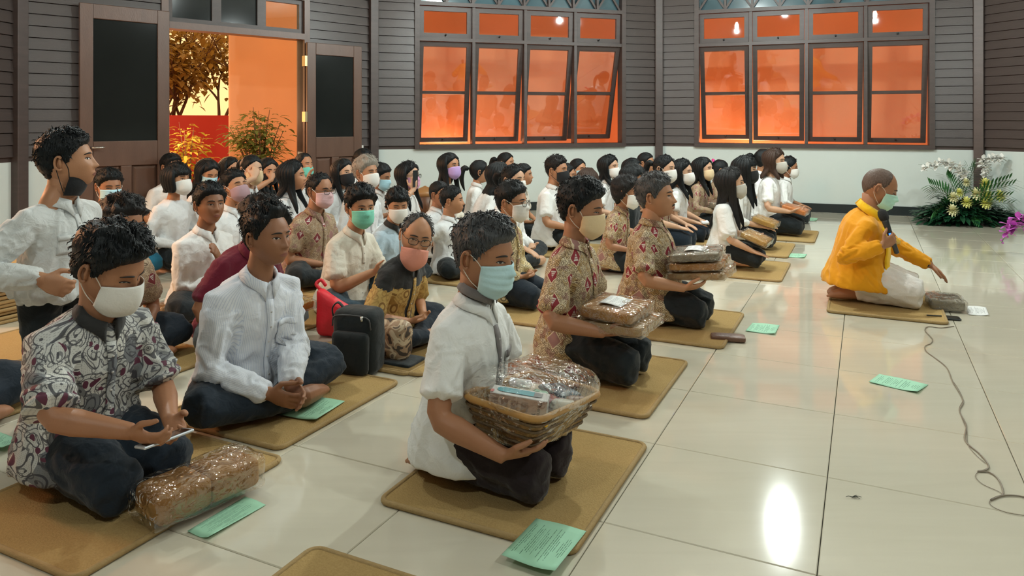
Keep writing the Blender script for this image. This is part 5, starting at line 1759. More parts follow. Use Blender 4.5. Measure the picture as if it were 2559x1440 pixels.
 corner=P('person with short hair and no mask in white shirt by the corner post', (1614, 408, 9.0), skin='tan', head=(-6, 0, 0), shirt='white', hair=hv(H_M, top=0.014), face=dict(eyes=0.4), hands='lap'),
 elder_w=P('person in gold batik with black bob and white mask, sitting behind the moustached person', (1563, 482, 5.9), mid=1, fem=1, skin='brown', lean=6, hunch=14, head=(0, 4, 0), shirt='batik', pants='black', hair=hv(H_B, long=0, sides=0.022, top=0.03, line='long', col='soft'), face=dict(mask='white', eyes=0.4), hands='lap', hem=0.15),
 bob_k=P('person with black bob hidden behind the gold batik and bob', (1583, 446, 6.7), fem=1, skin='tan', shirt='black', hair=hv(H_B), face=dict(mask='white', eyes=0.5), hands='lap'),
 batik_w=P('person in brown batik with centre-parted hair and white mask, hand on knee', (1660, 422, 7.0), mid=1, fem=1, skin='fair', head=(-14, 2, 0), shirt='batik2', sleeve='short', pants='navy', hair=hv(H_P, tail=0.2), face=dict(mask='white', mtype='cup', eyes=0.6), hands='thigh'),
 white_l=P('person in white blouse with long hair and white mask, holding a tissue', (1704, 430, 7.45), mid=1, fem=1, skin='fair', head=(-10, 2, 0), shirt='white', sleeve='short', pants='navy', hair=hv(H_L, long=0.22), face=dict(mask='white', mtype='kn95', eyes=0.5), hands='thigh', collar='none'),
 beige_l=P('person in brown batik with long hair and beige mask, parcel on lap', (1757, 422, 8.2), fem=1, skin='fair', head=(-14, 2, 0), shirt='batik2', sleeve='long', hair=hv(H_L, long=0.26), face=dict(mask='beige', mtype='cup', eyes=0.5), hands='hold'),
 bow=P('person in brown batik with a pink bow in tied hair', (1798, 426, 8.9), fem=1, skin='tan', head=(10, 14, 0), F=-10, shirt='batik2', sleeve='short', hair=hv(H_P, tail=0.08), face=dict(eyes=0.4), hands='hold'),
 front_w=P('person in white blouse and black skirt with long hair and grey mask, parcel on lap', (1826, 458, 6.05), mid=1, z0=MATH, fem=1, skin='fair', lean=3, hunch=8, head=(6, 0, 0), shirt='white', pants='black', skirt=1, bare_shin=1, sleeve='short', sl=0.9, sleeve_w=1.25, hem=0.14, hair=hv(H_L, long=0.34, col='soft'), face=dict(mask='grey', mtype='cup', eyes=0.6),
    R=((0.15, 0.30, 0.185), (-0.1, 0.95, -0.3), (0, -0.3, -1), 0.1), L='hold', collar='none'),
 black_m=P('person in white shirt with fringe and black mask, parcel on lap, second in front row', (1862, 424, 7.0), mid=1, z0=MATH, fem=1, skin='fair', head=(-4, 2, 0), shirt='white', sleeve='long', rolled=1, pants='black', hair=hv(H_L, line='fringe', long=0.3, open=66), face=dict(mask='black', mtype='cup', eyes=0.5), hands='thigh'),
 brown_w=P('person in white blouse with brown hair and grey mask, orange parcel on lap', (1936, 402, 7.8), mid=1, z0=MATH, fem=1, skin='fair', head=(-16, 4, 0), shirt='white', sleeve='short', pants='black', collar='none', hair=hv(H_L, col='brown', long=0.12), face=dict(mask='grey', mtype='kn95', eyes=0.5), hands='hold'),
 tail_w=P('person with low black ponytail behind the brown hair and grey mask', (1908, 400, 8.65), fem=1, skin='tan', F=-20, head=(20, 4, 0), shirt='white', hair=hv(H_P, tail=0.25), face=dict(eyes=0.5), hands='lap'),
 last_w=P('person in white shirt with white mask kneeling last beside the skirting board', (1970, 418, 8.8), mid=1, fem=1, skin='brown', head=(4, 8, 0), shirt='white', sleeve='long', rolled=1, pants='black', hair=hv(H_P, tail=0.1), face=dict(mask='white', mtype='cup', eyes=0.4), hands='thigh'),
 sill_l=P('person with dark hair just showing beside the open door edge', (428, 418, 7.25), skin='tan', shirt='white', hair=hv(H_M), hands='lap'),
 back_h=P('person with dark hair behind the raised head and mauve mask', (575, 424, 7.55), fem=1, skin='tan', shirt='white', hair=hv(H_L, long=0.15), face=dict(eyes=0.4), hands='lap'),
 edge=P('person in black trousers sitting cross-legged, cut off by the photo edge', (-190, 610, 2.9), skin='brown', pose='cross', shirt='white', pants='navy', hair=hv(H_M), hands='lap'),
)
for key, p in CAST.items():
    build_person(p)
bake_all()
for i, p in enumerate(list(CAST.values())):
    finish_person(p, i + 1)

def lw(p, v, fwd=0.0):
    """a point in a person's own frame (x right, y ahead, z up) -> world"""
    q = p['base'] + p['rt'] * v[0] + p['fw'] * (v[1] + fwd)
    return np.array([q[0], q[1], p.get('z0', 0.0) + v[2]])
def wrist(p, side):
    return p['S']['arms'][side][2]
def child_mesh(p, name, mb, m, par=None, smooth=True):
    return mb.build(name, m, par or p['root'], smooth=smooth)

# ---- the leader's stole, belt line and wrist watch
p = CAST['leader']; S = p['S']; k = S['k']
me = p['shirt_o'].data
bvh = BVHTree.FromPolygons([v.co for v in me.vertices], [pl.vertices for pl in me.polygons])
def front_pt(s, x, lift):
    c, r_, f_, t_ = spine_frame(S['spine'], s * k)
    h = bvh.ray_cast(Vector(c + r_ * x * k + f_ * 0.25 * k), Vector(-f_))
    return (np.array(h[0]) + f_ * lift) if h[0] else c + f_ * 0.15 * k
for s in (-1, 1):
    cl = []
    c0, r0, f0, t0 = spine_frame(S['spine'], 0.455 * k)
    for a in np.linspace(0.0, 2.3, 8):
        e = np.array([s * math.sin(a), -math.cos(a)])
        inn = c0 + r0 * e[0] * 0.066 * k + f0 * (e[1] * 0.066 + 0.004) * k + t0 * (0.034 - 0.012 * a) * k
        out_ = c0 + r0 * e[0] * 0.108 * k + f0 * (e[1] * 0.112 + 0.004) * k + t0 * (-0.010 - 0.022 * a) * k
        mid = (inn + out_) / 2 + t0 * 0.018 * k + (r0 * e[0] + f0 * e[1]) * 0.010 * k
        cl.append((inn, mid, out_))
    for q in np.linspace(0.37, -0.02, 14):
        xx = 0.045 + 0.06 * max(0, q - 0.15)
        cl.append(tuple(front_pt(q, s * x, 0.012) for x in (xx, xx + 0.05, xx + 0.10)))
    V = [r[j] for j in range(3) for r in cl]
    o = link('stole', raw_mesh('stole', V, grid_faces(len(cl), 3), CL['sash']), p['root'])
    sd = o.modifiers.new('thickness', 'SOLIDIFY'); sd.thickness = 0.006; sd.offset = 1
mb = MB()
wl, el = wrist(p, 'L'), S['arms']['L'][1]
ax = unit(wl - el)
mb.tube([wl - ax * 0.022, wl - ax * 0.004], [0.037, 0.036], 16)
mb.build('wrist_watch', black_trim, p['root'], smooth=True)
# head band of pink bow
p = CAST['bow']; S = p['S']
mb = MB(); b = (scalp(PI * 0.86, 0.6, 0.03) * S['hs']) @ S['Rh'].T + S['head']
for s in (-1, 1):
    mb.tube([b, b + np.array([s * 0.03, -0.005, 0.015]), b + np.array([s * 0.045, -0.008, 0.0])], [0.006, 0.018, 0.010], 8)
mb.build('hair_bow', pm('pink_bow', (0.75, 0.05, 0.25), 0.5, 0.1), p['root'], smooth=True)
# grey inner collar of the front person
p = CAST['front']; S = p['S']; k = S['k']
c0, r0, f0, t0 = spine_frame(S['spine'], 0.452 * k)
rows = []
for i in range(25):
    u = -1 + 2 * i / 24; a = u * math.radians(166); e = np.array([math.sin(a), -math.cos(a)]); pt = abs(u) ** 3
    R = lambda rr, z, f=0: c0 + r0 * e[0] * rr * k + f0 * (e[1] * rr * k + (0.006 + f) * k) + t0 * z * k
    rows.append([R(0.0585, -0.006), R(0.058, 0.050 - 0.020 * pt), R(0.0625, 0.054 - 0.020 * pt), R(0.076, 0.026 - 0.026 * pt)])
V = [rows[i][j] for j in range(4) for i in range(25)]
o = link('collar_trim', raw_mesh('collar_trim', V, grid_faces(25, 4), CL['grey']), p['shirt_o'])
sd = o.modifiers.new('thickness', 'SOLIDIFY'); sd.thickness = 0.003; sd.offset = 0

# ================================================================== FLOOR MATS
def mat_cloth():
    m, nt, b, out = new_mat('jute_mat')
    tc = N(nt, 'TexCoord')
    nz = N(nt, 'TexNoise'); nz.inputs['Scale'].default_value = 190; nz.inputs['Detail'].default_value = 4
    n2 = N(nt, 'TexNoise'); n2.inputs['Scale'].default_value = 7
    L(nt, tc.outputs['Object'], nz.inputs['Vector']); L(nt, tc.outputs['Object'], n2.inputs['Vector'])
    c = mixc(nt, nz.outputs['Fac'], (0.30, 0.19, 0.070), (0.52, 0.36, 0.155))
    c = mixc(nt, math_node(nt, 'MULTIPLY', n2.outputs['Fac'], 0.25), c, (0.36, 0.24, 0.10))
    L(nt, c, b.inputs['Base Color'])
    b.inputs['Roughness'].default_value = 0.95
    b.inputs['Specular IOR Level'].default_value = 0.1
    bp = N(nt, 'Bump'); bp.inputs['Strength'].default_value = 0.8; bp.inputs['Distance'].default_value = 0.004
    L(nt, nz.outputs['Fac'], bp.inputs['Height']); L(nt, bp.outputs[0], b.inputs['Normal'])
    return m
jute = mat_cloth()
piping_m = pm('jute_piping', (0.36, 0.24, 0.10), 0.85, 0.15, 60, 0.3, 200)
MW, MD = 0.67, 0.78
def rr_outline(w, d, r, n=5, z=0.0):
    o = []
    for cx, cy, a0 in ((w / 2 - r, d / 2 - r, 0), (-w / 2 + r, d / 2 - r, PI / 2), (-w / 2 + r, -d / 2 + r, PI), (w / 2 - r, -d / 2 + r, 1.5 * PI)):
        for i in range(n):
            a = a0 + PI / 2 * i / (n - 1)
            o.append((cx + r * math.cos(a), cy + r * math.sin(a), z))
    return o
mb = MB()
o1 = rr_outline(MW - 0.012, MD - 0.012, 0.03, z=0.002); o2 = rr_outline(MW - 0.012, MD - 0.012, 0.03, z=MATH - 0.002)
n = len(o1)
mb.add(o1 + o2, [tuple(range(n))[::-1], tuple(range(n, 2 * n))] + [(i, (i + 1) % n, n + (i + 1) % n, n + i) for i in range(n)])
mat_me = raw_mesh('mat_pad', np.concatenate(mb.V), mb.F, jute, smooth=False)
mb = MB()
o3 = rr_outline(MW - 0.014, MD - 0.014, 0.032, z=0.0095)
mb.tube(o3 + [o3[0]], 0.0095, 8, cap=False)
pipe_me = raw_mesh('piping', np.concatenate(mb.V), mb.F, piping_m)
def floor_mat_at(c, label, z=0.0, yaw=TYAW):
    root = tag(empty('floor_mat', (c[0], c[1], z), yaw), label, 'mat', 'tan floor mats')
    link('pad', mat_me, root); link('piping', pipe_me, root)
    return root
MAT_OF = dict(front='under the person with the gift basket', paisley='under the person in grey paisley shirt', striped='under the person in thin-striped white shirt', batik_a='under the batik person in yellow mask', batik_b='under the moustached batik person',
              leader='under the person in saffron jacket', front_w='under the white blouse and black skirt', black_m='under the white shirt and black mask', brown_w='under the brown hair and orange parcel', curly='under the curly-haired person in brown batik',
              elder_g='under the gold and black brocade shirt', gold='under the olive gold batik', elder='under the brown batik and pink mask', polo_k='under the white polo and black mask')
for kk, lb in MAT_OF.items():
    p = CAST[kk]
    c = p['base'] + FDIR * (0.168 if p['pose'] == 'kneel' else 0.14)
    if kk == 'front': c = np.array([0.04, 2.54])
    if kk == 'paisley': c = np.array([-0.981, 2.28]) - FDIR * 0.335
    if kk == 'striped': c = np.array([-0.685, 3.05]) - FDIR * 0.335
    floor_mat_at(c, 'tan bound floor mat ' + lb)
q = ground(785, 1372); c = q[:2] + FDIR * 0.335 - LDIR * 0.39 + FDIR * 0.0
floor_mat_at(c, 'empty tan floor mat cut off at the bottom edge of the photo')
q = ground(30, 860); floor_mat_at(q[:2] + FDIR * 0.12, 'tan floor mat on the far left beside the stacked mats')
q = ground(820, 870); floor_mat_at(q[:2] + FDIR * 0.3 + LDIR * 0.2, 'empty tan floor mat behind the black backpack')
q = ground(1190, 690); floor_mat_at(q[:2], 'tan floor mat in front of the leaning white polo')
q = ground(760, 790); floor_mat_at(q[:2] - FDIR * 0.1, 'tan floor mat below the grey jeans')
q = ground(60, 1000); floor_mat_at(q[:2] - FDIR * 0.2, 'tan floor mat behind the paisley shirt at the photo edge')
q = ground(1690, 612); floor_mat_at(q[:2] + LDIR * 0.3, 'tan floor mat under the navy knees beyond the moustached person')
# stack of spare mats
q = ground(20, 792)
for i in range(15):
    r_ = floor_mat_at(q[:2] + np.array([-0.08 + rng.uniform(-.02, .02), 0.25 + rng.uniform(-.02, .02)]), 'spare tan mat in the stack by the left wall, %s' % ['lowest', 'second from below', 'third from below', 'fourth from below', 'fifth from below', 'sixth from below', 'seventh from below', 'eighth, midway up', 'seventh from the top', 'sixth from the top', 'fifth from the top', 'fourth from the top', 'third from the top', 'second from the top', 'topmost'][i], z=i * 0.0235, yaw=TYAW + rng.uniform(-.03, .03))
    r_['group'] = 'stack of spare mats'; r_.scale = (1, 1, 1.2)

# ================================================================== GREEN SHEETS
def print_mat(name, paper, ink, rows, u_axis='u'):
    """flat print: broken lines of text along u"""
    m, nt, b, out = new_mat(name)
    uv = N(nt, 'UVMap')
    sp = N(nt, 'SeparateXYZ'); L(nt, uv.outputs[0], sp.inputs[0])
    row = math_node(nt, 'MULTIPLY', sp.outputs[1], rows)
    fr = math_node(nt, 'FRACT', row)
    ln = math_node(nt, 'MULTIPLY', math_node(nt, 'GREATER_THAN', fr, 0.35), math_node(nt, 'LESS_THAN', fr, 0.70))
    cmb = N(nt, 'CombineXYZ'); L(nt, math_node(nt, 'MULTIPLY', sp.outputs[0], 38), cmb.inputs[0]); L(nt, math_node(nt, 'FLOOR', row), cmb.inputs[1])
    nz = N(nt, 'TexNoise'); nz.inputs['Scale'].default_value = 1.6; nz.inputs['Detail'].default_value = 2
    L(nt, cmb.outputs[0], nz.inputs['Vector'])
    wn_ = N(nt, 'TexWhiteNoise', noise_dimensions='1D'); L(nt, math_node(nt, 'FLOOR', row), wn_.inputs['W'])
    ext = math_node(nt, 'LESS_THAN', math_node(nt, 'ABSOLUTE', math_node(nt, 'SUBTRACT', sp.outputs[0], 0.5)), math_node(nt, 'MULTIPLY_ADD', wn_.outputs['Value'], 0.28, 0.12))
    blk = math_node(nt, 'GREATER_THAN', math_node(nt, 'FRACT', math_node(nt, 'MULTIPLY', row, 0.21)), 0.2)
    f = math_node(nt, 'MULTIPLY', math_node(nt, 'MULTIPLY', ln, ext), math_node(nt, 'MULTIPLY', blk, math_node(nt, 'GREATER_THAN', nz.outputs['Fac'], 0.44)))
    mg = math_node(nt, 'MULTIPLY', math_node(nt, 'GREATER_THAN', sp.outputs[1], 0.07), math_node(nt, 'LESS_THAN', sp.outputs[1], 0.93))
    L(nt, mixc(nt, math_node(nt, 'MULTIPLY', math_node(nt, 'MULTIPLY', f, mg), 0.75), paper, ink), b.inputs['Base Color'])
    b.inputs['Roughness'].default_value = 0.7
    MATS[name] = m
    return m
green = print_mat('green_printed_paper', (0.36, 0.66, 0.46), (0.03, 0.10, 0.06), 26)
white_pr = print_mat('white_printed_paper', (0.78, 0.78, 0.76), (0.12, 0.12, 0.14), 16)
def paper(name, corners, m, label, cat, group=None, curl=0.006, z=0.0):
    """four pixel corners on the floor -> a thin sheet with a slight curl"""
    C = [ground(x, y, z) for x, y in corners]
    n = 9
    V, UV = [], []
    for j in range(n):
        for i in range(n):
            u, v = i / (n - 1), j / (n - 1)
            q = (C[0] * (1 - u) + C[1] * u) * (1 - v) + (C[3] * (1 - u) + C[2] * u) * v
            q = q + np.array([0, 0, 0.002 + curl * max(0, (u - 0.6) * 2.5) ** 2 * v + 0.0015 * (1 - math.cos(u * 6 + v * 3))])
            V.append(q); UV.append((v, u))
    c = np.mean(V, axis=0); c[2] = z
    me = raw_mesh(name, np.array(V) - c, grid_faces(n, n), m)
    ul = me.uv_layers.new(name='UVMap')
    for lp in me.loops:
        ul.data[lp.index].uv = UV[lp.vertex_index]
    o = link(name, me, None, tuple(c))
    sd = o.modifiers.new('thickness', 'SOLIDIFY'); sd.thickness = 0.0006
    return tag(o, label, cat, group)
GP = 'printed green sheets on the floor'
for cn, lb, z in ((((1340, 1298), (1465, 1330), (1387, 1437), (1253, 1392)), 'printed green sheet half off the mat corner before the gift basket', MATH + 0.003),
    (((2197, 936), (2320, 963), (2293, 985), (2171, 957)), 'printed green sheet lying alone beside the loose cable', 0), (((1880, 808), (1948, 814), (1937, 838), (1863, 829)), 'printed green sheet lying beyond the brown wallet', 0),
    (((775, 992), (862, 1004), (790, 1055), (700, 1040)), 'printed green sheet on the mat before the thin-striped shirt', MATH), (((612, 1243), (664, 1264), (520, 1352), (468, 1332)), 'printed green sheet under the long wrapped parcel', 0),
    (((-40, 1070), (52, 1102), (5, 1126), (-80, 1098)), 'printed green sheet on the mat at the photo edge', MATH), (((1967, 634), (2017, 636), (2010, 646), (1962, 643)), 'printed green sheet before the white blouse and black skirt', 0),
    (((1688, 607), (1704, 612), (1706, 625), (1684, 620)), 'printed green sheet between moustached batik and navy knees', 0), (((1480, 616), (1512, 618), (1512, 631), (1478, 630)), 'printed green sheet behind the yellow mask and batik', 0),
    (((1312, 538), (1332, 548), (1328, 557), (1308, 550)), 'printed green sheet beside the black mask and white polo', 0), (((2300, 735), (2330, 739), (2326, 750), (2298, 746)), "printed green sheet under the saffron jacket's reaching hand", 0),
    (((2012, 545), (2044, 546), (2040, 553), (2010, 552)), 'printed green sheet by the skirting near the last row', 0), (((342, 667), (377, 671), (372, 683), (338, 680)), 'printed green sheet beside the teal jeans', 0)):
    paper('printed_sheet', cn, green, lb, 'paper', GP, z=z)
paper('printed_sheet', ((2415, 765), (2464, 769), (2471, 791), (2420, 788)), white_pr, 'white printed sheet beside the wrapped silver parcel', 'paper')

# ================================================================== PARCELS
film = film_mat('clear_wrap', (0.95, 0.94, 0.92), 0.10, 0.045, 1.0, 24, 0.45)
def rbox(lx, ly, lz, r, n=8, puff=0.0, amp=0.0, seed=0, sc=12):
    V, F = [], []
    h = np.array([lx, ly, lz]) / 2
    r = min(r, h.min() * 0.98)
    core = h - r
    for ax in range(3):
        for s in (-1, 1):
            b = sum(len(v) for v in V)
            G = []
            o = [(ax + 1) % 3, (ax + 2) % 3]
            for j in range(n + 1):
                for i in range(n + 1):
                    p = np.zeros(3); p[ax] = s; p[o[0]] = -1 + 2 * i / n; p[o[1]] = -1 + 2 * j / n
                    # denser near the edges
                    p = np.sign(p) * (1 - (1 - np.abs(p)) ** 1.3) if False else p
                    q = p * h
                    cc = np.clip(q, -core, core)
                    d = q - cc
                    q = cc + (d / (np.linalg.norm(d) + 1e-9)) * r
                    q = q + puff * np.array([0, 0, 1]) * (1 if q[2] > 0 else -0.3) * (1 - p[0] ** 2) * (1 - p[1] ** 2)
                    if amp:
                        q = q + amp * np.array(noise.noise_vector(Vector(q * sc + seed)))
                    G.append(q)
            V.append(np.array(G))
            for j in range(n):
                for i in range(n):
                    f = (b + j * (n + 1) + i, b + j * (n + 1) + i + 1, b + (j + 1) * (n + 1) + i + 1, b + (j + 1) * (n + 1) + i)
                    F.append(f if s > 0 else f[::-1])
    return np.concatenate(V), F
def solid(name, V, F, m, par, loc=None, merge=True):
    me = raw_mesh(name, V, F, m)
    if merge:
        bm = bmesh.new(); bm.from_mesh(me); bmesh.ops.remove_doubles(bm, verts=bm.verts, dist=0.0004); bm.to_mesh(me); bm.free()
        me.polygons.foreach_set('use_smooth', np.ones(len(me.polygons), dtype=bool))
    return link(name, me, par, loc)
cl_brown = pm('folded_brown_cloth', (0.32, 0.145, 0.025), 0.7, 0.25, 9, 0.3, 50)
cl_tan = pm('folded_tan_cloth', (0.34, 0.21, 0.09), 0.7, 0.25, 9, 0.3, 50)
cl_or = pm('folded_orange_cloth', (0.62, 0.19, 0.03), 0.7, 0.2, 9, 0.3, 50)
cl_grey = pm('folded_grey_cloth', (0.20, 0.17, 0.12), 0.6, 0.35, 9, 0.3, 50)
cl_gold = pm('folded_mustard_cloth', (0.42, 0.23, 0.03), 0.7, 0.2, 9, 0.3, 50)
def parcel(c, size, yaw, tilt, m, label, group='cloth parcels in clear wrap', lab=False, folds=1, seed=0, n=12, crink=0.006):
    root = tag(empty('wrapped_parcel', tuple(c)), label, 'parcel', group)
    root.rotation_euler = (tilt[0], tilt[1], yaw)
    lx, ly, lz = size
    for j in range(folds):
        w = lx / folds
        V, F = rbox(w * 1.03, ly, lz * 0.93, lz * 0.24, 10, 0.004, 0.003, seed + j, 10)
        V[:, 0] += -lx / 2 + w * (j + 0.5)
        V[:, 2] += lz / 2
        solid('folded_cloth', V, F, m, root)
    V, F = rbox(lx * 1.10 + 0.01, ly * 1.06 + 0.008, lz * 1.05 + 0.004, lz * 0.22, n, 0.006, crink, seed * 3 + 1, 22)
    V[:, 2] = np.maximum(V[:, 2] + lz / 2, 0.0012)
    solid('clear_wrap', V, F, film, root)
    if lab:
        n_ = 6
        V = []
        for j in range(n_):
            for i in range(n_):
                V.append((lx * (-0.22 + 0.44 * i / 5), ly * (-0.30 + 0.52 * j / 5), lz * 1.05 + 0.008 + 0.004 * math.sin(i * 0.9)))
        me = raw_mesh('paper_label', V, grid_faces(n_, n_), white_pr)
        ul = me.uv_layers.new(name='UVMap')
        for lp in me.loops:
            vi = lp.vertex_index
            ul.data[lp.index].uv = ((vi // n_) / 5, (vi % n_) / 5)
        o = link('paper_label', me, root)
        sd = o.modifiers.new('t', 'SOLIDIFY'); sd.thickness = 0.001
    return root
# long parcel before the paisley shirt: two folded bundles in one wrap
gA, gB = ground(400, 1350), ground(655, 1232)
gd = unit(gB[:2] - gA[:2]); gl = np.linalg.norm(gB[:2] - gA[:2])
gn = np.array([-gd[1], gd[0]])
c = (gA[:2] + gB[:2]) / 2 + gn * 0.085
parcel((c[0], c[1], MATH + 0.004), (gl * 0.98, 0.165, 0.10), math.atan2(gd[1], gd[0]), (0, 0), cl_brown, 'long brown cloth parcel in clear wrap before the paisley shirt', folds=2, seed=3, n=16, crink=0.008)
p = CAST['batik_a']
yw = math.radians(-30)
c = lw(p, (0.075, 0.30, 0.265)); parcel(c, (0.27, 0.30, 0.045), yw, (0.0, 0.0), cl_tan, 'flat tan cloth parcel under another on the yellow-masked batik lap', seed=5, crink=0.009)
c = lw(p, (0.085, 0.275, 0.318)); parcel(c, (0.24, 0.27, 0.055), yw, (0.02, 0.03), cl_brown, 'brown cloth parcel with white label held by the yellow-masked batik', lab=True, seed=6)
p = CAST['batik_b']
for i, (mm, tz, lab, lb) in enumerate(((cl_tan, 0.30, False, 'lowest parcel of the pile held by the moustached person'), (cl_brown, 0.355, False, 'middle orange-brown parcel of the pile held by the moustached person'), (cl_grey, 0.41, True, 'topmost grey-brown parcel with label held by the moustached person'))):
    c = lw(p, (0.06 + 0.01 * i, 0.33 - 0.012 * i, tz)); parcel(c, (0.30 - 0.02 * i, 0.28, 0.045), yw + 0.06 * i, (0.02, -0.10), mm, lb, lab=lab, seed=10 + i, crink=0.010)
p = CAST['leader']
g = ground(2372, 775); parcel((g[0], g[1] + 0.05, 0.002), (0.19, 0.235, 0.075), TYAW + 0.1, (0, 0), cl_grey, 'silver-grey wrapped parcel under the hand of the saffron jacket', seed=21, crink=0.010)
p = CAST['front_w']
c = lw(p, (0.03, 0.27, 0.235)); parcel(c, (0.20, 0.26, 0.045), yw, (0.0, 0.35), cl_gold, 'mustard cloth parcel on the black skirt', seed=23)
p = CAST['black_m']
c = lw(p, (0.05, 0.27, 0.235)); parcel(c, (0.20, 0.26, 0.05), yw, (0.0, 0.3), cl_gold, 'mustard cloth parcel on the lap of the black-masked person', seed=25)
p = CAST['brown_w']
c = lw(p, (0.03, 0.29, 0.25)); parcel(c, (0.23, 0.26, 0.05), yw, (0.0, 0.25), cl_or, 'orange cloth parcel on the lap of the brown-haired person', seed=27)
p = CAST['beige_l']
c = lw(p, (0.03, 0.29, 0.25)); parcel(c, (0.23, 0.28, 0.06), yw, (0.0, 0.2), cl_grey, 'dark brown parcel on the lap beside the pink bow', seed=29)
g = ground(416, 792); parcel((g[0], g[1], 0.0), (0.13, 0.16, 0.085), TYAW, (0, 0), cl_brown, 'small brown parcel beside the paisley shoulder', seed=31)
p = CAST['maroon']
c = lw(p, (-0.18, 0.24, 0.16)); parcel(c, (0.2, 0.22, 0.05), yw, (0, 0.1), cl_gold, 'mustard parcel on the grey jeans', seed=33)

# ================================================================== GIFT BASKET
bc = np.array([0.060, 2.415]); byaw = math.radians(-33)
bz = 0.205
bask = tag(empty('gift_basket', (bc[0], bc[1], bz), byaw), 'rectangular woven gift basket in clear wrap held in both hands', 'basket')
bask.rotation_euler = (math.radians(-7), math.radians(4), byaw)
woven = pm('woven_rattan', (0.30, 0.17, 0.055), 0.65, 0.4, 40, 0.8, 90)
def frustum_ring(w0, d0, w1, d1, z0, z1, t, nseg=6):
    """hollow tapered tray wall"""
    mb = MB()
    O0, O1 = rr_outline(w0, d0, 0.03, nseg, z0), rr_outline(w1, d1, 0.04, nseg, z1)
    I1, I0 = rr_outline(w1 - 2 * t, d1 - 2 * t, 0.03, nseg, z1), rr_outline(w0 - 2 * t, d0 - 2 * t, 0.02, nseg, z0 + 0.008)
    n = len(O0)
    F = []
    for k in range(3):
        F += [(k * n + i, k * n + (i + 1) % n, (k + 1) * n + (i + 1) % n, (k + 1) * n + i) for i in range(n)]
    F += [tuple(range(n))[::-1], tuple(range(3 * n, 4 * n))]
    mb.add(O0 + O1 + I1 + I0, F)
    return mb
BH = 0.115
frustum_ring(0.20, 0.34, 0.285, 0.445, 0.0, BH, 0.008).build('tray', woven, bask, smooth=False)
rim = rr_outline(0.285, 0.445, 0.05, 8, BH)
mb = MB(); mb.tube(rim + [rim[0]], 0.0105, 8, cap=False)
mb.build('rim', pm('wood_rim', (0.42, 0.22, 0.06), 0.5, 0.25, 30), bask, smooth=True)
mb = MB()
for j in range(4):
    zz = 0.02 + j * 0.024
    f = zz / BH
    o_ = rr_outline(0.20 + 0.085 * f + 0.004, 0.34 + 0.105 * f + 0.004, 0.035, 8, zz)
    mb.tube(o_ + [o_[0]], 0.005, 6, cap=False)
mb.build('woven_band', pm('dark_rattan', (0.13, 0.08, 0.035), 0.6, 0.4, 60, 0.6, 120), bask, smooth=True)
# wrap: dome of film from under the tray over the goods
nu, nv = 44, 20
V = []
for j in range(nv):
    t = j / (nv - 1)
    for i in range(nu):
        a = 2 * PI * i / nu
        ca, sa = math.cos(a), math.sin(a)
        sq = 1 / max(abs(ca), abs(sa)) ** 0.75
        if t < 0.45:
            f = t / 0.45; w, d, z = 0.105 + 0.052 * f, 0.175 + 0.062 * f, 0.0 + (BH + 0.01) * f
        else:
            f = (t - 0.45) / 0.55; s_ = math.cos(f * PI / 2) ** 0.6; w, d, z = 0.157 * s_, 0.237 * s_, BH + 0.01 + 0.085 * math.sin(f * PI / 2) ** 0.7
        q = Vector((ca * w * sq, sa * d * sq, z))
        q = q + Vector(noise.noise_vector(q * 26)) * 0.008 + Vector(noise.noise_vector(q * 60)) * 0.0025
        V.append((q.x, q.y, max(q.z, -0.004)))
me = raw_mesh('clear_wrap', V, grid_faces(nu, nv, True), film)
link('clear_wrap', me, bask)
bpy.context.view_layer.update()
BM = bask.matrix_basis.copy()
def inbask(name, mb, m, loc, rz, label, cat, rx=0.0, ry=0.0, smooth=True, bevel=0):
    o = mb.build(name, m, None, smooth=smooth, bevel=bevel)
    M = BM @ Matrix.Translation(loc) @ Matrix.Rotation(rz, 4, 'Z') @ Matrix.Rotation(rx, 4, 'X') @ Matrix.Rotation(ry, 4, 'Y')
    o.matrix_basis = M
    return tag(o, label, cat, 'goods in the gift basket')
card = pm('white_card', (0.78, 0.78, 0.78), 0.4, 0.03)
bx = tag(empty('thermos_box'), 'white carton printed with a blue thermos flask in the gift basket', 'box', 'goods in the gift basket')
bx.matrix_basis = BM @ Matrix.Translation((-0.005, -0.085, 0.035)) @ Matrix.Rotation(math.radians(24), 4, 'Z')
mb = MB(); mb.box((-0.075, -0.10, 0), (0.075, -0.0, 0.10)); mb2 = MB()
BXL, BXW, BXH = 0.185, 0.085, 0.098
mb = MB(); mb.box((-BXL / 2, -BXW / 2, 0), (BXL / 2, BXW / 2, BXH)); mb.build('carton', card, bx, bevel=0.002)
# printed flask on the top face, print on the near side (flat print as thin decals)
def decal(name, pts, m, z_n):
    o = link(name, raw_mesh(name, pts, [tuple(range(len(pts)))], m, smooth=False), bx)
    return o
pb = pm('print_blue', (0.10, 0.45, 0.55), 0.35, 0.15, 30); pgk = pm('print_grey', (0.25, 0.27, 0.30), 0.4, 0.1); pt_ = pm('print_tan', (0.50, 0.36, 0.28), 0.5, 0.05); pr = pm('print_red', (0.7, 0.2, 0.2), 0.5, 0.05); pdk = pm('print_ink', (0.10, 0.06, 0.05), 0.5, 0.05)
zt = BXH + 0.0025
fl_pts = [(-0.055 + 0.02 * math.cos(a), 0.0 + 0.024 * math.sin(a), zt) for a in np.linspace(PI / 2, 1.5 * PI, 8)] + [(0.045, -0.024, zt), (0.045, 0.024, zt)]
decal('printed_flask', fl_pts[::-1] if False else fl_pts, pb, 1)
decal('printed_cap', [(0.046, -0.024, zt), (0.072, -0.02, zt), (0.072, 0.02, zt), (0.046, 0.024, zt)], pgk, 1)
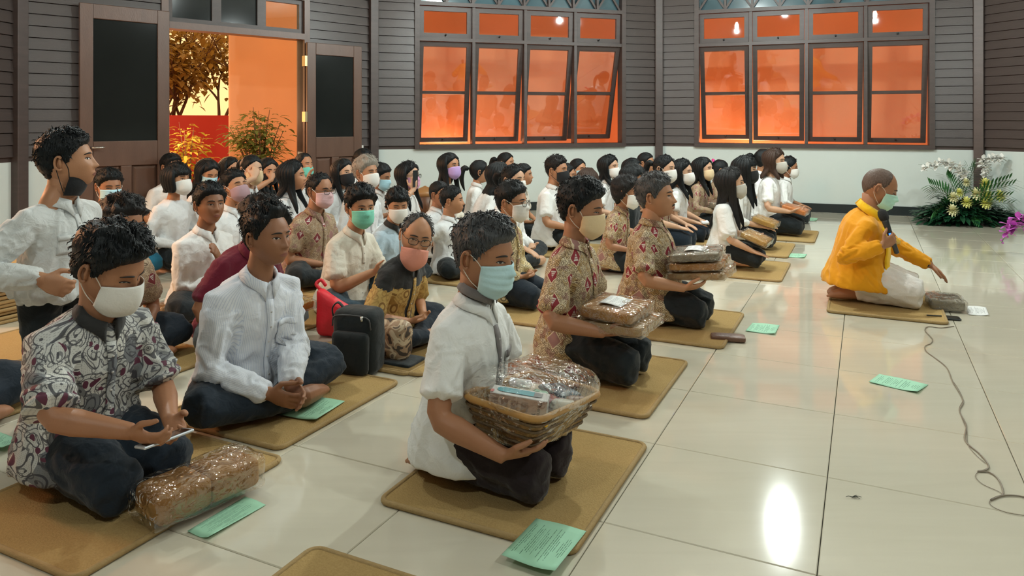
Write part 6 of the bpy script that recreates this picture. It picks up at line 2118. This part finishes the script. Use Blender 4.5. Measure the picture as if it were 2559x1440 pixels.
decal('printed_corner', [(-0.092, -0.042, zt), (-0.082, -0.042, zt), (-0.082, -0.015, zt), (-0.092, -0.015, zt)], pr, 1)
ys = -BXW / 2 - 0.0022
decal('printed_side', [(-0.092, ys, 0.002), (0.092, ys, 0.002), (0.092, ys, BXH - 0.002), (-0.092, ys, BXH - 0.002)], pt_, 1)
for i in range(4):
    x0 = -0.085 + i * 0.032
    decal('printed_picture', [(x0, ys - 0.0004, 0.055), (x0 + 0.022, ys - 0.0004, 0.055), (x0 + 0.022, ys - 0.0004, 0.085), (x0, ys - 0.0004, 0.085)], pm('print_picture', (0.33, 0.22, 0.16), 0.5, 0.4, 90), 1)
def lettering(txt, size, par, M, m, name='lettering'):
    cu = bpy.data.curves.new('t', 'FONT'); cu.body = txt; cu.size = size; cu.extrude = 0.0002; cu.resolution_u = 2; cu.offset = size * 0.012
    to = bpy.data.objects.new('t', cu); COL.objects.link(to)
    bpy.context.view_layer.update()
    me = bpy.data.meshes.new_from_object(to.evaluated_get(bpy.context.evaluated_depsgraph_get()))
    bpy.data.objects.remove(to); bpy.data.curves.remove(cu)
    me.materials.clear(); me.materials.append(m)
    o = link(name, me, par)
    o.matrix_basis = M
    return o
for txt, x, sz in (('350ml', 0.048, 0.015), ('Thermo Pot', 0.064, 0.0165), ('Starvo', 0.081, 0.015)):
    # on the near side, reading downwards
    M = Matrix.Translation((x, ys - 0.0006, BXH - 0.006 - (0.035 if txt != 'Thermo Pot' else 0.0))) @ Matrix.Rotation(PI / 2, 4, 'X') @ Matrix.Rotation(-PI / 2, 4, 'Z')
    lettering(txt, sz, bx, M, pdk)
mb = MB(); mb.tube([(-0.06, 0, 0), (0.02, 0, 0), (0.03, 0, 0), (0.036, 0, 0), (0.06, 0, 0)], [0.016, 0.016, 0.014, 0.008, 0.008], 14)
inbask('tube_bottle', mb, pm('yellow_plastic', (0.85, 0.45, 0.01), 0.3, 0.05), (0.075, -0.155, 0.085), 0.2, 'yellow plastic bottle beside the thermos carton', 'bottle')
mb = MB(); mb.tube([(-0.035, 0, 0), (0.035, 0, 0)], [0.015, 0.015], 12)
inbask('white_tube', mb, card, (-0.075, 0.03, 0.125), 0.5, 'small white tube at the back of the gift basket', 'tube')
for i, (loc, sz_, col, lb, rz) in enumerate((((0.03, 0.06, 0.075), (0.12, 0.085, 0.05), (0.25, 0.05, 0.06), 'dark red packet in the gift basket', 0.4), ((0.085, 0.05, 0.09), (0.09, 0.05, 0.03), (0.50, 0.48, 0.42), 'crumpled white packet in the gift basket', 0.7), ((0.02, 0.14, 0.085), (0.13, 0.10, 0.06), (0.02, 0.05, 0.075), 'dark blue packet at the far end of the gift basket', -0.3), ((-0.06, 0.09, 0.08), (0.10, 0.16, 0.04), (0.42, 0.36, 0.26), 'pale tan packet along the back of the gift basket', 0.0), ((0.09, 0.125, 0.08), (0.10, 0.05, 0.045), (0.15, 0.05, 0.02), 'brown leather pouch near the rim of the gift basket', 1.2), ((0.02, -0.0, 0.11), (0.06, 0.05, 0.035), (0.20, 0.42, 0.30), 'pale green packet behind the thermos carton', 0.3))):
    V, F = rbox(*sz_, 0.014, 6, 0.004, 0.006, i * 3, 30)
    mb = MB(); mb.add(V, F)
    inbask('packet', mb, pm('packet_%d' % i, col, 0.4, 0.3, 30), loc, rz, lb, 'packet')

# ================================================================== PHONES, MICROPHONE, SMALL THINGS
dark_screen = pm('dark_screen', (0.008, 0.009, 0.010), 0.08, 0.1)
silver = pm('silver_case', (0.55, 0.58, 0.62), 0.3, 0.05, metal=0.3)
def phone(loc, rot_, label, case=None, sc=1.0):
    r = tag(empty('phone', tuple(loc)), label, 'phone', 'phones')
    r.rotation_euler = rot_
    mb = MB(); mb.box((-0.036 * sc, -0.075 * sc, 0), (0.036 * sc, 0.075 * sc, 0.009)); mb.build('case', case or silver, r, bevel=0.004)
    mb = MB(); mb.box((-0.033 * sc, -0.066 * sc, 0.0088), (0.033 * sc, 0.066 * sc, 0.0098)); mb.build('screen', dark_screen, r)
    return r
p = CAST['paisley']
c = at(412, 1100, 2.20); phone(c, (0.05, -0.22, math.radians(-41)), 'white-edged phone in the hands of the person in paisley shirt')
g = ground(2365, 797); phone((g[0], g[1], 0.004), (0, 0, TYAW - PI / 2 + 0.10), 'black phone on the floor beside the silver-grey parcel', black_trim)
p = CAST['specs']; S = p['S']; w = wrist(p, 'R')
c = lw(p, w + np.array([-0.01, 0.02, 0.10])); phone(c, (PI / 2, 0, math.radians(-26) - PI / 2), 'black phone held up by the person in black-rimmed glasses', black_trim)
p = CAST['polo']; w = wrist(p, 'R')
c = lw(p, w + np.array([-0.06, 0.09, 0.02])); phone(c, (0.6, 0, math.radians(-116)), 'dark phone in the hands of the cream polo', black_trim)
# wallet
mb = MB()
g = ground(1822, 854)
V, F = rbox(0.185, 0.085, 0.030, 0.012, 8, 0.002, 0.001, 3)
mb.add(V, F)
o = mb.build('wallet', pm('brown_leather', (0.13, 0.065, 0.04), 0.4, 0.3, 30, 0.3, 90), None, smooth=True)
o.location = (g[0], g[1] + 0.02, 0.0165); o.rotation_euler = (0, 0, TYAW + 0.22)
tag(o, 'brown leather wallet on the mat corner before the moustached person', 'wallet')
# microphone in the leader's right hand
p = CAST['leader']; w = wrist(p, 'R')
mic = tag(empty('microphone', tuple(lw(p, w + np.array([-0.04, 0.075, -0.01])))), 'black wireless microphone held up in the hand of the saffron jacket', 'microphone')
mic.rotation_euler = (math.radians(18), math.radians(-6), p['root'].rotation_euler[2])
mb = MB(); mb.tube([(0, 0, -0.04), (0, 0, 0.10), (0, 0, 0.16), (0, 0, 0.175)], [0.015, 0.017, 0.021, 0.022], 16); mb.build('handle', pm('black_plastic', (0.03, 0.032, 0.034), 0.35, 0.1), mic, smooth=True)
mb = MB(); mb.tube([(0, 0, 0.172), (0, 0, 0.185), (0, 0, 0.21), (0, 0, 0.232), (0, 0, 0.242)], [0.024, 0.029, 0.031, 0.025, 0.012], 18); mb.build('grille', pm('mic_foam', (0.012, 0.013, 0.014), 0.8, 0.3, 200, 0.8, 300), mic, smooth=True)
led, lnt, lb_, lo_ = new_mat('blue_led'); lb_.inputs['Emission Color'].default_value = (0.02, 0.15, 1, 1); lb_.inputs['Emission Strength'].default_value = 4; lb_.inputs['Base Color'].default_value = (0.02, 0.1, 0.8, 1)
mb = MB(); mb.box((0.010, -0.008, 0.075), (0.0185, 0.004, 0.088)); mb.build('indicator', led, mic)
# tissue
p = CAST['white_l']; c = lw(p, wrist(p, 'R') + np.array([-0.02, 0.10, 0.0]))
V, F = rbox(0.07, 0.06, 0.03, 0.012, 5, 0.004, 0.01, 4, 40); mb = MB(); mb.add(V, F); o = mb.build('tissue', card, None, smooth=True, loc=tuple(c)); tag(o, 'crumpled white tissue in the hand of the white blouse', 'tissue')
# cable
cab = [(1525, 228), (1460, 236), (1400, 230), (1385, 250), (1420, 290), (1412, 312), (1385, 325), (1390, 350), (1430, 380), (1490, 430), (1520, 500), (1570, 590), (1552, 640), (1585, 710), (1580, 785), (1650, 850), (1693, 905), (1680, 930), (1640, 935), (1700, 942), (1745, 980), (1765, 1045), (1730, 1062), (1704, 1076), (1760, 1055), (1830, 1055), (1875, 1064)]
pts = [ground(1600 + x * 0.514, 700 + y * 0.514) + np.array([0, 0, 0.004]) for x, y in cab]
pts = smooth_path(pts, 5)
mb = MB(); mb.tube(pts, 0.0026, 6)
cable_m = pm('clear_brown_cable', (0.23, 0.19, 0.14), 0.3, 0.1)
tag(mb.build('cable', cable_m, None, smooth=True), 'thin twisted cable winding across the empty floor', 'cable')
cab = [(1515, 488), (1545, 530), (1568, 585), (1550, 630), (1570, 690), (1588, 735), (1590, 790), (1610, 830), (1660, 880), (1697, 912), (1640, 940), (1632, 965), (1670, 1000), (1760, 1045), (1702, 1075), (1712, 1105), (1780, 1135), (1870, 1150)]
pts = smooth_path([ground(1600 + x * 0.514, 700 + y * 0.514) + np.array([0, 0, 0.003]) for x, y in cab], 5)
mb = MB(); mb.tube(pts, 0.0012, 5)
tag(mb.build('cable', cable_m, None, smooth=True), 'very thin second wire looping beside the twisted cable', 'cable')
mb = MB()
g = ground(2130, 1245) + np.array([0, 0, 0.003])
for dx, dy in ((0.03, 0.0), (0.02, 0.012), (0.02, -0.01), (-0.02, 0.002)):
    mb.tube([g, g + np.array([dx * 0.6, dy * 0.4, 0.003]), g + np.array([dx, dy, 0])], [0.0014, 0.0012, 0.0006], 5)
tag(mb.build('twig', pm('dark_twig', (0.03, 0.03, 0.02), 0.7, 0.2)), 'tiny dark pine twig lying alone on the tiles', 'twig')
# pen by the phone
g = ground(2328, 796); mb = MB(); mb.tube([g + np.array([-0.03, 0, 0.02]), g + np.array([0.05, -0.02, 0.02])], 0.004, 6)
tag(mb.build('pen', black_trim, None, smooth=True), 'black pen across the mat edge beside the black phone', 'pen')

# ================================================================== BAGS AND STOOL
bagm = cloth('bag_black', (0.010, 0.014, 0.015), 0.2, 0.3, 18, 0.7)
g = ground(893, 935)
bag = tag(empty('backpack', (g[0], g[1] + 0.04, 0), TYAW + 0.15), 'black boxy backpack standing behind the white shirt with grey trim', 'bag')
V, F = rbox(0.235, 0.15, 0.31, 0.045, 10, 0.0, 0.007, 2, 9); V[:, 2] = np.maximum(V[:, 2] + 0.155, 0.002); solid('bag_body', V, F, bagm, bag)
V, F = rbox(0.19, 0.05, 0.20, 0.025, 8, 0.0, 0.004, 5, 9); V[:, 2] += 0.115; V[:, 1] -= 0.085; solid('front_pocket', V, F, bagm, bag)
mb = MB(); mb.tube(smooth_path([(-0.08, 0, 0.30), (-0.11, -0.01, 0.33), (-0.135, -0.02, 0.30), (-0.12, -0.03, 0.25)], 4), [(0.018, 0.004)] * 13, 8); mb.build('strap', bagm, bag, smooth=True)
mb = MB(); zp = smooth_path([(-0.10, -0.079, 0.235), (-0.08, -0.079, 0.285), (0.08, -0.079, 0.285), (0.105, -0.079, 0.23)], 4); mb.tube(zp, 0.004, 6); mb.build('zip', pm('zip_dark', (0.05, 0.05, 0.05), 0.4, 0.1), bag, smooth=True)
mb = MB(); mb.tube([(0.06, -0.084, 0.29), (0.062, -0.088, 0.27)], [0.009, 0.006], 8); mb.build('zip_pull', pm('chrome', (0.7, 0.7, 0.68), 0.2, 0.05, 5, metal=1.0), bag, smooth=True)
def camo_mat():
    m, nt, b, out = new_mat('camouflage_cloth')
    tc = N(nt, 'TexCoord'); nz = N(nt, 'TexNoise'); nz.inputs['Scale'].default_value = 18; nz.inputs['Detail'].default_value = 1; nz.inputs['Distortion'].default_value = 1.0
    L(nt, tc.outputs['Object'], nz.inputs['Vector'])
    r = N(nt, 'ValToRGB'); r.color_ramp.interpolation = 'CONSTANT'
    e = r.color_ramp.elements; e[0].color = (0.05, 0.035, 0.025, 1); e[1].position = 0.42; e[1].color = (0.30, 0.20, 0.12, 1)
    e2 = e.new(0.52); e2.color = (0.52, 0.42, 0.29, 1); e3 = e.new(0.64); e3.color = (0.16, 0.12, 0.09, 1)
    L(nt, nz.outputs['Fac'], r.inputs[0]); L(nt, r.outputs[0], b.inputs['Base Color']); b.inputs['Roughness'].default_value = 0.6
    return m
camo = camo_mat()
g = ground(985, 915)
cb = tag(empty('shoulder_bag', (g[0], g[1] + 0.05, 0), TYAW), 'camouflage shoulder bag leaning on the black backpack', 'bag')
V, F = rbox(0.17, 0.12, 0.21, 0.055, 9, 0.0, 0.012, 12, 11); V[:, 2] = np.maximum(V[:, 2] + 0.115, 0.012); solid('bag_body', V, F, camo, cb)
V, F = rbox(0.26, 0.16, 0.03, 0.014, 7, 0.0, 0.004, 9, 11); V[:, 2] += 0.016; solid('bag_base', V, F, bagm, cb)
mb = MB(); mb.tube(smooth_path([(-0.07, -0.06, 0.19), (-0.085, -0.075, 0.12), (-0.075, -0.075, 0.05)], 4), [(0.012, 0.003)] * 9, 8); mb.build('strap', bagm, cb, smooth=True)
g = ground(838, 842)
rb = tag(empty('pouch', (g[0], g[1], 0), TYAW + 0.2), 'bright red cloth bag slumped behind the black backpack', 'bag')
V, F = rbox(0.21, 0.09, 0.24, 0.04, 9, 0.0, 0.014, 4, 9); V[:, 2] += 0.12; V[:, 2] *= (1 - 2.6 * (V[:, 0] + 0.03)); V[:, 2] = np.maximum(V[:, 2], 0.002); solid('bag_body', V, F, pm('red_cloth', (0.72, 0.015, 0.03), 0.5, 0.1, 8, 0.3, 30), rb)
mb = MB(); mb.tube(smooth_path([(-0.09, 0, 0.26), (-0.12, 0.0, 0.29), (-0.10, 0.02, 0.31), (-0.07, 0.02, 0.28)], 4), 0.01, 7); mb.build('handle', pm('red_cloth', (0.72, 0.015, 0.03)), rb, smooth=True)
g = ground(1543, 683)
hb_ = tag(empty('handbag', (g[0], g[1] + 0.08, 0), TYAW), 'shiny black handbag behind the moustached person', 'bag')
V, F = rbox(0.26, 0.13, 0.17, 0.06, 8, 0.0, 0.006, 7, 9); V[:, 2] = np.maximum(V[:, 2] + 0.085, 0.002); solid('bag_body', V, F, pm('black_leather', (0.012, 0.014, 0.015), 0.3, 0.2, 20), hb_)
mb = MB(); mb.tube(smooth_path([(-0.06, 0, 0.16), (-0.05, 0, 0.23), (0.05, 0, 0.23), (0.06, 0, 0.16)], 4), 0.006, 7); mb.build('handle', black_trim, hb_, smooth=True)
g = ground(1752, 605)
hb_ = tag(empty('handbag', (g[0], g[1] + 0.1, 0), TYAW), 'brown and black handbag beside the navy knees', 'bag')
V, F = rbox(0.14, 0.08, 0.16, 0.035, 7, 0.0, 0.006, 17, 9); V[:, 2] = np.maximum(V[:, 2] + 0.08, 0.002); solid('bag_body', V, F, pm('brown_leather', (0.13, 0.065, 0.04)), hb_)
mb = MB(); mb.tube(smooth_path([(-0.05, -0.03, 0.15), (-0.07, -0.06, 0.08), (-0.06, -0.07, 0.01), (0.02, -0.08, 0.008)], 4), 0.006, 7); mb.build('strap', black_trim, hb_, smooth=True)
s0 = at(1062, 500, 7.95)
st = tag(empty('drum_stool', (s0[0], s0[1], 0)), 'round brown padded stool before the white dado', 'stool')
mb = MB(); mb.tube([(0, 0, 0.004), (0, 0, 0.05), (0, 0, 0.25), (0, 0, 0.40)], [0.13, 0.14, 0.145, 0.14], 20); mb.build('base', pm('brown_leather_dark', (0.12, 0.05, 0.02), 0.4, 0.2), st, smooth=True)
mb = MB(); mb.tube([(0, 0, 0.40), (0, 0, 0.42), (0, 0, 0.45), (0, 0, 0.462)], [0.135, 0.152, 0.147, 0.11], 20); mb.build('cushion', pm('tan_leather', (0.30, 0.15, 0.05), 0.4, 0.15), st, smooth=True)

# ================================================================== FLOWERS
leaf_dk = pm('palm_green', (0.03, 0.14, 0.035), 0.4, 0.4, 6)
leaf_bl = pm('dark_leaf_green', (0.010, 0.06, 0.025), 0.4, 0.4, 6)
pet_y = pm('chrysanthemum_yellow', (0.80, 0.80, 0.28), 0.6, 0.12, 20)
pet_c = pm('chrysanthemum_cream', (0.80, 0.78, 0.48), 0.6, 0.1, 20)
pet_w = pm('orchid_white', (0.80, 0.80, 0.76), 0.55, 0.05, 20)
pet_p = pm('orchid_purple', (0.55, 0.12, 0.52), 0.5, 0.2, 20)
stemm = pm('stem_green', (0.08, 0.13, 0.04), 0.5, 0.2)
g = ground(2415, 562)
fa = np.array([g[0], g[1] + 0.12])
YF = fa[1]
fr = tag(empty('flower_arrangement', (fa[0], fa[1], 0)), 'low arrangement of palm leaves, yellow chrysanthemums and white orchids by the wall', 'flowers')
def rel(px, py, dy=0.0):
    q = at(px, py, YF + dy); return q - np.array([fa[0], fa[1], 0])
mb = MB(); mb.tube([(0, 0, 0.003), (0, 0, 0.08), (0, 0, 0.15)], [0.16, 0.20, 0.17], 18); mb.build('bowl', black_trim, fr, smooth=True)
r5 = random.Random(5)
for (px, py, dy) in ((2325, 462, -0.05), (2335, 480, 0.05), (2345, 515, -0.1), (2365, 440, 0.1), (2420, 420, 0.1), (2440, 415, 0.15), (2522, 448, -0.42), (2530, 462, -0.45), (2522, 490, -0.5), (2335, 528, -0.2), (2525, 510, -0.5), (2450, 545, -0.30), (2395, 430, 0.12)):
    tip = rel(px, py, dy); b0 = np.array([0, 0, 0.14])
    mid = (b0 + tip) / 2 + np.array([0, 0, 0.07])
    q = smooth_path([b0, mid, tip], 7)
    mb = MB(); mb.tube(q, np.linspace(0.006, 0.002, len(q)), 5)
    for i in range(4, len(q)):
        d = unit(q[i] - q[i - 1]); s = unit(np.cross(d, (0, 1, 0.2)))
        for sg in (-1, 1):
            leaf_shape(mb, q[i], d * 0.8 + s * sg * 0.75, 0.19 * (1 - 0.35 * i / len(q)), 0.021, 1, 0.15)
    mb.build('palm_frond', [stemm, leaf_dk], fr, smooth=True)
fo = MB()
for i in range(900):
    a = r5.uniform(0, 2 * PI); rr = r5.uniform(0.05, 0.42) ** 0.8
    b0 = np.array([math.cos(a) * rr * 0.98, math.sin(a) * rr * 0.5 - 0.03, r5.uniform(0.01, 0.34) * (1 - rr * 1.3) + 0.02])
    leaf_shape(fo, b0, [math.cos(a), math.sin(a) * 0.8, r5.uniform(-0.2, 0.9)], r5.uniform(0.08, 0.17), 0.05, 0, 0.3)
tag(fo.build('foliage', leaf_bl, fr, smooth=True), kind='stuff')
def mum(c, r, m, nrm):
    mb = MB()
    n = unit(nrm); s = unit(np.cross(n, (0.1, 0.2, 1))); t = np.cross(s, n)
    for ring, (cnt, el, ln) in enumerate(((14, 0.1, 1.0), (13, 0.45, 0.92), (11, 0.8, 0.8), (8, 1.15, 0.65), (5, 1.4, 0.5))):
        for i in range(cnt):
            a = 2 * PI * (i + 0.5 * ring) / cnt
            d = (s * math.cos(a) + t * math.sin(a)) * math.cos(el) + n * math.sin(el)
            leaf_shape(mb, c, d, r * ln * 1.12, r * 0.46, 0, 0.0)
    mb.tube([c - n * r * 0.3, c], [r * 0.2, r * 0.35], 7)
    mb.build('chrysanthemum', m, fr, smooth=True)
for px, py, m, rr, dy in ((2462, 460, pet_y, 0.055, -0.1), (2414, 456, pet_c, 0.04, -0.05), (2440, 485, pet_c, 0.058, -0.2), (2467, 492, pet_y, 0.06, -0.2), (2463, 508, pet_y, 0.055, -0.24), (2498, 490, pet_y, 0.055, -0.18), (2382, 494, pet_c, 0.05, -0.2), (2397, 482, pet_y, 0.042, -0.12), (2415, 506, pet_y, 0.052, -0.24), (2380, 526, pet_c, 0.055, -0.28)):
    mum(rel(px, py, dy), rr * 1.35, m, (0.0, -1, 0.45))
def orchid(mb, c, r, m, seed):
    rr = random.Random(seed); tw = rr.uniform(-0.5, 0.5)
    n = unit((rr.uniform(-.5, .5), -1, rr.uniform(-.2, .3))); s = unit(np.cross(n, (0, 0, 1))); t = np.cross(s, n)
    for a, ln, w in ((PI / 2, 1, 0.6), (PI / 2 + 2.1, 0.95, 0.55), (PI / 2 - 2.1, 0.95, 0.55), (0.25, 1.1, 0.95), (PI - 0.25, 1.1, 0.95)):
        d = s * math.cos(a + tw) + t * math.sin(a + tw) + n * 0.25
        leaf_shape(mb, c, d, r * ln, r * w, m, 0.1)
    mb.tube([c, c + n * r * 0.4], [r * 0.16, r * 0.1], 6, m)
for path, fl_n in ((((2430, 480), (2400, 430), (2360, 412), (2295, 412)), 18), (((2450, 470), (2455, 430), (2460, 400), (2510, 392)), 18)):
    q = smooth_path([rel(x, y, 0.05) for x, y in path], 6)
    mb = MB(); mb.tube(q, np.linspace(0.005, 0.002, len(q)), 5, 0)
    for i in range(fl_n):
        t = int(len(q) * (0.25 + 0.7 * i / fl_n)) % len(q)
        orchid(mb, q[t] + np.array([r5.uniform(-.04, .04), -0.03, r5.uniform(-.05, .04)]), r5.uniform(0.055, 0.08), 1, i)
    mb.build('orchid_stem', [stemm, pet_w], fr, smooth=True)
# second arrangement just past the edge; its purple spray hangs into view
g2 = ground(2700, 640)
f2 = tag(empty('flower_arrangement', (g2[0], g2[1], 0)), 'purple orchid spray hanging in from the right edge', 'flowers')
mb = MB(); mb.tube([(0, 0, 0.003), (0, 0, 0.1), (0, 0, 0.22)], [0.10, 0.13, 0.10], 18); mb.build('vase', pm('white_ceramic', (0.7, 0.7, 0.68), 0.2, 0.05), f2, smooth=True)
rel2 = lambda px, py: at(px, py, g2[1]) - np.array([g2[0], g2[1], 0])
q = smooth_path([(0, 0, 0.2), rel2(2630, 505), rel2(2575, 525), rel2(2535, 560), rel2(2515, 585), rel2(2503, 607)], 5)
mb = MB(); mb.tube(q, np.linspace(0.005, 0.002, len(q)), 5, 0)
for i, (x, y) in enumerate(((2562, 538), (2540, 546), (2518, 562), (2530, 566), (2514, 580), (2568, 560))):
    orchid(mb, rel2(x, y) + np.array([0, -0.02, 0]), 0.082, 1, i + 40)
for x, y in ((2507, 590), (2518, 592), (2503, 600), (2506, 607)):
    mb.tube([rel2(x, y) + np.array([0, 0, 0.008]), rel2(x, y) - np.array([0, 0, 0.006])], [0.006, 0.009], 7, 1)
mb.build('orchid_stem', [stemm, pet_p], f2, smooth=True)
